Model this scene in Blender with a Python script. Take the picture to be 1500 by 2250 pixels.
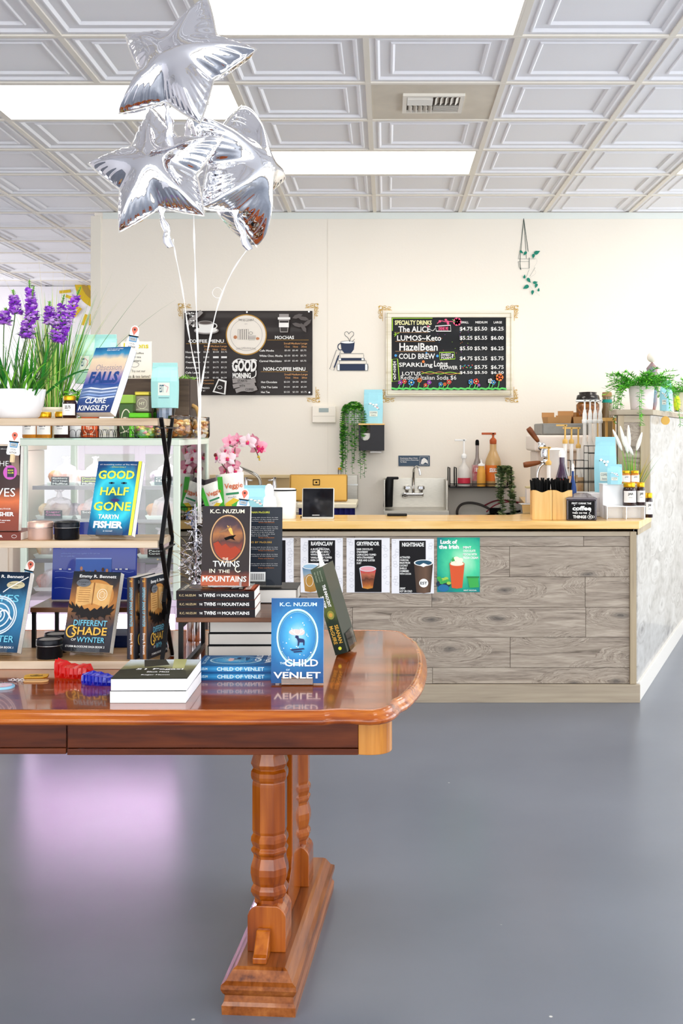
import bpy, math, random
from mathutils import Vector, Matrix, noise
random.seed(7)
R = math.radians
S = bpy.context.scene
for o in list(bpy.data.objects): bpy.data.objects.remove(o)
COL = S.collection
# ---------------------------------------------------------------- camera, sky, light, exposure
F, CX, CY, EYE = 2507., 848., 950., 1.40       # focal length in pixels of the 1500x2250 frame, optical axis, eye height
cam_d = bpy.data.cameras.new('camera'); cam = bpy.data.objects.new('camera', cam_d); COL.objects.link(cam)
cam.location = (0, 0, EYE); cam.rotation_euler = (R(90), 0, 0)
cam_d.sensor_width = 36; cam_d.lens = F/2250*36
cam_d.shift_x = -(CX-750)/2250; cam_d.shift_y = -(1125-CY)/2250
cam_d.clip_start = .05
S.camera = cam
W = bpy.data.worlds.new('daylight'); S.world = W; W.use_nodes = True
W.node_tree.nodes['Background'].inputs[0].default_value = (.86, .93, 1, 1)
W.node_tree.nodes['Background'].inputs[1].default_value = 2.2
def area(name, loc, rot, sx, sy, power, col):
    l = bpy.data.lights.new(name, 'AREA'); l.shape = 'RECTANGLE'; l.size = sx; l.size_y = sy; l.energy = power; l.color = col
    o = bpy.data.objects.new(name, l); o.location = loc; o.rotation_euler = rot; COL.objects.link(o); return o
area('right_window_daylight', (4.75, 5.2, 1.55), (0, R(90), 0), 2.5, 5.5, 85, (.93, .97, 1))
area('far_room_fill', (-6.1, 10.3, 1.6), (0, R(-90), 0), 2.2, 3.0, 90, (1, .98, .98))  # added fill for the dim far room; that wall has no window
area('shopfront_daylight', (0.2, -2.4, 1.5), (R(90), 0, 0), 7.5, 2.5, 130, (1, .98, .95))
S.view_settings.view_transform = 'Standard'; S.view_settings.look = 'None'
S.view_settings.gamma = 1; S.view_settings.use_curve_mapping = False
S.view_settings.exposure = 0.2
S.cycles.transparent_max_bounces = 40
LAMP = 7.0
# ---------------------------------------------------------------- helpers
def P(px, py, Z): return Vector(((px-CX)*Z/F, Z, EYE+(CY-py)*Z/F))
def PX(px, Z): return (px-CX)*Z/F
def PZ(py, Z): return EYE+(CY-py)*Z/F
def lin(c): return c/12.92 if c <= .04045 else ((c+.055)/1.055)**2.4
def rgb(c):
    if isinstance(c, str): c = tuple(int(c[i:i+2], 16)/255 for i in (0, 2, 4))
    return tuple(lin(x) for x in c[:3])+(1,)
MC = {}
def mat(name, c, rough=.5, metal=0., trans=0., emit=0., nz=0., ns=20., bump=0., bs=80., coat=0., c2=None, sc=(1, 1, 1), ior=1.45, sheen=0, alpha=1., spec=.3, det=3, sub=0):
    if name in MC: return MC[name]
    m = bpy.data.materials.new(name); m.use_nodes = True; nt = m.node_tree; b = nt.nodes['Principled BSDF']
    I = b.inputs
    I['Base Color'].default_value = rgb(c); I['Roughness'].default_value = rough; I['Metallic'].default_value = metal
    I['Transmission Weight'].default_value = trans; I['IOR'].default_value = ior; I['Coat Weight'].default_value = coat
    I['Alpha'].default_value = alpha; I['Specular IOR Level'].default_value = spec; I['Coat Roughness'].default_value = .05
    if sub: I['Subsurface Weight'].default_value = sub; I['Subsurface Radius'].default_value = (.02, .02, .02)
    if emit: I['Emission Color'].default_value = rgb(c); I['Emission Strength'].default_value = emit
    if nz or bump:
        tc = nt.nodes.new('ShaderNodeTexCoord'); mp = nt.nodes.new('ShaderNodeMapping'); mp.inputs['Scale'].default_value = sc
        nt.links.new(tc.outputs['Object'], mp.inputs[0])
    if nz:
        n = nt.nodes.new('ShaderNodeTexNoise'); n.inputs['Scale'].default_value = ns; n.inputs['Detail'].default_value = det
        nt.links.new(mp.outputs[0], n.inputs[0])
        r = nt.nodes.new('ShaderNodeValToRGB'); r.color_ramp.elements[0].position = .3; r.color_ramp.elements[1].position = .7
        a = rgb(c); bb = rgb(c2) if c2 else tuple(x*(1-nz) for x in a[:3])+(1,)
        r.color_ramp.elements[0].color = bb; r.color_ramp.elements[1].color = a
        nt.links.new(n.outputs[0], r.inputs[0]); nt.links.new(r.outputs[0], I['Base Color'])
    if bump:
        n = nt.nodes.new('ShaderNodeTexNoise'); n.inputs['Scale'].default_value = bs; n.inputs['Detail'].default_value = 3
        nt.links.new(mp.outputs[0], n.inputs[0]); bp = nt.nodes.new('ShaderNodeBump'); bp.inputs['Strength'].default_value = bump
        bp.inputs['Distance'].default_value = .01
        nt.links.new(n.outputs[0], bp.inputs['Height']); nt.links.new(bp.outputs[0], I['Normal'])
    MC[name] = m; return m
def wood(name, cols, axis=0, rough=.4, coat=0., fine=60., stretch=14., knots=0., bump=.15, seed=0.):
    """wood grain stretched along an axis: noise-driven rings through a colour ramp; each object gets its own offset"""
    if name in MC: return MC[name]
    m = bpy.data.materials.new(name); m.use_nodes = True; nt = m.node_tree; N = nt.nodes; L = nt.links; b = N['Principled BSDF']
    tc = N.new('ShaderNodeTexCoord'); oi = N.new('ShaderNodeObjectInfo'); mp = N.new('ShaderNodeMapping')
    s = [1, 1, 1]; s[axis] = 1/stretch; mp.inputs['Scale'].default_value = s
    ad = N.new('ShaderNodeVectorMath'); ad.operation = 'ADD'; ml = N.new('ShaderNodeMath'); ml.operation = 'MULTIPLY'; ml.inputs[1].default_value = 37.
    L.new(oi.outputs['Random'], ml.inputs[0]); L.new(tc.outputs['Object'], mp.inputs[0]); L.new(mp.outputs[0], ad.inputs[0]); L.new(ml.outputs[0], ad.inputs[1])
    n1 = N.new('ShaderNodeTexNoise'); n1.inputs['Scale'].default_value = fine*.25; n1.inputs['Detail'].default_value = 4; n1.inputs['Distortion'].default_value = 1.2
    n2 = N.new('ShaderNodeTexNoise'); n2.inputs['Scale'].default_value = fine*2.2; n2.inputs['Detail'].default_value = 3
    L.new(ad.outputs[0], n1.inputs[0]); L.new(ad.outputs[0], n2.inputs[0])
    mx = N.new('ShaderNodeMath'); mx.operation = 'MULTIPLY_ADD'; mx.inputs[1].default_value = .35; L.new(n2.outputs[0], mx.inputs[0]); 
    sb = N.new('ShaderNodeMath'); sb.operation = 'MULTIPLY'; sb.inputs[1].default_value = .68; L.new(n1.outputs[0], sb.inputs[0]); L.new(sb.outputs[0], mx.inputs[2])
    r = N.new('ShaderNodeValToRGB'); cr = r.color_ramp
    for i, c in enumerate(cols):
        p = .34+.32*i/(len(cols)-1)
        e = cr.elements[i] if i < 2 else cr.elements.new(p)
        e.position = p; e.color = rgb(c)
    L.new(mx.outputs[0], r.inputs[0]); out = r.outputs[0]
    if knots:
        v = N.new('ShaderNodeTexVoronoi'); v.voronoi_dimensions = '2D'; v.inputs['Scale'].default_value = 1.; a2 = N.new('ShaderNodeVectorMath'); a2.operation = 'ADD'
        sx_ = N.new('ShaderNodeSeparateXYZ'); cx__ = N.new('ShaderNodeCombineXYZ'); L.new(tc.outputs['Object'], sx_.inputs[0])
        for k_, (ax_, sc_) in enumerate(((axis, 1.9), (2 if axis != 2 else 0, 5.5))):
            q_ = N.new('ShaderNodeMath'); q_.operation = 'MULTIPLY'; q_.inputs[1].default_value = sc_; L.new(sx_.outputs[ax_], q_.inputs[0]); L.new(q_.outputs[0], cx__.inputs[k_])
        L.new(cx__.outputs[0], a2.inputs[0]); L.new(ml.outputs[0], a2.inputs[1]); 
        nn = N.new('ShaderNodeTexNoise'); nn.inputs['Scale'].default_value = 9; L.new(a2.outputs[0], nn.inputs[0])
        a3 = N.new('ShaderNodeVectorMath'); a3.operation = 'MULTIPLY_ADD'; a3.inputs[1].default_value = (.1,)*3; L.new(nn.outputs[1], a3.inputs[0]); L.new(a2.outputs[0], a3.inputs[2])
        L.new(a3.outputs[0], v.inputs[0])
        kr = N.new('ShaderNodeValToRGB'); kr.color_ramp.elements[0].position = .0; kr.color_ramp.elements[0].color = (knots,)*3+(1,)
        kr.color_ramp.elements[1].position = .12; kr.color_ramp.elements[1].color = (0, 0, 0, 1)
        wp = N.new('ShaderNodeMapRange'); wp.inputs[1].default_value = 0; wp.inputs[2].default_value = .42; wp.inputs[3].default_value = .5; wp.inputs[4].default_value = 0; L.new(v.outputs['Distance'], wp.inputs[0])
        ad2 = N.new('ShaderNodeVectorMath'); ad2.operation = 'ADD'; L.new(ad.outputs[0], ad2.inputs[0]); L.new(wp.outputs[0], ad2.inputs[1]); L.new(ad2.outputs[0], n1.inputs[0])
        L.new(v.outputs['Distance'], kr.inputs[0]); mk = N.new('ShaderNodeMix'); mk.data_type = 'RGBA'
        L.new(kr.outputs[0], mk.inputs[0]); L.new(out, mk.inputs[6]); mk.inputs[7].default_value = rgb('4a4644'); out = mk.outputs[2]
    L.new(out, b.inputs['Base Color']); b.inputs['Specular IOR Level'].default_value = .25; b.inputs['Roughness'].default_value = rough; b.inputs['Coat Weight'].default_value = coat; b.inputs['Coat Roughness'].default_value = .04
    if bump:
        bp = N.new('ShaderNodeBump'); bp.inputs['Strength'].default_value = bump; bp.inputs['Distance'].default_value = .003
        L.new(mx.outputs[0], bp.inputs['Height']); L.new(bp.outputs[0], b.inputs['Normal'])
    MC[name] = m; return m
def ramp(name, stops, mode='v', nz=0., ns=4., rough=.35, cen=(.5, .5), rad=.7, coat=.3, asp=1.):
    """printed picture: colour ramp down the sheet (v), across (u), or out from a centre (r), wobbled by noise"""
    if name in MC: return MC[name]
    m = bpy.data.materials.new(name); m.use_nodes = True; nt = m.node_tree; N = nt.nodes; L = nt.links; b = N['Principled BSDF']
    tc = N.new('ShaderNodeTexCoord'); sp = N.new('ShaderNodeSeparateXYZ'); L.new(tc.outputs['UV'], sp.inputs[0])
    if mode == 'r':
        mp = N.new('ShaderNodeMapping'); mp.inputs['Location'].default_value = (-cen[0]/rad, -cen[1]*asp/rad, 0); mp.inputs['Scale'].default_value = (1/rad, asp/rad, 0)
        ln = N.new('ShaderNodeVectorMath'); ln.operation = 'LENGTH'; L.new(tc.outputs['UV'], mp.inputs[0]); L.new(mp.outputs[0], ln.inputs[0]); src = ln.outputs['Value']
    else: src = sp.outputs[1 if mode == 'v' else 0]
    if nz:
        n = N.new('ShaderNodeTexNoise'); n.inputs['Scale'].default_value = ns; n.inputs['Detail'].default_value = 5; n.inputs['Distortion'].default_value = .6
        L.new(tc.outputs['UV'], n.inputs[0])
        a = N.new('ShaderNodeMath'); a.operation = 'SUBTRACT'; a.inputs[1].default_value = .5; L.new(n.outputs[0], a.inputs[0])
        q = N.new('ShaderNodeMath'); q.operation = 'MULTIPLY_ADD'; q.inputs[1].default_value = nz; L.new(a.outputs[0], q.inputs[0]); L.new(src, q.inputs[2]); src = q.outputs[0]
    r = N.new('ShaderNodeValToRGB'); cr = r.color_ramp
    for i, (p, c) in enumerate(stops):
        e = cr.elements[i] if i < 2 else cr.elements.new(p)
        e.position = p; e.color = rgb(c)
    L.new(src, r.inputs[0]); L.new(r.outputs[0], b.inputs['Base Color']); b.inputs['Roughness'].default_value = rough+.1; b.inputs['Coat Weight'].default_value = coat*.3; b.inputs['Specular IOR Level'].default_value = .2
    MC[name] = m; return m
def glass(name, c='ffffff', rough=.02, a=.22, glossy=1.0):
    """thin glass or clear plastic: mostly see-through with a sharp reflection"""
    if name in MC: return MC[name]
    m = bpy.data.materials.new(name); m.use_nodes = True; nt = m.node_tree; N = nt.nodes; L = nt.links
    out = N['Material Output']; N.remove(N['Principled BSDF'])
    t = N.new('ShaderNodeBsdfTransparent'); t.inputs[0].default_value = tuple(1-(1-x)*a*2 if True else x for x in rgb(c)[:3])+(1,)
    g = N.new('ShaderNodeBsdfGlossy'); g.inputs['Roughness'].default_value = rough
    fr = N.new('ShaderNodeFresnel'); fr.inputs[0].default_value = 1.5
    k = N.new('ShaderNodeMath'); k.operation = 'MULTIPLY_ADD'; k.inputs[1].default_value = glossy; k.inputs[2].default_value = a*.12; L.new(fr.outputs[0], k.inputs[0])
    mx = N.new('ShaderNodeMixShader'); L.new(k.outputs[0], mx.inputs[0]); L.new(t.outputs[0], mx.inputs[1]); L.new(g.outputs[0], mx.inputs[2])
    L.new(mx.outputs[0], out.inputs[0]); MC[name] = m; return m
def tag(o, label=None, cat=None, group=None, kind=None):
    if label: o['label'] = label
    if cat: o['category'] = cat
    if group: o['group'] = group
    if kind: o['kind'] = kind
    return o
def thing(name, label, cat, loc=(0, 0, 0), rz=0, group=None, M=None):
    o = bpy.data.objects.new(name, None); COL.objects.link(o); o.empty_display_size = .05
    o.location = loc; o.rotation_euler = (0, 0, rz)
    if M is not None: o.matrix_world = M
    return tag(o, label, cat, group)
def copy_tree(o, parent=None):
    c = o.copy(); COL.objects.link(c)
    if parent is not None: c.parent = parent; c.matrix_parent_inverse = o.matrix_parent_inverse
    for ch in list(o.children): copy_tree(ch, c)
    return c
class MB:
    def __init__(s): s.v = []; s.f = []; s.m = []; s.sm = []; s.uv = []; s.mats = []
    def mi(s, m):
        if m not in s.mats: s.mats.append(m)
        return s.mats.index(m)
    def add(s, vs, fs, m, smooth=False, M=None, uvs=None):
        o = len(s.v)
        s.v += [tuple(M @ Vector(v)) for v in vs] if M is not None else [tuple(v) for v in vs]
        k = s.mi(m)
        for i, f in enumerate(fs):
            s.f.append([o+j for j in f]); s.m.append(k); s.sm.append(smooth)
            s.uv.append([uvs[j] for j in f] if uvs else [(0, 0)]*len(f))
        return s
    def box(s, x0, x1, y0, y1, z0, z1, m, M=None):
        v = [(x0,y0,z0),(x1,y0,z0),(x1,y1,z0),(x0,y1,z0),(x0,y0,z1),(x1,y0,z1),(x1,y1,z1),(x0,y1,z1)]
        return s.add(v, [(0,3,2,1),(4,5,6,7),(0,1,5,4),(1,2,6,5),(2,3,7,6),(3,0,4,7)], m, False, M)
    def lathe(s, prof, m, n=24, c=(0, 0, 0), M=None, smooth=True, rot=0., cap=True, sx=1, sy=1):
        vs = []
        for r, z in prof:
            for i in range(n):
                a = 2*math.pi*i/n+rot; vs.append((c[0]+r*math.cos(a)*sx, c[1]+r*math.sin(a)*sy, c[2]+z))
        fs = [(k*n+i, k*n+(i+1) % n, (k+1)*n+(i+1) % n, (k+1)*n+i) for k in range(len(prof)-1) for i in range(n)]
        s.add(vs, fs, m, smooth, M)
        if cap:
            o = len(vs)
            if prof[0][0] > 1e-5: s.add(vs[:n], [tuple(reversed(range(n)))], m, False, M)
            if prof[-1][0] > 1e-5: s.add(vs[-n:], [tuple(range(n))], m, False, M)
        return s
    def tube(s, pts, r, m, n=6, M=None, closed=False):
        pts = [Vector(p) for p in pts]; N = len(pts); rr = r if isinstance(r, (list, tuple)) else [r]*N
        vs = []; up = None
        for i, p in enumerate(pts):
            t = (pts[(i+1) % N]-pts[i-1]) if closed else (pts[min(i+1, N-1)]-pts[max(i-1, 0)])
            t.normalize()
            if up is None: up = t.orthogonal().normalized()
            up = (up-t*up.dot(t)); up = up.normalized() if up.length > 1e-6 else t.orthogonal().normalized()
            w = t.cross(up)
            for k in range(n):
                a = 2*math.pi*k/n; vs.append(p+(up*math.cos(a)+w*math.sin(a))*rr[i])
        K = N if closed else N-1
        fs = [(i*n+k, i*n+(k+1) % n, ((i+1) % N)*n+(k+1) % n, ((i+1) % N)*n+k) for i in range(K) for k in range(n)]
        if not closed: fs += [tuple(reversed(range(n))), tuple(range((N-1)*n, N*n))]
        return s.add(vs, fs, m, True, M)
    def ball(s, c, r, m, n=12, k=8, sc=(1, 1, 1), M=None):
        vs = []
        for j in range(k+1):
            t = math.pi*j/k
            for i in range(n):
                a = 2*math.pi*i/n; vs.append((c[0]+r*sc[0]*math.sin(t)*math.cos(a), c[1]+r*sc[1]*math.sin(t)*math.sin(a), c[2]+r*sc[2]*math.cos(t)))
        fs = [(j*n+i, (j+1)*n+i, (j+1)*n+(i+1) % n, j*n+(i+1) % n) for j in range(k) for i in range(n)]
        return s.add(vs, fs, m, True, M)
    def prism(s, pts, d, m, M=None, smooth=False, z0=0.):
        """polygon in local xy extruded from z0 to z0+d"""
        n = len(pts); vs = [(x, y, z0) for x, y in pts]+[(x, y, z0+d) for x, y in pts]
        fs = [tuple(reversed(range(n))), tuple(range(n, 2*n))]+[(i, (i+1) % n, n+(i+1) % n, n+i) for i in range(n)]
        return s.add(vs, fs, m, smooth, M)
    def loft(s, rings, m, smooth=True, cap=True, M=None, closed=True):
        n = len(rings[0]); vs = [v for r in rings for v in r]
        fs = [(k*n+i, k*n+(i+1) % n, (k+1)*n+(i+1) % n, (k+1)*n+i) for k in range(len(rings)-1) for i in range(n if closed else n-1)]
        s.add(vs, fs, m, smooth, M)
        if cap: s.add(rings[0], [tuple(reversed(range(n)))], m, False, M); s.add(rings[-1], [tuple(range(n))], m, False, M)
        return s
    def mesh(s, name):
        me = bpy.data.meshes.new(name); me.from_pydata(s.v, [], s.f)
        for m in s.mats: me.materials.append(m)
        me.polygons.foreach_set('material_index', s.m); me.polygons.foreach_set('use_smooth', s.sm)
        if any(any(c != (0, 0) for c in u) for u in s.uv):
            uv = me.uv_layers.new(name='uv'); flat = [x for u in s.uv for c in u for x in c]; uv.data.foreach_set('uv', flat)
        me.update(); return me
    def build(s, name, parent=None, bevel=0., seg=2, sub=0, world=False, label=None, kind=None, weld=True):
        me = s.mesh(name)
        o = bpy.data.objects.new(name, me); COL.objects.link(o)
        if parent is not None: o.parent = parent
        if bevel:
            w = o.modifiers.new('w', 'WELD'); w.merge_threshold = 1e-5
            b = o.modifiers.new('b', 'BEVEL'); b.width = bevel; b.segments = seg; b.limit_method = 'ANGLE'; b.angle_limit = R(35); b.harden_normals = False
        if sub:
            w = o.modifiers.new('w', 'WELD'); w.merge_threshold = 1e-5
            b = o.modifiers.new('s', 'SUBSURF'); b.levels = b.render_levels = sub
        if label: o['label'] = label
        if kind: o['kind'] = kind
        return o
def struct(o, kind='structure'): o['kind'] = kind; return o
def chaikin(p, n=2, closed=False):
    p = [Vector(a) for a in p]
    for _ in range(n):
        q = [] if closed else [p[0]]
        for i in range(len(p) if closed else len(p)-1):
            a, b = p[i], p[(i+1) % len(p)]; q += [a*.75+b*.25, a*.25+b*.75]
        if not closed: q.append(p[-1])
        p = q
    return p
def blade(mb, base, d, L, w, droop, m, n=6, M=None, fold=.15):
    """one strap leaf: bends over under its own weight, folded along its rib"""
    base = Vector(base); d = Vector(d).normalized(); side = d.cross(Vector((0, 0, 1)))
    side = side.normalized() if side.length > .05 else Vector((1, 0, 0))
    a = random.uniform(-.8, .8); side = (side*math.cos(a)+d.cross(side)*math.sin(a)).normalized()
    p = base.copy(); vs = []; dd = d.copy()
    for i in range(n+1):
        t = i/n; ww = w*(math.sin(math.pi*min(1, t*.82+.16))**.7)*(1-t**3)+.0003
        nn = dd.cross(side)
        vs += [p-side*ww/2, p+nn*ww*fold, p+side*ww/2]
        p = p+dd*(L/n); dd = (dd+Vector((0, 0, -1))*droop/n*(.4+1.6*t)).normalized()
    fs = []
    for i in range(n):
        k = i*3; fs += [(k, k+1, k+4, k+3), (k+1, k+2, k+5, k+4)]
    mb.add(vs, fs, m, True, M)
# ---- flat print
TXT = {}
def glyphs(t, off=0.):
    k = (t, off)
    if k in TXT: return TXT[k]
    c = bpy.data.curves.new('t', 'FONT'); c.body = t; c.fill_mode = 'FRONT'; c.resolution_u = 2; c.offset = off
    o = bpy.data.objects.new('t', c); me = bpy.data.meshes.new_from_object(o)
    vs = [tuple(v.co) for v in me.vertices]; fs = [tuple(p.vertices) for p in me.polygons]
    bpy.data.objects.remove(o); bpy.data.curves.remove(c); bpy.data.meshes.remove(me)
    if not vs: vs = [(0, 0, 0), (1, 0, 0), (1, 1, 0)]; fs = []
    xs = [v[0] for v in vs]; ys = [v[1] for v in vs]; x0, x1, y0, y1 = min(xs), max(xs), min(ys), max(ys)
    TXT[k] = ([((v[0]-x0)/max(1e-6, x1-x0), (v[1]-y0)/max(1e-6, y1-y0)) for v in vs], fs); return TXT[k]
class Art(MB):
    """flat print on a plane: o = top left corner, du, dv = full width and full height vectors (u right, v down), layer step along n"""
    def __init__(s, o, du, dv, n, U=1., V=1., step=.00025):
        super().__init__(); s.o = Vector(o); s.du = Vector(du)/U; s.dv = Vector(dv)/V; s.n = Vector(n).normalized(); s.k = 1; s.step = step; s.U = U; s.V = V
        s.u0 = s.v0 = 0.
    def pt(s, u, v): return s.o+s.du*(u-s.u0)+s.dv*(v-s.v0)+s.n*(s.k*s.step)
    def put(s, pts, fs, m, up=True, uvs=None):
        if up: s.k += 1
        s.add([s.pt(*p) for p in pts], fs, m, False, None, uvs or [((p[0]-s.u0)/s.U, 1-(p[1]-s.v0)/s.V) for p in pts]); return s
    def rect(s, u0, v0, u1, v1, m, up=True, own=False):
        return s.put([(u0, v1), (u1, v1), (u1, v0), (u0, v0)], [(0, 1, 2, 3)], m, up, [(0, 0), (1, 0), (1, 1), (0, 1)] if own else None)
    def poly(s, pts, m, up=True): return s.put(pts, [tuple(range(len(pts)))], m, up)
    def ell(s, u, v, ru, rv, m, n=28, up=True, own=False):
        ps = [(u+ru*math.cos(2*math.pi*i/n), v+rv*math.sin(2*math.pi*i/n)) for i in range(n)]
        return s.put(ps, [tuple(range(n))], m, up, [(.5+.5*math.cos(2*math.pi*i/n), .5-.5*math.sin(2*math.pi*i/n)) for i in range(n)] if own else None)
    def line(s, pts, w, m, up=True, closed=False, smooth=0):
        if smooth: pts = [(p.x, p.y) for p in chaikin([(a[0], a[1], 0) for a in pts], smooth, closed)]
        ar = s.du.length/s.dv.length; N = len(pts); vs = []
        for i, p in enumerate(pts):
            a = pts[(i-1) % N] if closed else pts[max(i-1, 0)]; b = pts[(i+1) % N] if closed else pts[min(i+1, N-1)]
            tx, ty = (b[0]-a[0])*ar, b[1]-a[1]; l = math.hypot(tx, ty) or 1; nx, ny = -ty/l/ar, tx/l
            vs += [(p[0]+nx*w/2, p[1]+ny*w/2), (p[0]-nx*w/2, p[1]-ny*w/2)]
        K = N if closed else N-1
        return s.put(vs, [(2*i, 2*i+1, (2*i+3) % (2*N), (2*i+2) % (2*N)) for i in range(K)], m, up)
    def ring(s, u, v, ru, rv, w, m, n=32, a0=0, a1=360):
        ps = [(u+ru*math.cos(R(a0+(a1-a0)*i/n)), v+rv*math.sin(R(a0+(a1-a0)*i/n))) for i in range(n+(a1-a0 < 360))]
        return s.line(ps, w, m, True, a1-a0 >= 360)
    def text(s, t, u0, v0, u1, v1, m, off=.02, sh=0., up=True, arc=0.):
        vs, fs = glyphs(t, off); W_, H_ = u1-u0, v1-v0
        return s.put([(u0+x*W_+sh*y*H_+(0), v1-y*H_-arc*math.sin(math.pi*x)) for x, y in vs], fs, m, up)
    def lines(s, rows, u0, v0, u1, lh, m, th=.62, off=.02, widths=None):
        """several lines of small print; each row fills its own share of the width"""
        mx = max(len(r) for r in rows) or 1
        for i, r in enumerate(rows):
            if r: s.text(r, u0, v0+i*lh, u0+(u1-u0)*(len(r)/mx), v0+i*lh+lh*th, m, off, up=(i == 0))
        return s
def pxart(x0, y0, x1, y1, Z, step=.0004):
    """print on a surface facing the camera at distance Z; coordinates are photograph pixels"""
    a = Art(P(x0, y0, Z), (PX(x1, Z)-PX(x0, Z), 0, 0), (0, 0, PZ(y1, Z)-PZ(y0, Z)), (0, -1, 0), x1-x0, y1-y0, step); a.u0 = x0; a.v0 = y0; return a
# ---- common materials
white = mat('white_paint', 'f2f1ee', .5); black = mat('black_metal', '0c0c0e', .45, spec=.25); steel = mat('stainless_steel', 'c9c9c6', .25, 1.); chrome = mat('chrome', 'e6e6e6', .08, 1.)
ink = mat('black_ink', '0a0a0a', .6, spec=.1); wht = mat('white_ink', 'f8f8f5', .5); pages = mat('book_pages', 'fbf7ef', .8, nz=.08, ns=3, sc=(1, 1, 150))
gold = mat('gold_lid', 'dba520', .25, .7); clear = glass('clear_glass'); acryl = glass('clear_acrylic', 'eef4f4', .03, .15)
# ---------------------------------------------------------------- room shell
CEIL = 2.98; WB = 8.18; FARW = 12.35; G = .61; GX0 = -.0815; GY0 = 3.94
XL, XR, YF = -6.2, 4.9, -2.6
fl = bpy.data.materials.new('grey_floor_paint'); fl.use_nodes = True; nt = fl.node_tree; N = nt.nodes; L = nt.links; b = N['Principled BSDF']
tc = N.new('ShaderNodeTexCoord'); n1 = N.new('ShaderNodeTexNoise'); n1.inputs['Scale'].default_value = 1.3; n1.inputs['Detail'].default_value = 6
mp = N.new('ShaderNodeMapping'); mp.inputs['Scale'].default_value = (.5, 2.5, 1); n2 = N.new('ShaderNodeTexNoise'); n2.inputs['Scale'].default_value = 18; n2.inputs['Detail'].default_value = 5
L.new(tc.outputs['Object'], n1.inputs[0]); L.new(tc.outputs['Object'], mp.inputs[0]); L.new(mp.outputs[0], n2.inputs[0])
r = N.new('ShaderNodeValToRGB'); r.color_ramp.elements[0].position = .3; r.color_ramp.elements[1].position = .7
r.color_ramp.elements[0].color = rgb('646a76'); r.color_ramp.elements[1].color = rgb('727884'); L.new(n1.outputs[0], r.inputs[0])
n3 = N.new('ShaderNodeTexVoronoi'); n3.inputs['Scale'].default_value = 3.4; L.new(tc.outputs['Object'], n3.inputs[0])
kr = N.new('ShaderNodeValToRGB'); kr.color_ramp.elements[0].position = .012; kr.color_ramp.elements[1].position = .018; kr.color_ramp.elements[0].color = (1, 1, 1, 1); kr.color_ramp.elements[1].color = (0, 0, 0, 1); L.new(n3.outputs[0], kr.inputs[0])
mx = N.new('ShaderNodeMix'); mx.data_type = 'RGBA'; L.new(kr.outputs[0], mx.inputs[0]); L.new(r.outputs[0], mx.inputs[6]); mx.inputs[7].default_value = rgb('d8d8d4')
L.new(mx.outputs[2], b.inputs['Base Color'])
rr = N.new('ShaderNodeMapRange'); rr.inputs[3].default_value = .24; rr.inputs[4].default_value = .34; L.new(n1.outputs[0], rr.inputs[0]); b.inputs['Roughness'].default_value = .28
bp = N.new('ShaderNodeBump'); bp.inputs['Strength'].default_value = .03; bp.inputs['Distance'].default_value = .01; L.new(n2.outputs[0], bp.inputs['Height']); 
struct(MB().box(XL, XR, YF, FARW, -.1, 0, fl).build('floor'))
wallm = mat('cream_wall_paint', 'f1e9dc', .6, bump=.05, bs=60); wallw = mat('pale_wall_paint', 'e6e3e8', .6)
wb = struct(MB().box(-2.09, XR, WB, WB+.12, 0, CEIL-.004, wallm).build('wall_back'))
MB().box(-2.115, -2.04, WB-.012, WB+.132, 0, CEIL-.03, mat('trim_cream', 'e9e2d4', .5)).build('corner_trim', wb, bevel=.004)
MB().box(-2.03, XR, WB-.004, WB, CEIL-.05, CEIL-.004, mat('trim_mint', 'e4e8e2', .5)).build('ceiling_trim', wb)
MB().box(PX(720, WB)-.001, PX(720, WB)+.001, WB-.002, WB, 1, CEIL-.05, mat('seam', 'e2d9cc', .6)).build('wall_seam', wb)
struct(MB().box(XL, XR, FARW, FARW+.1, 0, CEIL, wallw).build('wall_far'))
struct(MB().box(XL-.1, XL, YF, FARW, 0, CEIL, wallw).build('wall_left'))
# right side and shopfront: low sill, posts and head with the daylight between them
fr = mat('window_frame_bronze', '5b4c42', .4)
for nm, horiz in (('wall_right', False), ('wall_front', True)):
    m = MB()
    if horiz:
        m.box(XL, XR, YF-.1, YF, 0, .35, wallm); m.box(XL, XR, YF-.1, YF, 2.75, CEIL, wallm)
    else:
        m.box(XR, XR+.1, YF, FARW, 0, .35, wallm); m.box(XR, XR+.1, YF, FARW, 2.75, CEIL, wallm); m.box(XR, XR+.1, 8.2, FARW, .35, 2.75, wallm)
    w = struct(m.build(nm))
    for i in range(8):
        q = MB()
        if horiz: x = XL+.03+(XR-XL-.06)*i/7; q.box(x-.03, x+.03, YF-.06, YF, .35, 2.75, fr)
        else: y = YF+.03+(8.1-YF)*i/7; q.box(XR, XR+.06, y-.03, y+.03, .35, 2.75, fr)
        q.build('mullion', w)
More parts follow.
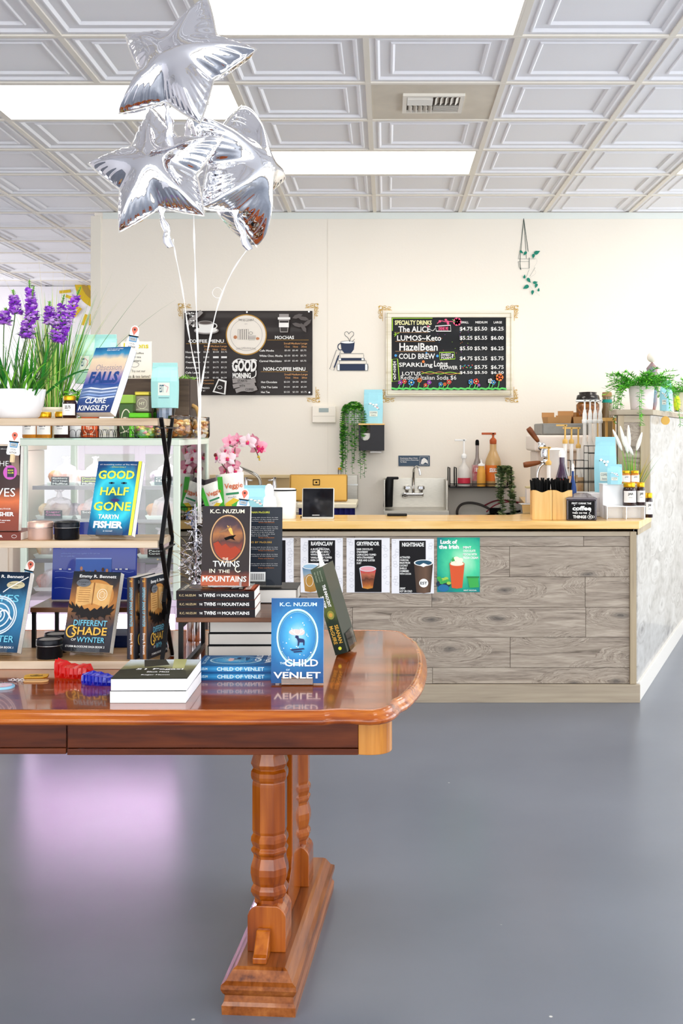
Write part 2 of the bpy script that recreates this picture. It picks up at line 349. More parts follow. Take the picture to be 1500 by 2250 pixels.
# ceiling: slab, T grid, coffered tiles
tilem = mat('ceiling_tile_white', 'eeedf0', .55); gridm = mat('ceiling_grid_cream', 'e9e2d6', .5)
ce = struct(MB().box(XL, XR, YF, FARW, CEIL+.03, CEIL+.12, tilem).build('ceiling'))
LIGHTS_ALL = [(-1, 0), (-3, 2), (-1, 4), (3, 4), (3, 0)]
xs = [GX0+G*k for k in range(-8, 9)]; ys = [GY0+G*k for k in range(-2, 15)]
g = MB()
for k, x in enumerate(xs):
    y = ys[0]
    while y < (FARW-.02 if x < -1.9 else WB-.02):
        j = round((y-GY0)/G); y2 = min(y+G, FARW if x < -1.9 else WB)
        if (k-8, j) not in [(c+1, r_) for c, r_ in LIGHTS_ALL]: g.box(x-.0125, x+.0125, y, y2, CEIL-.004, CEIL+.004, gridm)
        y += G
for y in ys:
    if y > WB+.1: g.box(xs[0], -2.13, y-.0125, y+.0125, CEIL-.0045, CEIL+.004, gridm)
    else: g.box(xs[0], xs[-1], y-.0125, y+.0125, CEIL-.0045, CEIL+.004, gridm)
g.box(XL, xs[0], YF, FARW, CEIL+.002, CEIL+.03, tilem); g.box(xs[0], XR, YF, ys[0], CEIL+.002, CEIL+.03, tilem); g.box(xs[-1], XR, ys[0], WB, CEIL+.002, CEIL+.03, tilem)
g.build('ceiling_grid', ce)
prof = [(.297, 0), (.268, 0), (.264, -.005), (.258, -.005), (.249, .007), (.205, .007), (.201, .001), (.195, .001), (.186, .012), (0.0001, .012)]
t = MB(); 
for i in range(len(prof)-1):
    (a, za), (c, zc) = prof[i], prof[i+1]
    A = [(-a, -a, za), (a, -a, za), (a, a, za), (-a, a, za)]; B = [(-c, -c, zc), (c, -c, zc), (c, c, zc), (-c, c, zc)]
    t.add(A+B, [(k, k+4, (k+1) % 4+4, (k+1) % 4) for k in range(4)], tilem)
tile_me = t.mesh('ceiling_tile')
LIGHTS = [(-1, 0), (-3, 2), (-1, 4), (3, 4)]      # (first grid column, grid row); two tiles wide
LIGHTS_OFF = [(3, 0)]
taken = set()
for c, rw in LIGHTS+LIGHTS_OFF: taken |= {(c, rw), (c+1, rw)}
VENT = (0, 2); taken.add(VENT)
for k in range(-8, 8):
    for j in range(-2, 14):
        x, y = GX0+G*(k+.5), GY0+G*(j+.5)
        if (k, j) in taken or (y > WB and x > -1.95): continue
        if y < WB and not (-3.2 < x < 3.3): continue
        o = bpy.data.objects.new('ceiling_tile', tile_me); COL.objects.link(o); o.parent = ce; o.location = (x, y, CEIL+.0045)
lampm = mat('lit_diffuser', 'fffaf2', .5, emit=LAMP)
names = ['large lit ceiling panel at the top, beside the star balloons', 'lit ceiling panel at far left behind the star balloons', 'lit ceiling panel nearest the menu wall, right of the balloons', 'lit ceiling panel cut off by the right edge of the frame']
for i, (c, rw) in enumerate(LIGHTS+LIGHTS_OFF):
    x0, y0 = GX0+G*c, GY0+G*rw
    t = thing('ceiling_light', names[i] if i < 4 else 'lit ceiling panel out of view, those over the far room added for brightness', 'ceiling light', (x0+G, y0+G/2, CEIL), 0, 'recessed ceiling light panels')
    f = MB(); a, bb = G-.013, G/2-.013
    for (p, q, u, v) in ((-a, a, -bb, -bb+.012), (-a, a, bb-.012, bb), (-a, -a+.012, -bb+.012, bb-.012), (a-.012, a, -bb+.012, bb-.012)): f.box(p, q, u, v, -.004, .02, gridm)
    f.build('frame', t); MB().box(-a+.012, a-.012, -bb+.012, bb-.012, .004, .01, lampm).build('diffuser', t)
# off-frame panels over the shop floor; hidden far-room ones added to brighten that room
for x0, y0 in ((-1.9, .9), (1.7, .9), (-1.9, -1.2), (1.7, -1.2), (-4.6, 6.5), (-5.4, 9.4), (-5.4, 11.2), (-.4, 9.4), (-.9, 11.2), (-1.2, 9.0), (1.2, 10.4)):
    t = thing('ceiling_light', 'lit ceiling panel out of view, those over the far room added for brightness', 'ceiling light', (x0, y0, CEIL), 0, 'recessed ceiling light panels')
    MB().box(-.6, .6, -.3, .3, -.003, .01, lampm).build('diffuser', t)
# air diffuser
vx0, vx1, vy0, vy1 = GX0+G*0, GX0+G*1, GY0+G*2-0, GY0+G*3
vx0, vx1 = GX0, GX0+G; 
vt = thing('air_vent', 'stained cream ceiling vent with angled louvres between white tiles', 'vent', ((vx0+vx1)/2, (vy0+vy1)/2, CEIL))
vm = mat('vent_tile_cream', 'ddd3c2', .6, nz=.12, ns=6); vw = mat('vent_louvre', 'e9e3d8', .4); vd = mat('vent_dark', '6b6259', .7)
MB().box(-.292, .292, -.292, .292, .001, .012, vm).build('panel', vt)
f = MB()
for q in ((-.145, .145, -.145, -.125), (-.145, .145, .125, .145), (-.145, -.125, -.125, .125), (.125, .145, -.125, .125)): f.box(*q, -.012, .002, vw)
f.box(-.125, .125, -.125, .125, -.001, .0008, vd); f.build('vent_frame', vt, bevel=.003)
for i in range(5):
    M = Matrix.Translation((-.107+.024*i, .065, -.010)) @ Matrix.Rotation(R(40), 4, 'Y'); MB().box(-.011, .011, -.055, .055, -.001, .001, vw, M).build('louvre', vt)
    M = Matrix.Translation((.017+.024*i, -.065, -.010)) @ Matrix.Rotation(R(-40), 4, 'Y'); MB().box(-.011, .011, -.055, .055, -.001, .001, vw, M).build('louvre', vt)
    M = Matrix.Translation((-.063, -.107+.022*i, -.010)) @ Matrix.Rotation(R(-40), 4, 'X'); MB().box(-.06, .06, -.011, .011, -.001, .001, vw, M).build('louvre', vt)
    M = Matrix.Translation((.063, .018+.022*i, -.010)) @ Matrix.Rotation(R(40), 4, 'X'); MB().box(-.06, .06, -.011, .011, -.001, .001, vw, M).build('louvre', vt)
# sun painted on the far wall
sm = mat('mustard_paint', 'cfae22', .5); sm2 = mat('ochre_paint', 'a8893a', .5)
a = pxart(100, 600, 300, 800, FARW-.001, .003)
cxs, cys = 226, 618
for rr_, m_ in ((62, sm), (47, sm2), (34, sm), (20, sm2)): a.ell(cxs, cys, rr_, rr_, m_, 40)
for x, y, ang in ((144, 641, -6), (163, 670, 40), (171, 687, -52), (187, 703, -70), (201, 703, -83), (158, 655, 20)):
    c_, s_ = math.cos(R(ang)), math.sin(R(ang)); hl, hw = 12.5, 3.2
    a.poly([(x-hl*c_-hw*s_, y-hl*s_+hw*c_), (x+hl*c_-hw*s_, y+hl*s_+hw*c_), (x+hl*c_+hw*s_, y+hl*s_-hw*c_), (x-hl*c_+hw*s_, y-hl*s_-hw*c_)], sm)
tag(a.build('sun_decal'), 'mustard yellow sun with rays painted on the far wall', 'wall decal')
# ---------------------------------------------------------------- counter
CZ = 5.92; SC = CZ/F
pk = wood('grey_oak_plank', ['6b6054', '94877a', 'a6998a', 'b8ab9c'], 0, .55, fine=120, stretch=15, knots=.85, bump=.3)
pkp = wood('pale_oak_panel', ['8a8784', 'a9a6a2', 'b8b6b3', 'c4c2bf'], 1, .35, .2, fine=14, stretch=8, knots=.3, bump=.1)
trimw = wood('grey_trim_wood', ['86796a', 'a39582', 'ad9f8a', 'b3a794'], 0, .5, fine=30, stretch=18, bump=.2)
trimv = wood('grey_trim_wood_upright', ['8b7d67', 'a8987e', 'b09f84', 'b6a98f'], 2, .5, fine=30, stretch=18, bump=.2)
bb_ = wood('butcher_block', ['cf9a4e', 'e3b364', 'ecc27a', 'f0cb8c'], 0, .3, .35, fine=26, stretch=12, bump=.05)
xa, xb = -.93, PX(1398, CZ)
sd = Vector((.7354, 1.97, 0)).normalized()           # the counter's end runs back at an angle
def side(yy, off=0.): return xb+(yy-CZ)*sd.x/sd.y+off
ct = thing('service_counter', 'long counter front clad in grey oak planks under the worktop', 'counter', (0, CZ, 0))
def cbx(m, px0, px1, py0, py1, y0, y1, mt): m.box(PX(px0, CZ), PX(px1, CZ), y0, y1, PZ(py1, CZ), PZ(py0, CZ), mt); return m
q = MB(); q.prism([(xa, .03), (xb-.02, .03), (side(CZ+.36)-.05, .36), (xa, .36)], .86, mat('counter_core', '8f877c', .6), z0=.02); q.build('carcass', ct)
rows = [(1179, 1201, [1282.6]), (1201.7, 1268, [1119.6]), (1268.7, 1335, [948.5, 1286]), (1335.7, 1401, [774, 1287]), (1401.7, 1468, [1121]), (1468.7, 1503, [950])]
for y0, y1, js in rows:
    ed = [PX(455, CZ)]+[PX(j, CZ) for j in js]+[PX(1384, CZ)]
    if js[0] > 1000: ed.insert(1, ed[1]-1.19)
    ed = [e for e in ed if e >= PX(455, CZ)-1e-6] if ed[1] > PX(455, CZ) else [PX(455, CZ)]+[e for e in ed if e > PX(455, CZ)]
    for i in range(len(ed)-1):
        w_ = ed[i+1]-ed[i]
        o = MB().box(-w_/2+.0008, w_/2-.0008, 0, .018, PZ(y1, CZ), PZ(y0, CZ), pk).build('plank', ct, bevel=.0012, seg=1); o.location = ((ed[i]+ed[i+1])/2, .012+random.uniform(0, .0012), 0)
cbx(MB(), 455, 1384, 1168, 1178, 0, .03, trimw).build('top_rail', ct, bevel=.001)
cbx(MB(), 1383.5, 1397.5, 1168, 1503, -.004, .03, trimv).build('corner_post', ct, bevel=.002)
cbx(MB(), 455, 1405, 1503.5, 1543, -.012, .01, trimw).build('baseboard', ct, bevel=.002)
# worktop with the wing that runs to the back wall
wt = MB(); zt0, zt1 = .90, .94; yb = 6.36
wp = [(xa, CZ-.02), (side(CZ)+.01, CZ-.02), (side(CZ+.48)+.01, CZ+.48), (1.30, CZ+.49), (1.30, 6.5), (side(8.15)-.19, 8.15), (.95, 8.16), (.862, 6.82), (.80, 6.5), (.686, yb), (xa, yb)]
wt.prism([(x, y-CZ) for x, y in wp], zt1-zt0, bb_, z0=zt0)
w_o = wt.build('worktop', None, bevel=.003); w_o.location = (0, CZ, 0); tag(w_o, 'golden butcher block worktop on top of the grey counter', 'worktop')
# tall end partition
pt = thing('tall_partition', 'tall pale wood partition at the right end of the counter', 'partition', (0, 6.4, 0))
zt = PZ(893, 6.42); x0, x1 = PX(1357, 6.42), PX(1434, 6.42)
s0 = side(6.42); s1 = side(8.16)
def spr(m, y0, y1, t0, t1, z0, z1, mt): m.prism([(side(y0)-t0, y0-6.4), (side(y0)-t1, y0-6.4), (side(y1)-t1, y1-6.4), (side(y1)-t0, y1-6.4)], z1-z0, mt, z0=z0); return m
spr(MB(), CZ+.03, 6.44, .02, 0, .10, .895, pkp).build('end_panel', pt)
spr(MB(), 6.44, 8.15, .02, 0, .10, zt-.05, pkp).build('side_panel', pt)
spr(MB(), CZ+.02, 8.15, .015, -.016, 0, .10, mat('pale_skirting', 'dedad4', .4)).build('skirting', pt, bevel=.002)
spr(MB(), CZ+.03, 6.43, .018, -.004, .865, .898, trimv).build('upper_rail', pt)
MB().box(x0, s0-.02, .03, .05, .945, zt-.05, pk).build('front_panel', pt)
MB().box(x0, x0+.035, .02, .06, .942, zt-.05, trimv).build('upright', pt, bevel=.002); MB().box(s0-.055, s0-.001, .02, .06, .942, zt-.05, trimv).build('upright', pt, bevel=.002)
MB().box(x0+.035, s0-.055, .022, .05, zt-.09, zt-.052, trimw).build('front_rail', pt)
m = MB(); m.prism([(x0-.012, .008), (s0+.014, .008), (s1+.016, 1.75), (s1-.17, 1.75), (x0-.012, .2)], .03, trimw, z0=zt-.048); m.build('cap', pt, bevel=.003)
MB().prism([(x0+.012, .055), (x0+.03, .055), (s1-.14, 1.75), (s1-.16, 1.75)], zt-1.0, pk, z0=.945).build('inner_panel', pt)
# daylight reflecting strip: a vertical slot of lettering on the pale side
a = MB(); Zs = 6.9
# ---------------------------------------------------------------- posters on the counter
PZf = CZ+.0095
ply = mat('white_poster_paper', 'eeeef2', .3, coat=.4); lav = mat('pale_grey_ink', 'b9b9c4', .5)
def cup(a, x0, y0, x1, y1, side_m, top_m, taper=.16, rim=None):
    w = x1-x0; a.poly([(x0+w*taper, y1-2), (x0+w*.5, y1), (x1-w*taper, y1-2), (x1, y0+3), (x0, y0+3)], side_m)
    a.ell((x0+x1)/2, y0+3.5, w/2, w*.17, rim or wht); a.ell((x0+x1)/2, y0+3.5, w/2*.88, w*.13, top_m)
def poster(x0, y0, x1, y1, label, body, bg=None):
    Z = PZf
    o = thing('poster', label, 'poster', P((x0+x1)/2, y1, Z), 0, 'drink posters on the counter front')
    a = pxart(x0, y0, x1, y1, 0+Z, .0004); base = MB(); 
    base.box(PX(x0, Z), PX(x1, Z), Z, Z+.0008, PZ(y1, Z), PZ(y0, Z), bg or ply)
    b1 = base.build('sheet'); body(a); b2 = a.build('print')
    for q in (b1, b2): q.parent = o; q.matrix_parent_inverse = Matrix.Translation(-o.location)
def deco(a, x0, y0, x1, y1):
    random.seed(int(x0))
    for i in range(16):
        x, y = random.choice((random.uniform(x0+4, x0+14), random.uniform(x1-14, x1-4))), y0+6+i*(y1-y0-14)/16
        t = random.uniform(0, 90); a.line([(x+5*math.cos(R(t+90*k)), y+4*math.sin(R(t+90*k))) for k in range(4)], .7, lav, False, True)
panelm = mat('poster_black_panel', '0d0a0f', .4, spec=.2)
blu = ramp('cup_blue', [(0, 'b07b3c'), (.4, 'd9b884'), (.62, '9fb3bd'), (1, '3d7ca6')], 'v', .1); 
def pp0(a): deco(a, 604, 1182, 645, 1302); a.rect(604, 1187, 627, 1300, panelm); 
def pp1(a):
    deco(a, 660, 1182, 753, 1302); a.rect(677, 1187, 736, 1301, panelm); a.text('RAVENCLAW', 683, 1190, 731, 1199, wht, .03)
    a.lines(['A BLUE SPIRULINA', 'CAPPUCCINO WITH', 'WHITE CHOCOLATE,', 'VANILLA AND TOPPED', 'WITH SWEET FOAM'], 682, 1204.5, 729, 6.1, wht, .72, .02)
    a.rect(660.3, 1237, 700, 1301.8, ply); a.ring(705, 1212, 20, 9, .5, lav, 20)
    cup(a, 664, 1241, 700, 1301, ramp('cup_blue_art', [(.0, 'a9762f'), (.25, 'caa05c'), (.34, '8fa6b4'), (.5, '2f6f9e')], 'v', .06), mat('foam_blue', '9fc3da', .5)); a.ell(680, 1276, 10, 15, mat('amber_print', 'b98a3c', .5)); a.ring(680, 1276, 8, 12, .8, wht)
def pp2(a):
    deco(a, 761, 1182, 856, 1302); a.rect(779, 1186, 838, 1301, panelm); a.text('GRYFFINDOR', 783, 1190, 833, 1199, wht, .03)
    a.lines(['DARK CHOCOLATE', 'STRAWBERRY', 'CAPPUCCINO TOPPED', 'WITH STRAWBERRY', 'PUREE AND LUSTER', 'DUST'], 783.5, 1204.5, 826, 6.1, wht, .72, .02)
    cup(a, 789, 1246, 826, 1294, ramp('cup_red_art', [(.06, 'e39a3a'), (.14, 'a85a28'), (.24, '5e3222'), (.33, 'b8674a'), (.4, 'd23c4c')], 'v', .12, 9), mat('foam_pink', 'e8a0a8', .5), .2, mat('clear_rim', 'dfe4ea', .4)); a.line([(790, 1250), (796, 1291)], 1.4, mat('cup_hl', 'c9d2dc', .4))
def pp3(a):
    deco(a, 860, 1184, 953, 1304); a.rect(877, 1188, 935, 1303, panelm); a.text('NIGHTSHADE', 883, 1192, 931, 1201, wht, .03)
    a.lines(['ACTIVATED', 'CHARCOAL', 'MADE FROM', 'COCONUT', 'SHELLS', 'COMBINED', 'WITH COCOA'], 878, 1222.5, 903, 6.0, wht, .72, .02); a.lines(['GREAT', 'HOT OR COLD'], 878, 1290.5, 905, 6.2, wht, .72, .02)
    cup(a, 909, 1233, 951, 1303.5, ramp('cup_brown_art', [(0, '4a352c'), (.5, '3a2a22'), (.8, '6d5240'), (1, '2b1f19')], 'u', .05), mat('latte_blue', '1f4f68', .4), .13); a.poly([(921, 1242), (930, 1237), (940, 1241), (930, 1246)], wht)
    a.ell(930.5, 1281, 10, 9.5, wht); a.text('EST', 923, 1278, 938, 1284, ink, .02)
grn = ramp('green_poster_art', [(0, 'bdf4d0'), (.45, '4fd6a0'), (.8, '15a58a'), (1, '0b7f86')], 'r', .25, 5, cen=(.6, .55), rad=.75, asp=1.2)
def pp4(a):
    a.rect(960.3, 1181.3, 1053.7, 1300.7, grn, own=True); a.text('Luck of', 967, 1186, 1004, 1195, wht, .05); a.text('the Irish', 964, 1197, 1008, 1206, wht, .05)
    a.lines(['  MINT', 'CHOCOLATE', 'MOCHA WITH', 'FRESH CREAM'], 1017, 1200, 1050, 7.6, wht, .7, .03)
    gl = mat('leaf_print', '3fae52', .5); dk = mat('pot_print', '17324a', .5)
    a.ell(974, 1283, 16, 10, dk); a.ell(974, 1292, 12, 8, mat('pot_print_blue', '1d6fa0', .4))
    for i in range(9): a.ell(964+3.1*i % 22, 1270+(i*5 % 12), 5, 3.4, mat('leaf_print2', 'a6cf52', .5) if i % 2 else gl)
    a.poly([(1027, 1270), (1049, 1266), (1052, 1290), (1031, 1291)], gl); a.rect(1025, 1266, 1052, 1270, mat('leaf_print3', '2a8a48', .5))
    cup(a, 987, 1235, 1020, 1293, mat('orange_drink_print', 'd9572a', .4), mat('cream_print', 'fdf6dc', .5), .15, mat('orange_rim', 'e8794a', .4))
    for x, y, r_ in ((995, 1234, 5), (1002, 1228, 7), (1011, 1230, 6), (1008, 1235, 7)): a.ell(x, y, r_, r_*.8, mat('cream_print', 'fdf6dc', .5), 14)
    a.poly([(991, 1234), (995, 1223), (999, 1232)], gl); a.text('MINT MOCHA', 1018, 1295, 1046, 1298, wht, .01)
for args in ((604, 1182, 645, 1302, 'white poster at far left, mostly hidden behind the dark hardcover', pp0), (660, 1182, 753, 1302, 'white and black drink poster with a blue topped cup behind the leaning book', pp1),
             (761, 1182, 856, 1302, 'white and black drink poster showing an iced drink in a clear cup', pp2), (860, 1184, 953, 1304, 'white and black drink poster showing a dark brown paper cup', pp3)): poster(*args)
poster(960, 1181, 1054, 1301, 'green poster with an orange drink and a bowl of leaves', pp4, mat('green_sheet', '18a58c', .4))
# ---------------------------------------------------------------- dining table
TZ = .76
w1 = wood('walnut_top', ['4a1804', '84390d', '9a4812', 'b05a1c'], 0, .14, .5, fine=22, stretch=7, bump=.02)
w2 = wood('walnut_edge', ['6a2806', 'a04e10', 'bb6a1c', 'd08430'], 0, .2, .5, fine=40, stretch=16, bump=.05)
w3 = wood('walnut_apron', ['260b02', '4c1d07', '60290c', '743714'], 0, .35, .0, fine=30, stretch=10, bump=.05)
w4 = wood('walnut_post', ['451602', '7c3606', '9a4c0e', 'b4641a'], 2, .16, .4, fine=26, stretch=16, bump=.03)
w5 = wood('walnut_foot', ['4c2008', '7c4016', '925222', 'a86632'], 1, .3, .3, fine=40, stretch=14, bump=.1)
w6 = wood('maple_corner', ['9c5a18', 'c07c2e', 'ce8c3c', 'd6984c'], 2, .25, .5, fine=24, stretch=14, bump=.03)
tb = thing('dining_table', 'glossy brown walnut pedestal table with scalloped end in the foreground', 'table', (-.55, 3.15, 0))
def toT(px, py): Z = (EYE-TZ)*F/(py-CY); return (PX(px, Z), Z)
pts = [(705, 1559), (730, 1557), (763, 1556.5), (795, 1558), (818, 1559), (838, 1555), (850, 1548), (856, 1540), (866, 1534), (875, 1530), (892, 1515), (905, 1499), (914, 1478), (918, 1458), (917, 1438), (912, 1420), (901, 1405), (890, 1400), (883, 1392), (872, 1388), (860, 1386.5), (800, 1385.5)]
pl = [toT(*p) for p in pts]
yf = toT(500, 1559)[1]; ybk = toT(500, 1385)[1]
right = [Vector((x, y, 0)) for x, y in pl]; right = chaikin(right, 1)
outline = [Vector((-1.9, yf, 0))]+right+[Vector((-1.9, ybk, 0))]
def offs(ps, d):
    n = len(ps); out = []
    for i, p in enumerate(ps):
        a, b = ps[i-1], ps[(i+1) % n]; e1 = (p-a).normalized(); e2 = (b-p).normalized()
        n1, n2 = Vector((e1.y, -e1.x, 0)), Vector((e2.y, -e2.x, 0)); nn = n1+n2
        nn = nn.normalized() if nn.length > .1 else n1; out.append(p+nn*d/max(.5, nn.dot(n1)))
    return out
base = Vector((-.55, 3.15, 0))
def ring_at(d, z): return [tuple(p-base+Vector((0, 0, z))) for p in offs(outline, d)]
m = MB(); m.add(ring_at(0, TZ), [tuple(range(len(outline)))], w1)
m.build('tabletop', tb)
m = MB(); prof = [(0, TZ), (.004, TZ+.0015), (.012, TZ-.001), (.016, TZ-.006), (.017, TZ-.011), (.021, TZ-.014), (.026, TZ-.02), (.026, TZ-.026), (.022, TZ-.031), (.010, TZ-.034), (-.05, TZ-.034)]
m.loft([ring_at(d, z) for d, z in prof], w2, cap=False); m.build('table_edge', tb)
zb = .640; za = TZ-.034; ya = yf+.055; xe = PX(787, ya); xj = PX(147, ya)
def tbx(x0, x1, y0, y1, z0, z1, mt, nm, bev=.0015): return MB().box(x0-base.x, x1-base.x, y0-base.y, y1-base.y, z0, z1, mt).build(nm, tb, bevel=bev)
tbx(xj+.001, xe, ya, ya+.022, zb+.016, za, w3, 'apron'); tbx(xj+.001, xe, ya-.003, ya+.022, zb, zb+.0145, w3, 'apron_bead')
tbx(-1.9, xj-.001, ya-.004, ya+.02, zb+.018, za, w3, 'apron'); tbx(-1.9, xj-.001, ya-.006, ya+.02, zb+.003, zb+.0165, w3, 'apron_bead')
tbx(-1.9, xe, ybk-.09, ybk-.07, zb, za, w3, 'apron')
# rounded corner blocks and the end apron
def corner(yc, sgn):
    cx_ = xe+.045-base.x; cy_ = yc-base.y; ps = [(xe-base.x, cy_-sgn*.0)]
    ps = [(xe-base.x, cy_), (xe-base.x+.02, cy_-sgn*.003)]+[(cx_-.015+.05*math.sin(R(t)), cy_+sgn*(.047-.05*math.cos(R(t)))) for t in range(0, 91, 12)]+[(cx_+.035, cy_+sgn*.085), (xe-base.x, cy_+sgn*.085)]
    if sgn < 0: ps = ps[::-1]
    MB().prism(ps, za-zb, w6, z0=zb).build('corner_block', tb, bevel=.002)
corner(ya-.002, 1); corner(ybk-.07, -1)
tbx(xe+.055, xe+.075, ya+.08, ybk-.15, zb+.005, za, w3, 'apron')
# pedestal
ped = Matrix.Rotation(R(-4.2), 4, 'Z')
def pedM(y): return Matrix.Translation((-base.x-.306+.0, 2.736-base.y, 0) if False else (-.306-base.x, 2.736-base.y, 0)) @ ped @ Matrix.Translation((0, y, 0))
M0 = pedM(0)
m = MB(); hw = .089; L_ = .775
def foot_prof(s): return [(-hw, .0), (-hw-.001, .022), (-hw+.004, .030), (-hw+.006, .045), (-hw+.001, .052), (-hw-.003, .062), (-hw-.002, .072), (-hw+.008, .078), (-hw+.022, .100), (-hw+.03, .105), (hw-.03, .105), (hw-.022, .100), (hw-.008, .078), (hw+.002, .072), (hw+.003, .062), (hw-.001, .052), (hw-.006, .045), (hw-.004, .030), (hw+.001, .022), (hw, .0)]
fp = foot_prof(0)
def fr_(y, dz=0, ins=0.): return [(x, y, z) for x, z in fp]
m2 = []
# moulded front end: the profile turns the corner
pr = [(0, 0), (-.001, .022), (.004, .030), (.006, .045), (.001, .052), (-.003, .062), (-.002, .072), (.008, .078), (.022, .100), (.03, .105)]
rings = [[(-hw+i_, i_, z), (hw-i_, i_, z), (hw-i_, L_-i_, z), (-hw+i_, L_-i_, z)] for i_, z in pr]
m.loft(rings, w5, smooth=False, M=M0); m.build('foot', tb)
def T_(y, x=0): return pedM(y) @ Matrix.Translation((x, 0, 0))
post = [(.045, .640), (.042, .612), (.0375, .598), (.0385, .590), (.044, .571), (.045, .566), (.041, .558), (.0395, .554), (.0445, .546), (.045, .536), (.0435, .528), (.040, .522), (.041, .519), (.0415, .512), (.0415, .398), (.0395, .390), (.0445, .381), (.045, .372), (.0415, .362), (.040, .357), (.0445, .350), (.044, .345), (.039, .337), (.0385, .331), (.045, .306), (.0457, .290), (.042, .270), (.039, .262), (.0445, .252), (.045, .243), (.040, .232), (.036, .228), (.036, .215)]
post = post[::-1]
for y in (.155, .565):
    M = T_(y); m = MB(); m.lathe([(r/math.cos(R(22.5)), z) for r, z in post], w4, 8, M=M, smooth=False, rot=R(22.5)); o = m.build('post', tb, bevel=.0008, seg=2)
    m = MB(); bw = .048
    arch = [(-bw, .105), (bw, .105), (bw, .195), (bw-.004, .205), (bw-.012, .214), (bw-.022, .219), (-bw+.022, .219), (-bw+.012, .214), (-bw+.004, .205), (-bw, .195)]
    m.loft([[(x, s_, z) for x, z in arch] for s_ in (-bw, bw)], w4, smooth=False, M=M); m.build('post_block', tb, bevel=.002)
m = MB(); ps = [(-.255, .105), (.06, .105), (.06, .215), (.02, .225), (-.01, .25), (-.02, .30), (-.02, .6), (-.02, .64), (-.17, .64), (-.17, .25), (-.19, .225), (-.23, .205), (-.255, .2)]
m.loft([[(s_, .5+y*.75+.01-.02, z) for y, z in ps] for s_ in (.008, .026)], w4, smooth=False, M=M0); m.build('web_panel', tb, bevel=.003)
m = MB(); ps = [(-.07, .106), (.0, .106), (.0, .165), (-.018, .167), (-.058, .125), (-.07, .122)]
m.loft([[(s_, .107+y, z) for y, z in ps] for s_ in (-.022, .012)], w4, smooth=False, M=M0); m.build('wedge', tb, bevel=.003)
# second pedestal further left, outside the frame
M1 = Matrix.Translation((-1.7-base.x, 2.75-base.y, 0))
m = MB(); m.loft(rings, w5, smooth=False, M=M1); m.build('foot', tb)
for y in (.155, .565): m = MB(); m.lathe([(r, z) for r, z in post], w4, 8, M=M1 @ Matrix.Translation((0, y, 0)), smooth=False, rot=R(22.5)); m.box(-.048, .048, -.048, .048, .105, .217, w4, M1 @ Matrix.Translation((0, y, 0))); m.build('post', tb)
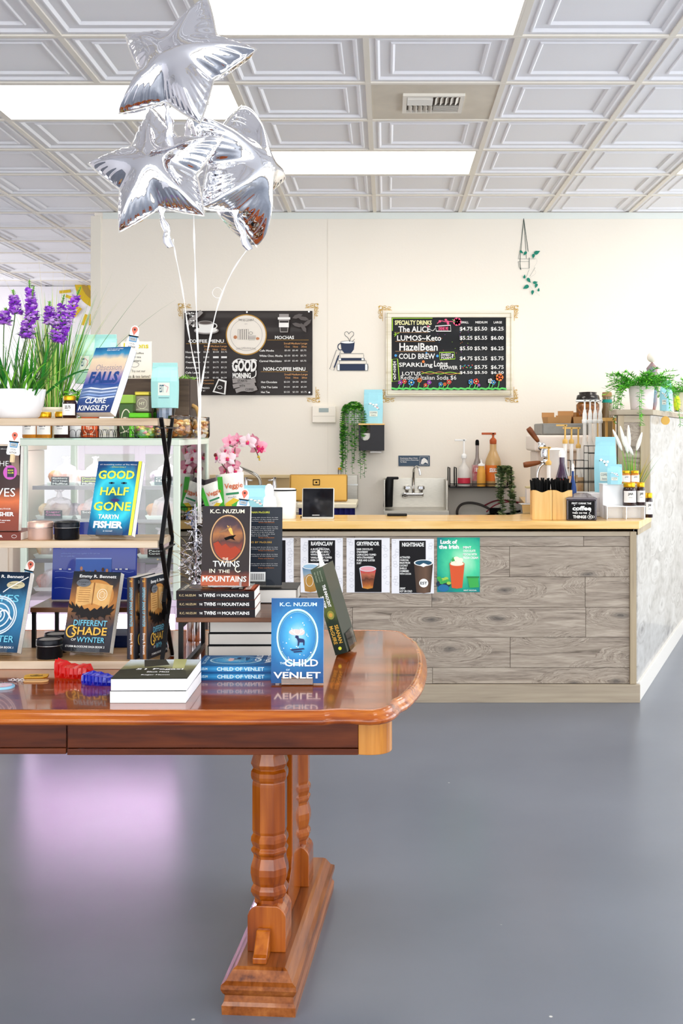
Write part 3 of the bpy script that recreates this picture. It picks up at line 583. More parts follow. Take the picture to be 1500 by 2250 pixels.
# ---------------------------------------------------------------- balloons
foil = mat('silver_foil', 'f0f0f3', .04, 1., bump=.12, bs=22); foils = mat('foil_seam', 'fbf7ee', .3, .8)
def star_balloon(name, label, loc, rad, rotM, tail_dir, puff=.30, seed=1):
    random.seed(seed)
    t = thing(name, label, 'balloon', loc, 0, 'silver star foil balloons')
    poly = []
    for i in range(10):
        a = R(90+36*i); r_ = rad*(1.0 if i % 2 == 0 else .56); poly.append(Vector((r_*math.cos(a), r_*math.sin(a))))
    # rounded outline sampled
    out = []
    for i in range(10):
        a, b = poly[i], poly[(i+1) % 10]
        for k in range(34):
            u = k/34; p = a.lerp(b, u); bow = math.sin(math.pi*u)*.035*rad; nrm = Vector((b.y-a.y, a.x-b.x)).normalized(); out.append(p-nrm*bow*-.35)
    n = len(out)
    def dist(p):
        acc = 0
        for i in range(10):
            a, b = poly[i], poly[(i+1) % 10]; ab = b-a; q = max(0, min(1, (p-a).dot(ab)/ab.dot(ab))); acc += max(1e-5, (p-(a+ab*q)).length)**-5
        return acc**-.2*1.12
    K = 22; m = MB()
    for sgn in (1, -1):
        vs = []
        for j in range(K+1):
            s_ = 1-(1-j/K)**1.0 if False else (j/K)
            s_ = 1-(1-s_)**1.6
            for i, q in enumerate(out):
                p = q*s_ if j else Vector((0, 0)); d_ = dist(p)/rad
                h = puff*rad*min(1.1, (d_/.44))**.58
                e = max(0, 1-d_*5.2)
                arm = 0
                notch = math.exp(-((min((i+34) % 68, 68-(i+34) % 68))/6.)**2)
                wr = .020*rad*math.sin(i*2*math.pi/6.1+seed+2*noise.noise(Vector((i*.21, seed, 0))))*e*(.6+.6*noise.noise(Vector((i*.13, seed, 5))))*(1 if d_ > .004 else 0)
                pleat = -.05*rad*notch*math.exp(-((d_-.08)/.11)**2)
                no = noise.noise(Vector((p.x*16, p.y*16, seed+sgn)))*.006*rad
                vs.append((p.x, p.y, sgn*max(0.0005, h+wr+pleat+no)) if j < K else (q.x, q.y, sgn*.0004))
        fs = [(j*n+i, (j+1)*n+i, (j+1)*n+(i+1) % n, j*n+(i+1) % n) for j in range(K) for i in range(n)]
        if sgn < 0: fs = [f[::-1] for f in fs]
        m.add(vs, fs, foil, True, rotM)
    m.build('foil_body', t)
    m = MB(); vs = [(q.x, q.y, 0) for q in out]+[(q.x*1.012+(q.normalized().x*.004), q.y*1.012+q.normalized().y*.004, .0006*math.sin(i*1.3)) for i, q in enumerate(out)]
    m.add(vs, [(i, (i+1) % n, n+(i+1) % n, n+i) for i in range(n)], foils, True, rotM); m.build('seam', t)
    # crumpled filling tail at the lower notch
    st = rotM @ Vector((poly[5].x*.98, poly[5].y*.98, 0)) if False else rotM @ Vector((0, -rad*.50, .0))
    d_ = Vector(tail_dir).normalized(); m = MB(); w_ = .012; sd_ = d_.cross(Vector((0, 1, 0))).normalized(); rg = []
    for k in range(9):
        u = k/8; ww = (.016 if k < 2 else .007 if k < 4 else .011)+.002*math.sin(k*2.1); p = st+d_*(.13*rad/.21*u)+Vector((.004*math.sin(k*1.7), 0, 0)); th = .006-.003*u
        rg.append([tuple(p+sd_*ww*math.cos(2*math.pi*i/10)+Vector((0, 1, 0))*th*math.sin(2*math.pi*i/10)*(1+.4*math.sin(i*2.7+k))) for i in range(10)])
    m.loft(rg, foil, smooth=True); m.build('tail', t)
    return t
def rot(x, y, z): return Matrix.Rotation(R(z), 4, 'Z') @ Matrix.Rotation(R(y), 4, 'Y') @ Matrix.Rotation(R(x), 4, 'X')
# star plane faces -Y (towards the room), then tipped
FZ = Matrix.Rotation(R(90), 4, 'X')
BZ = 3.35; sb = BZ/F
b1 = star_balloon('star_balloon', 'topmost silver star foil balloon, reaching the top of the frame', P(398, 140, BZ-.14), .222, Matrix.Rotation(R(-16), 4, 'Z') @ Matrix.Rotation(R(-20), 4, 'X') @ FZ @ Matrix.Rotation(R(-12), 4, 'Z'), (.05, 0, -1), .40, 1)
b2 = star_balloon('star_balloon', 'lower left silver star foil balloon with drooping tail', P(345, 375, BZ+.02), .215, Matrix.Rotation(R(-8), 4, 'Z') @ Matrix.Rotation(R(-16), 4, 'X') @ FZ @ Matrix.Rotation(R(10), 4, 'Z'), (.22, 0, -1), .40, 2)
b3 = star_balloon('star_balloon', 'lower right silver star foil balloon turned edge on with crinkled side', P(516, 378, BZ+.22), .236, Matrix.Rotation(R(60), 4, 'Z') @ Matrix.Rotation(R(-6), 4, 'X') @ FZ @ Matrix.Rotation(R(-16), 4, 'Z'), (.4, 0, -1), .62, 3)
rib = mat('white_ribbon', 'faf6f0', .4)
knot = (437, 835)
def ribbon(pp, nm, lab, w=.0035):
    m = MB(); p3 = chaikin([P(x, y, z) for x, y, z in pp], 3); vs = []
    for i, p in enumerate(p3):
        a = i*.35; s_ = Vector((math.cos(a), math.sin(a), 0)); vs += [p-s_*w*.5, p+s_*w*.5]
    m.add([tuple(v) for v in vs], [(2*i, 2*i+1, 2*i+3, 2*i+2) for i in range(len(p3)-1)], rib, True)
    m.tube([tuple(p) for p in p3], w*.28, rib, 5); tag(m.build(nm), lab, 'ribbon', 'ribbons of the star balloons')
bzk = 3.40
ribbon([(380, 525, BZ), (385, 560, BZ), (402, 640, BZ), (412, 720, BZ), (425, 790, bzk), (436, 840, bzk), (438, 950, bzk), (437, 1050, bzk), (438, 1150, bzk)], 'balloon_ribbon', 'leftmost white ribbon, hanging from the drooping tail of the lower left balloon', .005)
ribbon([(425, 465, BZ), (427, 540, BZ), (430, 640, BZ), (433, 740, BZ), (440, 850, bzk), (440, 1000, bzk), (441, 1150, bzk)], 'balloon_ribbon', 'middle white ribbon hanging straight down between the other two', .006)
ribbon([(543, 548, BZ+.2), (512, 590, BZ+.12), (480, 660, BZ), (462, 740, BZ), (446, 820, bzk), (436, 900, bzk), (435, 1000, bzk), (435, 1150, bzk)], 'balloon_ribbon', 'rightmost white ribbon slanting down from the crinkled balloon', .006)
m = MB(); c0 = P(477, 643, BZ); m.tube([c0+Vector((.015*math.cos(t*.5), .004*t*.2, .015*math.sin(t*.5))) for t in range(13)], .0009, rib, 4); tag(m.build('ribbon_curl'), 'thin pale curl of ribbon against the wall beside the right ribbon', 'ribbon')
# tinsel weight behind the books
tin = mat('silver_tinsel', 'e8e8ee', .15, 1.)
wt_ = thing('balloon_weight', 'silver tinsel balloon weight with gold wire sprigs beside the standing books', 'balloon weight', (PX(428, 3.51), 3.51, .76))
MB().lathe([(.024, 0), (.026, .01), (.026, .13), (.02, .16), (.012, .17)], tin, 14).build('weight_body', wt_)
random.seed(5); m = MB()
for i in range(160):
    a = random.uniform(0, 6.28); z = random.uniform(.16, .40); r_ = random.uniform(.01, .05)*(1.2-abs(z-.24)*3); 
    p0 = Vector((0, 0, z)); p1 = Vector((r_*math.cos(a), r_*math.sin(a), z+random.uniform(-.03, .03))); m.tube([p0, (p0+p1)/2+Vector((0, 0, .008)), p1], .0012, tin, 3)
    if i % 2: m.add([p1, p1+Vector((.008, 0, .004)), p1+Vector((.004, .002, .012))], [(0, 1, 2)], tin)
m.tube([(0, 0, .16), (.004, 0, .3), (.003, -.01, .42)], .003, tin, 5)
m.build('tinsel', wt_, kind='stuff')
gw = mat('gold_wire', 'c8b070', .3, .8); m = MB()
for i in range(14):
    a = random.uniform(2.2, 4.2); l = random.uniform(.05, .13); z = random.uniform(.16, .26); e = Vector((l*math.cos(a), l*math.sin(a)*.5, z+random.uniform(0, .09)))
    m.tube([(0, 0, z), tuple(e*.5+Vector((0, 0, z*.5+.012))), tuple(e)], .0007, gw, 3); m.ball(tuple(e), .0028, mat('gold_bead', 'e5cf9a', .3), 6, 4)
m.build('wire_sprigs', wt_)
# ---------------------------------------------------------------- books
def book_parts(t, w, h, th, cov, spine=None, hard=False, back=None, pg=None):
    """local frame: x across the cover, z up the cover, front cover faces -y; origin at the bottom back left corner"""
    c = .0024 if hard else .0006; o_ = .003 if hard else 0.; m = MB(); sp = spine or cov; bk = back or sp
    m.box(0, w, -th, -th+c, 0, h, cov); m.box(0, w, -c, 0, 0, h, bk); m.box(0, c, -th+c, -c, 0, h, sp)
    m.build('cover', t, bevel=.0006 if hard else .0002, seg=1)
    q = MB(); q.box(c, w-o_-.0005, -th+c, -c, o_+.0004, h-o_-.0004, pg or pages); q.build('page_block', t)
def art_front(w, h, th, U=1., V=1., m=0.): return Art((m, -th-.0001, h-m), (w-2*m, 0, 0), (0, 0, -h+2*m), (0, -1, 0), U, V)
def art_spine(w, h, th, U=1., V=1.): return Art((-.0001, -th, h), (0, 0, -h), (0, th, 0), (-1, 0, 0), U, V)
def leanM(loc, yaw, lean, roll=0): return Matrix.Translation(loc) @ Matrix.Rotation(R(-yaw), 4, 'Z') @ Matrix.Rotation(R(-lean), 4, 'X') @ Matrix.Rotation(R(roll), 4, 'Y')
def flatM(x, y, z, L):   # lying on its back, spine towards the camera, head of the book to the left
    return Matrix.Translation((x, y, z)) @ Matrix(((0, 0, -1, L), (1, 0, 0, 0), (0, -1, 0, 0), (0, 0, 0, 1)))
def standing(name, label, loc, yaw, lean, w, h, th, cov, front, spine_m=None, spine=None, hard=False, stand=True, group=None, back=None):
    t = thing(name, label, 'book', group=group, M=leanM(loc, yaw, lean))
    book_parts(t, w, h, th, cov, spine_m, hard, back)
    if front: a = art_front(w, h, th); front(a); a.build('cover_print', t)
    if spine: a = art_spine(w, h, th); spine(a); a.build('spine_print', t)
    return t
def easel(label, loc, yaw, lean, w=.09, h=.1, lip=.018, mt=None):
    """bent clear sheet: lip, ledge and leaning back"""
    mt = mt or acryl; t = tag(MB().build('x'), None) if False else None
    M = Matrix.Translation(loc) @ Matrix.Rotation(R(-yaw), 4, 'Z'); s_, c_ = math.sin(R(lean)), math.cos(R(lean))
    return M
def stand_for(bookM, w, th, label, wf=.6, up=.12, lip=.016, mt=None):
    m = MB(); mt = mt or acryl; x0, x1 = w*(1-wf)/2, w*(1+wf)/2
    m.box(x0, x1, .0006, .0026, -.001, up, mt); m.box(x0, x1, -th-.004, .0026, -.003, -.001, mt); m.box(x0, x1, -th-.004, -th-.002, -.001, lip, mt)
    o = m.build('book_stand'); o.matrix_world = bookM; return tag(o, label, 'book stand')
gtitle = mat('gold_title', 'e2b44c', .4); cyan = mat('cyan_title', '6fc3dc', .4); yel = mat('yellow_title', 'e8ec4a', .4); cream = mat('cream_title', 'f3ead2', .5); orange = mat('orange_title', 'd07a35', .5)
# -- the dark snowglobe-blue book standing at the front of the table
ice = ramp('ice_cover', [(0, '6cbbe0'), (.35, '2f8cc4'), (.7, '14629c'), (1, '124c86')], 'r', .22, 5, cen=(.48, .55), rad=.85, asp=1.5)
icein = ramp('ice_oval', [(0, 'b4e2f2'), (.45, '44a8d8'), (.85, '1f78b6'), (1, '1c68a2')], 'r', .18, 4, cen=(.5, .55), rad=.6)
navyp = mat('navy_print', '1b2a5a', .5); palep = mat('pale_blue_print', 'cfeefa', .4); pinkp = mat('pink_glow_print', 'f7c9c4', .4)
dots = []
def fr_child(a):
    a.rect(0, 0, 1, 1, ice); a.text('K.C. NUZUM', .16, .05, .87, .095, palep, .02)
    a.ell(.5, .46, .40, .335, palep, 40); a.ell(.5, .46, .375, .318, mat('ice_ring', '86cdea', .4), 40); a.ell(.5, .46, .345, .295, icein, 40, own=True); a.ring(.5, .46, .355, .305, .006, navyp, 40)
    random.seed(3)
    for i in range(26):
        x, y = .5+random.uniform(-.3, .3), .46+random.uniform(-.25, .25); r_ = random.uniform(.004, .012); a.ell(x, y, r_, r_*.66, wht, 10, up=(i == 0))
    a.ell(.46, .40, .12, .035, pinkp, 18); a.ell(.57, .40, .07, .035, pinkp, 18)
    for sx in (-1, 1):
        a.line([(.5, .445), (.5+sx*.06, .41), (.5+sx*.13, .375)], .008, wht); a.line([(.5+sx*.06, .41), (.5+sx*.06, .37)], .007, wht); a.line([(.5+sx*.10, .39), (.5+sx*.11, .35)], .006, wht)
    a.poly([(.47, .435), (.52, .44), (.53, .47), (.62, .48), (.64, .50), (.635, .555), (.615, .555), (.61, .52), (.54, .52), (.53, .56), (.505, .56), (.51, .505), (.49, .475), (.455, .46)], navyp)
    a.poly([(.36, .60), (.62, .585), (.64, .60), (.40, .62)], navyp); a.poly([(.42, .625), (.58, .615), (.6, .63), (.44, .64)], navyp)
    a.text('THE', .17, .75, .27, .775, palep, .01); a.text('CHILD', .26, .715, .90, .80, wht, .02); a.text('OF', .29, .83, .36, .85, palep, .01)
    a.text('VENLET', .05, .865, .95, .94, wht, .02)
def sp_child(a): a.rect(0, 0, 1, 1, ice); a.text('NUZUM', .03, .3, .14, .62, palep, .02); a.text('CHILD OF VENLET', .26, .22, .86, .74, palep, .02)
Z0 = 2.885
M = leanM(P(595, 1505, Z0+.02)+Vector((0, .0, 0)), 0, 4); M.translation.z = TZ+.004; M.translation.x = PX(595, Z0)
t = thing('book', 'blue paperback with a glowing stag in an oval, standing on the table front', 'book', M=M)
book_parts(t, .1325, .2135, .018, ice); a = art_front(.1325, .2135, .018); fr_child(a); a.build('cover_print', t)
stand_for(M, .1325, .018, 'small clear stand under the blue stag book', mt=glass('amber_acrylic', 'e2b890', .05, .5))
# -- lying stack of the same blue book
for i in range(2):
    z = TZ+i*.0192; L_ = .203
    M = flatM(PX(432, 2.944)+i*-.001, 2.944+i*.002, z+.0190, L_) ; M.translation.z = z
    t = thing('book', ['lower of the two blue paperbacks stacked spine out beside the stag book', 'upper of the two blue paperbacks, its icy cover facing up'][i], 'book', M=M, group='stacked blue paperbacks')
    book_parts(t, .13, L_, .0188, ice); a = art_spine(.13, L_, .0188); sp_child(a); a.build('spine_print', t)
    if i: a = art_front(.13, L_, .0188); fr_child(a); a.build('cover_print', t)
# -- two thick white paperbacks in the front left
pcol = ramp('pegasi_cover', [(0, '24261f'), (.35, '4c4a33'), (.6, '8d8a5e'), (.8, 'c6cfc8'), (1, 'dfe8ee')], 'v', .35, 3); pgw = mat('bright_pages', 'fbfbfd', .8)
for i in range(2):
    L_ = .226; M = Matrix.Translation((PX(241, 2.697)+i*.001, 2.697+L_+i*-.002, TZ+i*.0287)) @ Matrix.Rotation(R(-90), 4, 'X') @ Matrix.Identity(4)
    M = Matrix.Translation((PX(241, 2.697)+i*.002, 2.697+i*.001, TZ+i*.0287)) @ Matrix.Rotation(R(.8*i), 4, 'Z') @ Matrix(((1, 0, 0, 0), (0, 0, 1, 0), (0, -1, 0, 0), (0, 0, 0, 1)))
    t = thing('book', ['lower thick paperback of the front pair, white pages facing out', 'upper thick paperback of the front pair with a dark landscape cover'][i], 'book', M=M, group='pair of thick paperbacks')
    book_parts(t, .18, L_, .0285, pcol, pcol, pg=pgw)
    if i:
        a = art_front(.18, L_, .0285); a.rect(0, 0, 1, 1, pcol); a.poly([(.2, .02), (.5, .0), (.62, .3), (.3, .42)], mat('peg_dark', '33342c', .4)); a.poly([(.0, .55), (.5, .42), (.9, .6), (1, 1), (0, 1)], mat('peg_hill', '2f3020', .5)); a.poly([(.62, .0), (.8, .0), (.86, .5), (.7, .5)], mat('peg_light', 'b9b777', .4))
        a.text('51 Pegasi', .22, .50, .86, .60, wht, .02); a.text('Black Mass', .40, .66, .70, .72, wht, .02); a.text('Roger Hamm', .36, .82, .74, .88, wht, .02); a.build('cover_print', t)
# -- leaning green hardcover
gcov = ramp('green_spine', [(0, '46543f'), (.3, '39452f'), (.5, '5e6a38'), (.62, '2c3a2c'), (1, '232c26')], 'u', .12, 4)
gfc = ramp('green_front', [(0, '2b3226'), (.5, '6c7a52'), (1, '3b4430')], 'v', .3, 4); Zl = 3.25
hL = .253; M = Matrix.Translation(P(737, 1446, Zl)) @ Matrix.Rotation(R(-8), 4, 'Z') @ Matrix.Rotation(R(-16.7), 4, 'Y')
# book frame: spine (-x side of the book) must face the camera: turn it a quarter
M = M @ Matrix(((0, -1, 0, 0), (1, 0, 0, 0), (0, 0, 1, 0), (0, 0, 0, 1)))
M.translation = (PX(737, Zl), Zl, TZ+.0045)
t = thing('book', 'olive green hardcover leaning spine out at the right of the table', 'book', M=M)
book_parts(t, .16, hL, .036, gfc, gcov, True)
a = art_spine(.16, hL, .036); a.rect(0, 0, 1, 1, gcov)
for i, s_ in enumerate(('the October', 'Daye novels', 'bestselling')): a.text(s_, .04+.0, .68-.22*i, .16, .80-.22*i, mat('dim_title', 'a9b39a', .5), .0)
a.text('THE INNOCENT', .20, .20, .46, .46, wht, .03); a.text('SLEEP', .32, .58, .46, .84, wht, .03); a.ell(.55, .45, .05, .28, mat('moss_print', '9a9c48', .5), 16); a.ell(.55, .45, .025, .16, mat('amber_glow', 'd8a64c', .5), 12)
a.text('SEANAN', .67, .12, .88, .42, gtitle, .02); a.text('McGUIRE', .67, .54, .88, .84, gtitle, .02); a.ell(.935, .48, .02, .14, yel, 10); a.build('spine_print', t)
stand_for(M @ Matrix.Translation((0, 0, 0)), .16, .036, 'clear stand under the leaning green hardcover', .7, .06, .05)
# ---------------------------------------------------------------- walnut riser with black legs, and its books
rz0 = PX(386, 3.05); rz1 = PX(652, 3.05); top_z = PZ(1357, 3.05)
dk = wood('dark_walnut_board', ['3a2014', '56331f', '664029', '7a5036'], 0, .35, .2, fine=30, stretch=12)
rs = thing('display_riser', 'dark walnut riser on black metal legs carrying the book stack', 'riser', (rz0, 3.05, TZ))
MB().box(0, rz1-rz0, 0, .40, top_z-TZ-.013, top_z-TZ, dk).build('board', rs, bevel=.002)
for x in (.006, rz1-rz0-.018):
    for y in (.01, .38): MB().box(x, x+.012, y-.006, y+.006, 0, top_z-TZ-.014, black).build('leg', rs)
    MB().box(x, x+.012, .016, .374, top_z-TZ-.028, top_z-TZ-.0145, black).build('rail', rs)
    MB().box(x, x+.012, .016, .374, .0, .010, black).build('foot_rail', rs)
umb = mat('umber_cover', '170d12', .4, spec=.2)
um = ramp('twins_cover', [(0, '8a3a1c'), (.12, '6b2c1a'), (.2, '1e0e10'), (.6, '24130f'), (1, '160c14')], 'v', .12, 4)
umo = ramp('twins_oval', [(0, 'c24a22'), (.25, '8d3220'), (.42, '4e2a24'), (.6, 'a86a38'), (.8, '4a3138'), (1, '35222e')], 'v', .35, 3)
def fr_twins(a):
    a.rect(0, 0, 1, 1, um); a.text('K.C. NUZUM', .16, .04, .88, .09, cream, .02)
    a.ell(.54, .41, .37, .30, mat('oval_rim', 'b08a60', .35, .3), 40); a.ell(.54, .41, .345, .285, mat('oval_rim2', '4a2f26', .4), 40); a.ell(.54, .41, .32, .268, umo, 40, own=True)
    a.poly([(.52, .24), (.62, .28), (.66, .37), (.6, .35), (.56, .31)], mat('flame', 'f0b24a', .4)); a.poly([(.46, .40), (.58, .375), (.72, .36), (.66, .395), (.7, .43), (.6, .41), (.5, .43)], ink); a.line([(.36, .33), (.5, .3), (.6, .25)], .02, mat('wingbrown', '8c6446', .5))
    a.poly([(.24, .47), (.34, .44), (.42, .5), (.5, .47), (.6, .53), (.7, .5), (.83, .56), (.7, .64), (.5, .67), (.34, .62)], mat('rock_red', 'a43c22', .6))
    a.text('THE', .44, .645, .56, .68, cream, .01); a.text('TWINS', .24, .685, .80, .76, wht, .01); a.text('IN', .17, .785, .29, .835, cream, .01); a.text('THE', .36, .795, .60, .835, cream, .01)
    a.line([(.74, .75), (.70, .79), (.76, .83), (.82, .81)], .012, cream, smooth=2); a.rect(0, .865, .80, .99, mat('tape_orange', 'b3522a', .35)); a.text('MOUNTAINS', .03, .875, .95, .945, mat('pale_title', 'dfe9e2', .4), .02)
def sp_twins(a): a.rect(0, 0, 1, 1, umb); a.text('K.C. NUZUM', .04, .36, .25, .62, mat('dull_gold', 'b9a57a', .4), .02); a.text('THE', .29, .38, .33, .62, wht, .01); a.text('TWINS', .35, .26, .50, .68, wht, .02); a.text('IN THE', .52, .34, .565, .6, wht, .0); a.text('MOUNTAINS', .58, .30, .93, .68, wht, .02)
zz = top_z; L_ = .2095
for i in range(3):
    th = .0232; M = flatM(PX(387, 3.05)+(.001, .0, -.002)[i], 3.052+.004*i, zz, L_)
    t = thing('book', ['bottom dark paperback of the three on the walnut riser', 'middle dark paperback of the three on the walnut riser', 'topmost dark paperback of the three on the walnut riser'][i], 'book', M=M, group='dark paperbacks stacked on the riser')
    book_parts(t, .133, L_, th-.0003, um, umb); a = art_spine(.133, L_, th-.0003); sp_twins(a); a.build('spine_print', t)
    if i == 2: a = art_front(.133, L_, th-.0003); fr_twins(a); a.build('cover_print', t)
    zz += th
Zt = 3.10; M = leanM((PX(441, Zt), Zt+.03, zz+.004), 2, 7)
t = thing('book', 'dark paperback with a bird above a fiery oval, standing on the dark stack', 'book', M=M)
book_parts(t, .131, .218, .022, um, umb); a = art_front(.131, .218, .022); fr_twins(a); a.build('cover_print', t)
stand_for(M, .131, .022, 'clear stand holding the fiery oval book on the stack', .7)
# hardcover lying behind, with the back-cover book on it
hb = mat('charcoal_cover', '101216', .4, spec=.2); slate = ramp('slate_back', [(0, '1c2430'), (.7, '27384a'), (.9, '2f4a62'), (1, '203a52')], 'u', .03)
M = Matrix.Translation((PX(552, 3.30), 3.30, top_z)) @ Matrix(((1, 0, 0, 0), (0, 0, 1, 0), (0, -1, 0, 0), (0, 0, 0, 1)))
t = thing('book', 'hardcover lying on the walnut riser, cream page edges facing out', 'book', M=M)
book_parts(t, .132, .15, .042, hb, hb, True)
Zb = 3.33; M = leanM((PX(485, Zb), Zb+.025, top_z+.0465), 0, 5)
t = thing('book', 'slate blue hardcover seen from the back, standing behind the fiery oval book', 'book', M=M)
book_parts(t, .176, .228, .024, slate, slate, True)
a = art_front(.176, .228, .024); a.text('SEANAN McGUIRE', .42, .055, .80, .08, yel, .0)
for k, (v, n_) in enumerate(((.13, 3), (.25, 6), (.51, 2), (.60, 2), (.72, 2))): a.lines(['an enchanting tale from first to last', 'for all the readers of the many works', 'and weaving them into the best of', 'the long night of it all and some', 'to the page just for the help they', 'wrote within it beautifully'][:n_], .34, v, .94, .023, wht, .5, 0)
for v in (.19, .385, .55, .65, .77): a.text('Praise and Review', .62, v, .88, v+.014, orange, 0)
a.text('ALSO BY McGUIRE', .42, .44, .84, .462, gtitle, 0)
a.rect(.40, .83, .74, .95, wht)
for i in range(22): a.rect(.44+i*.0125, .85, .44+i*.0125+(.004 if i % 3 else .008), .93, ink, up=(i == 0))
a.build('back_print', t)
stand_for(M, .176, .024, 'clear stand holding the slate blue back-cover book', .5)
# hardcovers under the riser, spines away
for i in range(4):
    th = .0345; Zs = 3.24; M = Matrix.Translation((PX(456, Zs)+.002*i, Zs, TZ+.0005+i*(th+.0003))) @ Matrix(((1, 0, 0, 0), (0, 0, 1, 0), (0, -1, 0, 0), (0, 0, 0, 1)))
    if TZ+(i+1)*th > top_z-.014: break
    t = thing('book', ['lowest black hardcover in the stack under the walnut riser', 'second hardcover from the bottom under the walnut riser', 'third hardcover from the bottom under the walnut riser', 'topmost black hardcover under the walnut riser'][i], 'book', M=M, group='hardcovers under the riser')
    book_parts(t, .19, .15, th, hb, hb, True)
# ---------------------------------------------------------------- three tier shelf on the table
RZ = 3.08; rx1 = PX(346.5, RZ); rx0 = -1.42; rd = .19
oak = wood('light_oak_board', ['9a7f62', 'bba386', 'cbb69b', 'd6c5ae'], 0, .45, .1, fine=34, stretch=16); oakt = wood('warm_oak_top', ['7d5a39', 'a07a50', 'b08a5e', 'bd996c'], 0, .4, .15, fine=24, stretch=14)
tiers = [(TZ+.0005, .783), (PZ(1204, RZ), PZ(1188, RZ)), (PZ(935, RZ), PZ(918.7, RZ))]
sh = thing('tiered_shelf', 'three tier oak display shelf with crossed black legs on the table', 'shelf', (rx0, RZ, TZ))
for z0, z1 in tiers:
    MB().box(0, rx1-rx0, 0, rd, z0-TZ, z1-TZ-.001, oak).build('shelf_board', sh, bevel=.001); MB().box(.001, rx1-rx0-.001, .001, rd-.001, z1-TZ-.001, z1-TZ, oakt).build('shelf_top', sh)
def bar(m, p, q, w=.006):
    d = (Vector(q)-Vector(p)); M = Matrix.Translation(p) @ d.to_track_quat('Z', 'X').to_matrix().to_4x4(); m.box(-w*.7, w*.7, -w, w, 0, d.length, black, M)
for x in (rx1-rx0+.006, -.006):
    zs = [tiers[0][1]-TZ-.02, tiers[1][1]-TZ-.01, tiers[2][1]-TZ]
    zm = [(zs[0]+zs[1])/2, (zs[1]+zs[2])/2]
    for y0, ys_ in ((.002, (0., .12, .0, .12, 0.)), (rd, (rd, .07, rd, .07, rd))):
        pp = [(x+(.003 if y0 < .1 else -.003), ys_[i], z) for i, z in enumerate((zs[0], zm[0], zs[1], zm[1], zs[2]))]
        m = MB()
        for i in range(4): bar(m, pp[i], pp[i+1], .0055)
        m.build('leg', sh)
    m = MB()
    for z in (zs[1]-.02, zs[2]-.028): m.box(x-.001 if x > 0 else x-.006, x+.006 if x < 0 else x+.006, .0, rd, z, z+.004, black)
    m.build('bracket', sh)
zA, zB, zC = tiers[0][1], tiers[1][1], tiers[2][1]
# top tier: Obsession Falls
fall = ramp('falls_cover', [(0, '2c3c6e'), (.18, '3a5590'), (.3, '6f86ad'), (.42, '2d4f96'), (.52, '8d7fb5'), (.66, 'e6c9ae'), (.82, 'f0d9b4'), (.9, '3f93ba'), (1, '14578f')], 'v', .12, 3)
fallt = mat('falls_title', '2b4a8a', .4)
def fr_falls(a):
    a.rect(0, 0, 1, 1, fall); a.lines(['HOW DO YOU SAVE YOURSELF', 'FROM A PERFECT LIE?'], .35, .02, .80, .022, wht, .6)
    a.text('Obsession', .2, .27, .92, .36, mat('script_grey', '8c8797', .4), -.01, .03); a.text('FALLS', .12, .38, .92, .56, fallt, .05)
    for v, c in ((.63, 'e6eaf4'), (.68, 'c3cfe4'), (.73, '93aede'), (.77, 'd6dff0')): a.poly([(0, v+.02), (.25, v-.01), (.55, v+.015), (1, v-.01), (1, v+.012), (.6, v+.035), (.2, v+.012)], mat('wave_'+c, c, .5))
    a.text('CLAIRE', .22, .79, .80, .87, wht, .02); a.text('KINGSLEY', .10, .90, .94, .98, wht, .02)
def put_shelf(name, label, px, Z, z, yaw, lean, w, h, th, cov, front, **k):
    M = leanM((PX(px, Z), Z, z), yaw, lean); t = thing(name, label, 'book', M=M); book_parts(t, w, h, th, cov, k.get('sp')); a = art_front(w, h, th); front(a); a.build('cover_print', t)
    if k.get('spf'): a = art_spine(w, h, th); k['spf'](a); a.build('spine_print', t)
    if k.get('stand'): stand_for(M, w, th, k['stand'])
    return t
put_shelf('book', 'paperback with a stormy blue sea cover leaning on the top shelf', 176, 3.19, zC+.004, 24, 27, .122, .208, .028, fall, fr_falls)
face = ramp('half_cover', [(0, '0c4668'), (.3, '1793b4'), (.55, '3fd0e0'), (.75, '1589b2'), (1, '0f3f72')], 'r', .3, 3, cen=(.5, .5), rad=.72, asp=1.4)
def fr_half(a):
    a.rect(0, 0, 1, 1, face); a.ell(.38, .30, .07, .014, mat('eye_dark', '14506c', .4), 14); a.ell(.66, .30, .07, .014, mat('eye_dark', '14506c', .4), 14); a.ell(.38, .30, .022, .013, ink, 10); a.ell(.66, .30, .022, .013, ink, 10)
    a.poly([(.49, .38), (.53, .38), (.56, .47), (.52, .485), (.47, .47)], mat('nose_dark', '1b7ba0', .4)); a.poly([(.41, .535), (.47, .515), (.51, .52), (.56, .515), (.63, .535), (.52, .57)], mat('lips', '3a2a6a', .4))
    a.poly([(.93, 0), (1, 0), (1, 1), (.93, 1)], yel); a.text('#1 bestselling author of The Wives', .06, .04, .9, .06, wht, 0); a.text('- OPRAH DAILY', .3, .075, .66, .09, yel, 0)
    a.text('GOOD', .06, .13, .88, .25, yel, .03); a.text('HALF', .16, .36, .80, .47, yel, .02); a.text('GONE', .06, .56, .90, .68, yel, .02); a.text('TARRYN', .20, .73, .66, .79, wht, .03); a.text('FISHER', .12, .82, .78, .915, wht, .05); a.text('a novel', .36, .94, .56, .96, wht, 0)
put_shelf('book', 'teal paperback with yellow title over a face, leaning on the middle shelf', 200, 3.155, zB+.004, 12, 19, .131, .211, .024, face, fr_half, stand='clear stand under the teal and yellow paperback')
wyn = ramp('wynter_cover', [(0, '2b2a30'), (.3, '3a3a44'), (.45, '6a4a34'), (.6, 'b87a3e'), (.85, '3a3434'), (1, '1d2a36')], 'v', .25, 4)
parch = mat('parchment', 'e6b570', .5, nz=.25, ns=40)
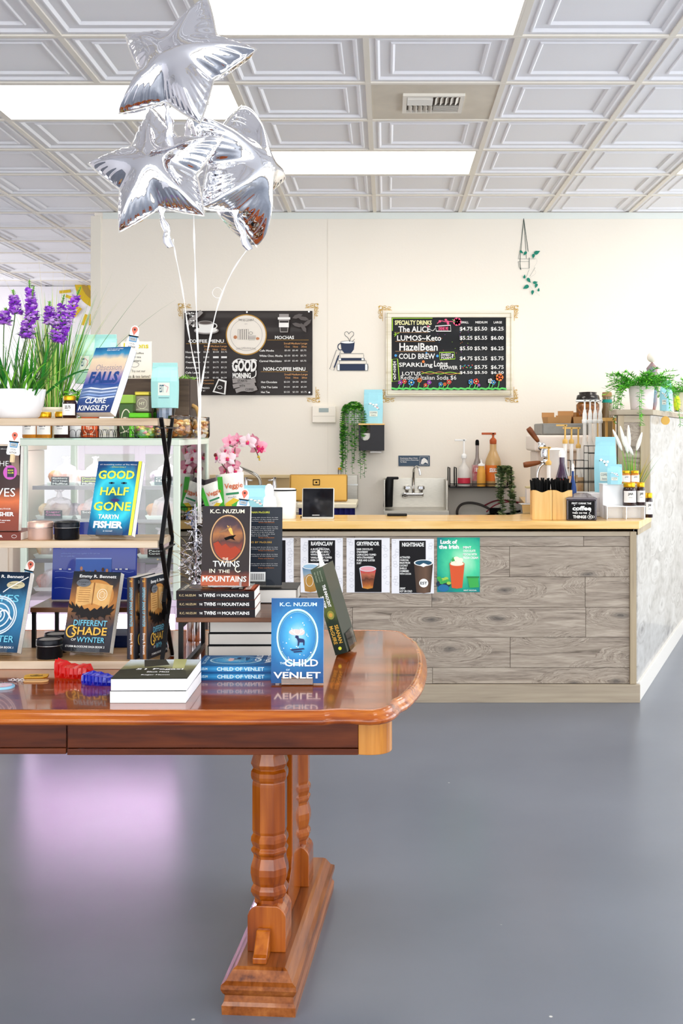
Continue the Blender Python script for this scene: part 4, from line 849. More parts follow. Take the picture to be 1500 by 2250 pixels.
def fr_shade(a):
    a.rect(0, 0, 1, 1, wyn); a.text('Emmy R. Bennett', .14, .04, .92, .09, wht, .02); a.ell(.52, .30, .40, .20, mat('glow_brown', 'c78a48', .5), 30); 
    a.poly([(.12, .20), (.46, .14), (.48, .40), (.14, .46)], parch); a.poly([(.50, .14), (.88, .17), (.84, .46), (.50, .40)], parch); a.line([(.485, .14), (.49, .42)], .012, mat('fold', '8a5a30', .5))
    for i in range(7): a.rect(.18, .21+i*.028, .42, .217+i*.028, mat('script_lines', 'a87440', .5), up=(i == 0))
    a.ring(.68, .29, .10, .07, .008, cream); a.ring(.68, .29, .06, .042, .006, cream); a.line([(.68, .23), (.73, .33), (.61, .27), (.75, .27), (.63, .33)], .005, cream, closed=True)
    a.poly([(.0, .40), (.08, .44), (.05, .38), (.16, .45), (.16, .41), (.25, .47), (.28, .43), (.35, .48), (.42, .46), (.48, .50), (.56, .46), (.62, .48), (.7, .43), (.74, .47), (.83, .41), (.84, .46), (.96, .40), (.92, .47), (.99, .46), (.90, .52), (.93, .54), (.82, .54), (.80, .58), (.70, .56), (.60, .60), (.55, .57), (.48, .62), (.42, .57), (.30, .59), (.28, .55), (.18, .56), (.2, .52), (.08, .52), (.12, .48), (.02, .46)], mat('raven', '1c1818', .6))
    for sx in (.1, .24, .64, .78, .9): a.line([(sx, .56), (sx+.03, .60)], .01, mat('raven', '1c1818', .6))
    a.ell(.26, .15, .15, .05, mat('grey_sticker', '6c7076', .35)); a.text('Autographed', .15, .13, .37, .15, ink, 0); a.text('Copy', .21, .16, .31, .18, ink, 0)
    a.text('DIFFERENT', .18, .615, .88, .685, cyan, .01); a.text('SHADE', .17, .70, .90, .80, gtitle, .02); a.ring(.16, .76, .10, .07, .018, gtitle, 20, 30, 300); a.text('OF', .18, .845, .28, .875, wht, 0); a.text('WYNTER', .30, .825, .88, .89, cyan, .01); a.text('STORM BLOODLINE SAGA BOOK 2', .08, .93, .90, .955, wht, .01)
def sp_shade(a): a.rect(0, 0, 1, 1, wyn); a.text('2', .03, .35, .055, .65, gtitle, .02); a.text('DIFFERENT SHADE OF WYNTER', .12, .3, .60, .66, cyan, .01); a.text('Emmy R. Bennett', .68, .32, .94, .68, wht, .01)
put_shelf('book', 'paperback with an open glowing book and a raven, leaning on the bottom shelf', 144, 3.185, zA+.004, 12, 19, .143, .224, .024, wyn, fr_shade, stand='clear stand under the raven and open book paperback')
eye = ramp('eyes_cover', [(0, '14304c'), (.3, '2a6a94'), (.55, '3f86ae'), (.8, '123452'), (1, '0f2238')], 'v', .25, 4)
def fr_eyes(a):
    a.rect(0, 0, 1, 1, eye); a.text('Emmy R. Bennett', .10, .04, .88, .09, wht, .02); a.ell(.74, .165, .19, .05, mat('gold_sticker', 'c9bf9a', .3)); a.text('Autographed', .6, .14, .88, .16, ink, 0); a.text('Copy', .68, .175, .80, .195, ink, 0)
    a.line([(.98, .06), (.8, .13), (.62, .2), (.5, .26)], .012, wht); a.text('THE', .3, .22, .42, .25, wht, 0); a.text('EYES', .30, .29, .86, .38, cyan, .01)
    for r_ in (.38, .34, .24, .14, .07): a.ring(.48, .55, r_, r_*.62, .018, mat('silver_print', 'cfe0ea', .4))
    a.line([(.2, .5), (.4, .6), (.6, .45), (.78, .6)], .02, wht, smooth=2); a.text('OF', .4, .76, .48, .78, wht, 0); a.text('WYNTER', .12, .80, .90, .88, cyan, .01); a.text('STORM BLOODLINE SAGA BOOK 1', .06, .93, .92, .955, wht, .01)
put_shelf('book', 'blue paperback with a silver rose emblem at the far left of the bottom shelf', -58, 3.185, zA+.004, 12, 19, .146, .224, .024, eye, fr_eyes, stand='clear stand under the silver rose paperback')
for i, (px, lab) in enumerate(((284, 'left of the two upright paperbacks standing spine out on the bottom shelf'), (312, 'right of the two upright paperbacks, its glowing cover turned towards the legs'))):
    h = .222; M = Matrix.Translation((PX(px+6, 3.12), 3.10, zA)) @ Matrix.Rotation(R(-58+90-90), 4, 'Z') @ Matrix.Translation((0, 0, 0)) if False else Matrix.Translation((PX(px+4, 3.10), 3.10, zA)) @ Matrix.Rotation(R(74), 4, 'Z') @ Matrix.Translation((0, .012, 0))
    t = thing('book', lab, 'book', M=M, group='upright paperbacks on the bottom shelf'); book_parts(t, .115, h, .024, wyn); a = art_front(.115, h, .024); fr_shade(a); a.build('cover_print', t); a = art_spine(.115, h, .024); sp_shade(a); a.build('spine_print', t)
# middle tier left
rust = ramp('wives_cover', [(0, '7c3320'), (.2, '8a3c24'), (.34, 'd06a3a'), (.5, '3a2320'), (1, '1f1719')], 'v', .1, 3)
def fr_wives(a):
    a.rect(0, 0, 1, 1, rust); a.poly([(.82, .62-.5), (.97, .08), (.99, .35), (.88, .33)], mat('hand', '8d7466', .5)); a.text('the truth about your', .45, .03, .88, .045, wht, 0)
    a.text('THE', .55, .18, .80, .24, wht, -.01); a.ell(.83, .315, .12, .085, mat('magenta_sticker', 'c04fae', .3)); a.rect(.78, .26, .90, .37, mat('mini_cover', '2a2238', .4)); a.lines(['BOOK', 'CLUB'], .79, .28, .89, .03, yel, .6)
    a.text('WIVES', .30, .50, .93, .60, wht, 0); a.text('BESTSELLING AUTHOR', .4, .735, .86, .752, wht, 0); a.text('TARRYN FISHER', .12, .78, .92, .83, wht, .03)
    a.lines(['A thriller full of secrets', 'I couldnt put it down'], .36, .87, .86, .025, wht, .6)
M = leanM((PX(46, 3.13)-.158, 3.135, zB+.022), 0, 5); t = thing('book', 'dark and rust coloured book cut off at the left edge of the middle shelf', 'book', M=M); book_parts(t, .158, .232, .026, rust); a = art_front(.158, .232, .026); fr_wives(a); a.build('cover_print', t)
M = flatM(PX(44, 3.09)-.22, 3.09, zB, .222); t = thing('book', 'rust red book lying flat under the dark standing book at left', 'book', M=M); book_parts(t, .15, .222, .0215, rust); a = art_spine(.15, .222, .0215); a.rect(0, 0, 1, 1, mat('rust_spine', '6e2c1e', .4)); a.text('TARRYN FISHER', .35, .34, .78, .64, wht, .03); a.ring(.92, .5, .03, .2, .03, wht, 14); a.build('spine_print', t)
# tins
def tin_box(px, Zt, z, r, h, mt, lab, lid=None, paper=False):
    t = thing('candle_tin', lab, 'tin', (PX(px, Zt), Zt, z), 0, 'round candle tins')
    MB().lathe([(r*.97, 0), (r, .003), (r, h*.66), (r*1.005, h*.67)], mt, 32).build('body', t)
    MB().lathe([(r*1.03, h*.68), (r*1.035, h*.7), (r*1.03, h*.96), (r*.99, h), (r*.93, h*.985), (r*.9, h*.95), (0.0005, h*.95)], lid or mt, 32).build('lid', t)
    MB().lathe([(r*1.01, h*.66), (r*1.035, h*.665), (r*1.035, h*.69), (r*1.01, h*.695)], steel, 32, cap=False).build('rim', t)
    if paper: MB().lathe([(r*.8, h*.952), (.0005, h*.953)], mat('lid_label', '8d8a84', .5), 24, cap=False).build('label', t)
rose = mat('rose_gold_tin', 'd9b5a4', .3, .5); btin = mat('black_tin', '16171c', .25, .4)
tin_box(89, 3.125, zB, .0335, .0485, rose, 'rose gold round tin on the middle shelf'); tin_box(147, 3.125, zB, .0335, .0485, btin, 'black round tin beside the rose gold tin')
tin_box(109, 3.13, zA, .035, .052, btin, 'front black round tin on the bottom shelf', paper=True); tin_box(126, 3.215, zA, .035, .052, btin, 'rear black tin, half hidden behind the front one on the bottom shelf', paper=True)
# small riser with the big blue book
r2 = thing('display_riser', 'small dark riser with black legs standing behind the shelf', 'riser', (PX(66, 3.30), 3.30, TZ)); rw = PX(292, 3.30)-PX(66, 3.30); rt = PZ(1335, 3.30)-TZ
MB().box(0, rw, 0, .26, rt-.014, rt, dk).build('board', r2, bevel=.002)
for x in (.003, rw-.014):
    for y in (.01, .24): MB().box(x, x+.011, y-.006, y+.006, 0, rt-.0145, black).build('leg', r2)
bluec = mat('royal_blue_cover', '0d2f9c', .3, coat=.4)
M = leanM((PX(112, 3.42), 3.44, TZ+rt+.003), 0, 6); t = thing('book', 'large royal blue book with a row of cartoon people, standing behind the shelf', 'book', M=M)
bw_, bh_ = PX(292, 3.42)-PX(108, 3.42), .232; book_parts(t, bw_, bh_, .016, bluec, bluec, True)
a = art_front(bw_, bh_, .016)
lb = mat('pale_blue_text', '9fb6ee', .5)
a.lines(['this is the story of a boy who lived by the sea and all', 'the many people he would come to meet', '', 'and how they sailed away together on the open sea', 'for one great day'], .1, .30, .62, .033, lb, .5, 0)
a.ring(.80, .26, .07, .055, .012, lb); a.ell(.80, .26, .05, .04, mat('medal', 'a8c0d8', .4)); 
a.rect(.28, .47, .71, .79, mat('inset', '3a64b8', .4)); a.rect(.28, .465, .71, .478, lb)
for i, (c_, x, h) in enumerate((('8a5a3a', .35, .26), ('e8e4dc', .38, .2), ('c8402a', .46, .18), ('e0c83a', .52, .2), ('4a9a50', .57, .17), ('6b3a2a', .61, .24), ('a84a3a', .66, .22))):
    b_ = mat('cartoon_'+c_, c_, .5); a.poly([(x-.022, .79), (x+.022, .79), (x+.018, .79-h*.62), (x-.018, .79-h*.62)], b_); a.ell(x, .79-h*.74, .016, .026, mat('cartoon_skin%d' % (i % 2), ['c98c66', '5a3a28'][i % 2], .5), 10)
for v in (.64, .72, .85): a.line([(.04, v), (.12, v-.01), (.22, v+.01), (.27, v)], .004, lb, smooth=1); a.line([(.73, v), (.82, v-.01), (.92, v+.01), (.98, v)], .004, lb, smooth=1)
for x in (.09, .2, .76, .81, .88): a.rect(x, .60, x+.03, .615, wht, up=False)
a.build('cover_print', t)
M = flatM(PX(262, 3.34)-.1, 3.31, TZ+.001, .15)
for i in range(3):
    M = flatM(PX(252, 3.32)-.10, 3.315, TZ+i*.0165, .15); t = thing('book', ['lowest', 'middle', 'topmost'][i]+' navy book of the small stack under the rear riser', 'book', M=M, group='navy books under the rear riser'); book_parts(t, .12, .15, .0162, mat('navy_cover', '16285c', .4))
# local author picks
tagw = mat('tag_white', 'f7f4ee', .45); pin = mat('pin_coral', 'd8705a', .4); twr = mat('typewriter_blue', '2f86b8', .4); stick = mat('pick_wood', 'e0c49a', .6)
def pick(cx_, cy_, Z, ang, lab, back=False):
    s_ = Z/F; M = Matrix.Translation(P(cx_, cy_, Z)) @ Matrix.Rotation(R(ang), 4, 'Y')
    t = thing('author_pick', lab, 'sign', M=M, group='wooden clip signs on the books')
    k = s_; out = [(-13, -24), (13, -24), (15, -20), (13, -2), (9, 3), (10, 14), (8, 24), (3, 29), (-3, 29), (-8, 24), (-10, 14), (-9, 3), (-13, -2), (-15, -20)]
    m = MB(); m.prism([(x*k, y*k) for x, y in out], .0015, tagw, M=Matrix.Rotation(R(90), 4, 'X')); m.build('tag_board', t, bevel=.0003, seg=1)
    m = MB(); m.box(-4*k, 4*k, .0005, .005, -40*k, -6*k, stick); m.box(-4*k, 4*k, -.007, -.002, -40*k, -22*k, stick); m.build('clothes_pin', t, bevel=.0005, seg=1)
    if not back:
        a = Art((-15*k, -.0017, 29*k), (30*k, 0, 0), (0, 0, -53*k), (0, -1, 0), 30, 53)
        a.ell(15, 9, 6.5, 6.5, pin, 18); a.poly([(9.3, 12), (15, 22), (20.7, 12)], pin); a.ell(15, 9, 2.4, 2.4, mat('pin_eye', '4a2a24', .5), 10)
        a.poly([(6, 23), (24, 23), (23, 36), (7, 36)], twr); a.rect(4, 22.5, 26, 25, ink, True); a.rect(8, 26.5, 22, 34, mat('tw_keys', 'cfd4d4', .4)); 
        for i in range(3): a.rect(9, 28+2*i, 21, 28.8+2*i, ink, i == 0)
        a.text('LOCAL', 9, 38.5, 21, 42.5, ink, .0); a.text('AUTHOR', 7, 45, 23, 49.5, ink, .0); a.build('tag_print', t)
    return t
pick(293, 744, 3.24, 10, 'local author sign clipped on the stormy sea paperback')
pick(31, 976, 3.09, 6, 'local author sign clipped on the dark and rust book at far left')
pick(63, 1259, 3.22, 14, 'local author sign clipped on the silver rose paperback')
pick(535, 1103, 3.14, 8, 'local author sign clipped on the fiery oval paperback')
pick(592, 1092, 3.37, -2, 'white back of the sign clipped on the slate blue hardcover', True)
t = pick(706, 1236, 3.30, -14, 'white back of the sign clipped on the leaning green hardcover', True); t.scale = (.45, .8, 1)
# small things on the table front
redp = glass('red_plastic', 'e01414', .12, .5); 
redp = mat('red_translucent_plastic', 'e3120c', .12, trans=.35, ior=1.4, coat=.4); blup = mat('blue_translucent_plastic', '0a22c8', .12, trans=.35, ior=1.4, coat=.4)
def dragon(name, lab, px, py, Z, L, ang, mt, hts, wds):
    """faceted hollow toy: scalloped back, ribbed flanks, pointed nose"""
    t = thing(name, lab, 'plastic toy', (PX(px, Z), Z, TZ), R(ang)); m = MB(); K = len(hts); rings = []
    for k in range(K):
        x = -L/2+L*k/(K-1); h, w = hts[k], wds[k]; z_ = .92 if k % 2 else 1.
        rings.append([(x, -w*.8, 0), (x, -w*z_, h*.35), (x, -w*.9, h*.8), (x, -w*.45, h*z_), (x, 0, h*.72), (x, w*.45, h*z_), (x, w*.9, h*.8), (x, w*z_, h*.35), (x, w*.8, 0)])
    m.loft(rings, mt, smooth=False); m.build('shell', t)
    m = MB()
    for k in range(1, K-1): x = -L/2+L*k/(K-1); m.box(x-.0012, x+.0012, -wds[k]*1.04, -wds[k]*.86, hts[k]*.15, hts[k]*.85, mt)
    m.build('ridge', t)
dragon('plastic_dragon', 'red translucent plastic toy with ridged side on the table', 165, 1490, 2.985, .100, -8, redp, [.048, .046, .041, .036, .034, .033, .034, .036, .035, .02], [.018, .022, .024, .026, .027, .027, .026, .024, .02, .008])
dragon('plastic_dragon', 'blue translucent plastic toy with ridged side touching the red one', 221, 1500, 2.90, .092, -14, blup, [.026, .031, .032, .031, .030, .028, .027, .025, .022, .012], [.016, .021, .024, .025, .025, .024, .022, .018, .012, .003])
def flatthing(name, lab, cat, M, ps, th, mt, pr=None):
    t = thing(name, lab, cat, M=M); m = MB(); m.prism(ps, th, mt); m.build('plate', t, bevel=.0004, seg=1)
    if pr: pr(t)
    return t
Zk = 2.99
def bird(t):
    a = Art((-.027, .014, .0022), (.054, 0, 0), (0, -.028, 0), (0, 0, 1)); a.ell(.5, .5, .3, .3, ink, 16); a.ell(.5, .5, .26, .25, mat('leather_tan', 'dca52e', .5), 16); a.poly([(.3, .6), (.5, .3), (.7, .5), (.5, .65)], ink); a.build('stamp', t)
flatthing('leather_tag', 'mustard leather tag with a dark bird stamp on the table', 'key tag', Matrix.Translation((PX(80, Zk), Zk, TZ+.0005)) @ Matrix.Rotation(R(6), 4, 'Z'), [(-.028, -.022), (.02, -.024), (.03, -.008), (.028, .022), (-.022, .024), (-.032, .01)], .002, mat('leather_tan', 'dca52e', .5), bird)
Zk = 2.93
t = flatthing('keychain', 'pale wooden key tag with silver chain on the table', 'key tag', Matrix.Translation((PX(80, Zk), Zk, TZ+.0005)) @ Matrix.Rotation(R(2), 4, 'Z'), [(-.028, -.014), (.02, -.014), (.03, -.006), (.03, .008), (.02, .014), (-.028, .014), (-.034, 0)], .003, mat('pale_wood_tag', 'd3a26a', .5))
m = MB()
for i in range(6): c0 = Vector((-.036-.006*i, .002*math.sin(i*2), .004)); m.tube([c0+Vector((.005*math.cos(k), .004*math.sin(k)*(1 if i % 2 else .3), .003*math.sin(k)*(0 if i % 2 else 1))) for k in [j*.785 for j in range(8)]], .0008, chrome, 5, closed=True)
m.build('chain', t)
Zk = 2.86; t = thing('badge', 'round light blue and pink badge cut off at the left edge of the table', 'badge', (PX(5, Zk), Zk, TZ))
MB().lathe([(.03, 0), (.031, .002), (.03, .005), (.028, .006)], mat('badge_blue', '8fc9e6', .3, coat=.5), 32).build('disc', t); MB().lathe([(.024, .0062), (.0005, .0066)], mat('badge_pink', 'f0a8b4', .3, nz=.5, ns=60, c2='ffffff'), 28, cap=False).build('badge_face', t)
# ---------------------------------------------------------------- bakery display case
cz0, cz1 = 5.30, 6.18; cx0, cx1 = -1.70, -.960; ctz = PZ(963, cz0)
casew = mat('case_pink_white', 'f2dcf0', .4); postm = mat('case_mint_post', 'dfe8d8', .4); glc = glass('case_glass', 'dff0e6', .02, .08)
case = thing('display_case', 'glass bakery display case with pink white interior behind the shelf', 'display case', ((cx0+cx1)/2, cz0, 0)); cm = (cx0+cx1)/2
def cb(x0, x1, y0, y1, z0, z1, m, nm, bev=0.): return MB().box(x0-cm, x1-cm, y0-cz0, y1-cz0, z0, z1, m).build(nm, case, bevel=bev)
cb(cx0, cx1, cz0, cz1, 0.02, .09, casew, 'base', .004); cb(cx0, cx1, cz0, cz1, .59, .62, casew, 'deck', .003); cb(cx0+.02, cx1-.02, cz1-.30, cz1-.28, .09, .59, casew, 'lower_back_panel')
for x in (cx0, cx1-.02): cb(x, x+.02, cz0, cz1, .09, .59, casew, 'lower_side_panel', .002)
cb(cx0+.02, cx1-.02, cz0+.004, cz0+.018, .555, .589, casew, 'lower_rail', .002); cb(cx0+.02, cx1-.02, cz0+.006, cz0+.010, .09, .555, glc, 'lower_glass'); cb(cx0+.02, cx1-.02, cz0+.16, cz1-.31, .33, .338, casew, 'lower_shelf')
cb(cx0+.02, cx1-.02, cz0+.02, cz1-.02, 0, .02, black, 'plinth')
cb(cx0, cx1, cz0, cz1, ctz-.006, ctz, glass('top_glass', 'bfe6cf', .02, .3), 'top_glass')
for x in (cx0, cx1-.03):
    for y in (cz0, cz1-.03): cb(x, x+.03, y, y+.03, .6205, ctz-.0345, postm, 'post', .003)
cb(cx0, cx1, cz0, cz0+.02, ctz-.034, ctz-.007, postm, 'top_rail', .002); cb(cx0, cx1, cz1-.02, cz1, ctz-.034, ctz-.007, postm, 'top_rail', .002); cb(cx1-.02, cx1, cz0+.03, cz1-.03, ctz-.034, ctz-.007, postm, 'top_rail', .002)
cb(cx0+.03, cx1-.03, cz0+.006, cz0+.010, .62, ctz-.034, glc, 'front_glass'); cb(cx1-.012, cx1-.008, cz0+.03, cz1-.03, .62, ctz-.034, glc, 'side_glass')
# sliding rear doors
for k in range(2):
    a0 = cx0+.04+k*.33; a1 = a0+.34; y = cz1-.03-.012*k
    m = MB()
    for q in ((a0, a0+.035, .64, ctz-.04), (a1-.035, a1, .64, ctz-.04), (a0+.035, a1-.035, .64, .69), (a0+.035, a1-.035, ctz-.09, ctz-.04)): m.box(q[0]-cm, q[1]-cm, y-cz0, y+.01-cz0, q[2], q[3], casew)
    dr = m.build('rear_door', case, bevel=.002); MB().box(a0+.035-cm, a1-.035-cm, y+.003-cz0, y+.007-cz0, .69, ctz-.09, mat('door_pane', 'dcd6d2', .15, nz=.25, ns=5, c2='a9a29c')).build('pane', dr)
shz = [.86, 1.02, 1.16]
shz = [.80, .985, 1.145]
for z in shz:
    cb(cx0+.03, cx1-.03, cz0+.10, cz1-.08, z-.006, z, glass('shelf_glass', 'cfe6da', .03, .35), 'glass_shelf'); cb(cx0+.03, cx1-.03, cz0+.09, cz0+.11, z-.016, z+.002, mat('shelf_edge', '9a9298', .3), 'shelf_edge')
pinkl = mat('case_lamp', 'fff0fc', .5, emit=4)
cb(cx0+.06, cx1-.06, cz0+.03, cz0+.05, ctz-.026, ctz-.012, pinkl, 'lamp_strip')
area('lower_case_lamp', ((cx0+cx1)/2, cz0+.12, .575), (R(35), 0, 0), .6, .06, 36, (.97, .93, 1))
area('case_lamp_inside', ((cx0+cx1)/2, cz0+.20, 1.34), (R(20), 0, 0), .6, .05, 2.6, (1, .88, .98))
for z in shz: cb(cx0+.06, cx1-.06, cz0+.115, cz0+.13, z-.016, z-.008, pinkl, 'lamp_strip')
pastry = [mat('muffin_tan', 'dba06c', .6, nz=.4, ns=50, c2='a7643a'), mat('pastry_pink', 'f1c6c0', .6, nz=.25, ns=60, c2='e09c90'), mat('pastry_berry', '5a4a5c', .5, nz=.4, ns=70, c2='cdbcc8'), mat('pastry_cream', 'f6e2c8', .6, nz=.2, ns=40, c2='e0b88a')]
film = mat('wrapping_film', 'fdf2f8', .25, alpha=.42, spec=.5, bump=.6, bs=50)
sign = mat('black_card', '1c1c20', .4); pinkt = mat('pink_chalk', 'f08ac0', .5); grt = mat('yellow_chalk', 'd8ec5a', .5); teal_c = mat('teal_card', '1f5560', .4)
def tray(px0, px1, z, Z, kind, text, tcol, n=4, card=True, cardm=None, nth=0):
    x0, x1 = PX(px0, Z), PX(px1, Z); c = (x0+x1)/2; w = x1-x0
    t = thing('pastry_tray', nth, 'pastry tray', (c, Z, z), 0, 'pastry trays in the display case')
    MB().loft([[(-w/2*s_, -.08*s_, zz), (w/2*s_, -.08*s_, zz), (w/2*s_, .10*s_, zz), (-w/2*s_, .10*s_, zz)] for s_, zz in ((.9, 0), (.9, .002), (1, .018), (.97, .018), (.88, .005))], white, smooth=False).build('tray', t)
    for i in range(n):
        a = thing('x', 'x', 'x') if False else None
        x = -w*.38+w*.76*i/max(1, n-1); m = MB(); m.lathe([(.012, .006), (.022, .008), (.028, .03), (.033, .04), (.029, .055), (.016, .068), (.0005, .072)], pastry[(kind+i*(i % 2)) % 4], 12, c=(x, .01+.03*(i % 2), 0), sx=1.05); m.build('pastry', t)
    random.seed(int(px0)); m = MB(); rg = []
    for z_, s_ in ((.01, 1.0), (.05, .96), (.085, .7), (.10, .2), (.125, .12), (.135, .3)):
        rg.append([(w*.44*s_*math.cos(2*math.pi*i/16)*random.uniform(.9, 1.08), .01+.075*s_*math.sin(2*math.pi*i/16)*random.uniform(.9, 1.08), z_+random.uniform(-.004, .006)) for i in range(16)])
    m.loft(rg, film, smooth=False, cap=False); m.build('wrapping', t)
    if card:
        m = MB(); cw = min(.085, w*.7); m.box(-cw/2, cw/2, -.092, -.090, .004, .044, cardm or sign); q = m.build('name_card', t)
        a = Art((-cw/2, -.0925, .044), (cw, 0, 0), (0, 0, -.04), (0, -1, 0))
        for i, s_ in enumerate(text): a.text(s_, .08, .08+i*.31, .92, .33+i*.31, tcol if i < 2 else wht, .02)
        a.build('card_text', q)
L3 = ['tray of wrapped muffins with a white lettered card, top shelf left', 'tray with a yellow lettered card, top shelf centre', 'tray of dark berry pastries with a teal card, top shelf right', 'tray of wrapped cookies with a pink lettered card on the middle shelf', 'tray of wrapped pastries beside the pink card on the middle shelf', 'tray of wrapped pastries at the right end of the middle shelf', 'tray of wrapped pastries with a black card on the lower shelf right', 'tray of wrapped pastries on the lower shelf left']
tray(112, 176, shz[2], 5.52, 0, ['Blackberry', 'Crisp', 'Muffins'], wht, 4, nth=L3[0]); tray(180, 236, shz[2], 5.52, 1, ['Double', 'Lemon', 'Muffins'], grt, 3, nth=L3[1]); tray(336, 398, shz[2], 5.52, 2, ['Choc', 'Muffin'], wht, 4, True, teal_c, L3[2])
tray(88, 170, shz[1], 5.52, 3, ['Sugar', 'Cookies'], pinkt, 4, nth=L3[3]); tray(176, 240, shz[1], 5.52, 1, ['Scone'], wht, 3, nth=L3[4]); tray(326, 398, shz[1], 5.52, 0, ['Roll'], wht, 4, False, nth=L3[5])
tray(308, 396, shz[0], 5.52, 1, ['Pecan', 'Caramel'], wht, 4, nth=L3[6]); tray(84, 160, shz[0], 5.52, 3, ['Bread'], wht, 3, False, nth=L3[7])
tray(308, 396, .645, 5.5, 0, ['Cake'], wht, 4, True, mat('price_card', '5a3a9a', .4), 'tray of pastries on the case floor, right'); tray(84, 160, .645, 5.5, 1, ['Cake'], wht, 3, False, nth='tray of pastries on the case floor, left')
# cream cabinet left of the case
cc = thing('cream_cabinet', 'plain cream cabinet at the far left beside the display case', 'cabinet', (-2.02, 5.35, 0))
MB().box(-.3, .27, 0, .5, .05, 1.31, mat('cream_cabinet_paint', 'ead9c6', .5)).build('body', cc, bevel=.004); MB().box(-.31, .28, -.01, .51, 1.312, 1.34, mat('cream_cabinet_top', 'e2cfb8', .45)).build('top', cc, bevel=.003); MB().box(-.28, .25, .02, .48, 0, .048, black).build('plinth', cc)
MB().box(-.28, .25, -.012, -.001, .08, 1.29, mat('cream_cabinet_paint', 'ead9c6', .5)).build('door', cc, bevel=.003)
# ---------------------------------------------------------------- things on top of the case
honey = mat('amber_honey', 'd9892a', .15, trans=.3, coat=.5); darkj = mat('dark_preserve', '2c1512', .15, coat=.6); lab = mat('jar_label', 'f5f1ea', .5)
def jar(px, Z, z, r, h, fill, label, lidm=None, group=None, lw=.62, txt='JAR', gold_lid=True, cat='jar'):
    t = thing('jar', label, cat, (PX(px, Z), Z, z), 0, group); sh_ = h*.80
    MB().lathe([(r*.9, 0), (r, r*.12), (r, sh_*.82), (r*.93, sh_*.92), (r*.80, sh_)], fill, 24).build('glass', t)
    MB().lathe([(r*.86, sh_), (r*.88, sh_+.002), (r*.88, h-.002), (r*.84, h), (.0005, h)], lidm or gold, 24).build('lid', t)
    a0 = -90-62; n = 12; q = [(math.cos(R(a0+124*i/n))*r*1.012, math.sin(R(a0+124*i/n))*r*1.012) for i in range(n+1)]
    lb_ = MB(); lb_.add([(x, y, h*.14) for x, y in q]+[(x, y, h*.14+h*.5) for x, y in q], [(i, i+1, n+2+i, n+1+i) for i in range(n)], lab, True); lo = lb_.build('label', t)
    a = Art((-r*.5, -r*1.03, h*.60), (r, 0, 0), (0, 0, -h*.42), (0, -1, 0)); a.text(txt, .1, .08, .9, .4, ink, .02); a.text('artisan', .2, .5, .8, .62, mat('grey_ink', '6a6a6a', .5), 0); a.build('label_print', lo)
    return t
CT = ctz+.0005
jar(66, 5.36, CT, .036, .122, honey, 'left amber jar with gold lid on the display case', group='jars on the display case', txt='22.75'); jar(98, 5.36, CT, .036, .122, honey, 'second amber jar from the left on the display case', group='jars on the display case', txt='22.75'); jar(136, 5.36, CT, .037, .124, darkj, 'dark jar with gold lid on the display case, beside the white mug', group='jars on the display case', txt='22.75')
t = jar(153, 3.17, zC, .0195, .063, darkj, 'dark jar with gold lid on the top shelf beside the stormy sea book', txt='22.75')
t = thing('mug', 'white mug behind the wire basket on the display case', 'mug', (PX(160, 5.45), 5.45, CT)); MB().lathe([(.026, 0), (.036, .02), (.04, .06), (.04, .078), (.037, .078), (.034, .02), (.0005, .01)], white, 24).build('body', t)
MB().tube(chaikin([(-.036, 0, .065), (-.06, 0, .066), (-.062, 0, .03), (-.034, 0, .022)], 2), .005, white, 8).build('handle', t)
def tinbox(px0, px1, Z, z, h, m, label, mk='', d=.07, lidm=None, nm='tea_tin'):
    x0, x1 = PX(px0, Z), PX(px1, Z); w = x1-x0; t = thing(nm, label, 'tin', ((x0+x1)/2, Z, z), 0, 'square tins on the display case')
    MB().box(-w/2, w/2, 0, d, 0, h*.8, m).build('body', t, bevel=.004); MB().box(-w/2-.001, w/2+.001, -.001, d+.001, h*.8+.0005, h, lidm or m).build('lid', t, bevel=.004)
    a = Art((-w/2, -.0012, h*.78), (w, 0, 0), (0, 0, -h*.74), (0, -1, 0)); a.ring(.5, .5, .34, .34, .03, cream, 20); a.text(mk or 'TEA', .3, .4, .7, .6, cream, .02); a.line([(.1, .9), (.5, .85), (.9, .9)], .03, cream); a.build('front_print', t)
tinbox(178, 214, 5.5, CT, .118, mat('orange_tin', 'd4541e', .35, .2), 'orange square tin behind the wire basket'); tinbox(217, 250, 5.5, CT, .112, mat('ivory_tin', 'e9e2da', .4), 'ivory square tin behind the wire basket', lidm=steel)
tinbox(283, 326, 5.55, CT, .122, mat('lime_tin', '5fbf1f', .35, .2), 'lime green square tin behind the clear sweets tub'); 
tinbox(296, 328, 5.62, CT+.128, .10, mat('taupe_tin', '8b8072', .35, .3), 'taupe round marked tin standing on the lime green tin', 'HT', lidm=mat('olive_gold', 'b8a640', .3, .5), d=.06)
tinbox(262, 292, 5.56, CT+.128-.128, .21, mat('dark_green_tin', '3d5a2a', .35, .2), 'tall dark green tin beside the lime green tin', 'TEA', lidm=mat('lime_lid', '9ac24a', .35))
# low wire basket
t = thing('wire_basket', 'low dark wire basket of arches on the display case', 'basket', (PX(222, 5.40), 5.40, CT)); w_ = (PX(300, 5.4)-PX(142, 5.4))/2; m = MB()
m.box(-w_, w_, -.04, .05, 0, .004, black); m.build('tray', t); m = MB()
for y in (-.04, .05):
    for i in range(11): x = -w_+2*w_*i/11; d = 2*w_/11; m.tube(chaikin([(x, y, .004), (x+d*.1, y, .04), (x+d*.9, y, .04), (x+d, y, .004)], 2), .0012, black, 4)
m.build('arches', t)
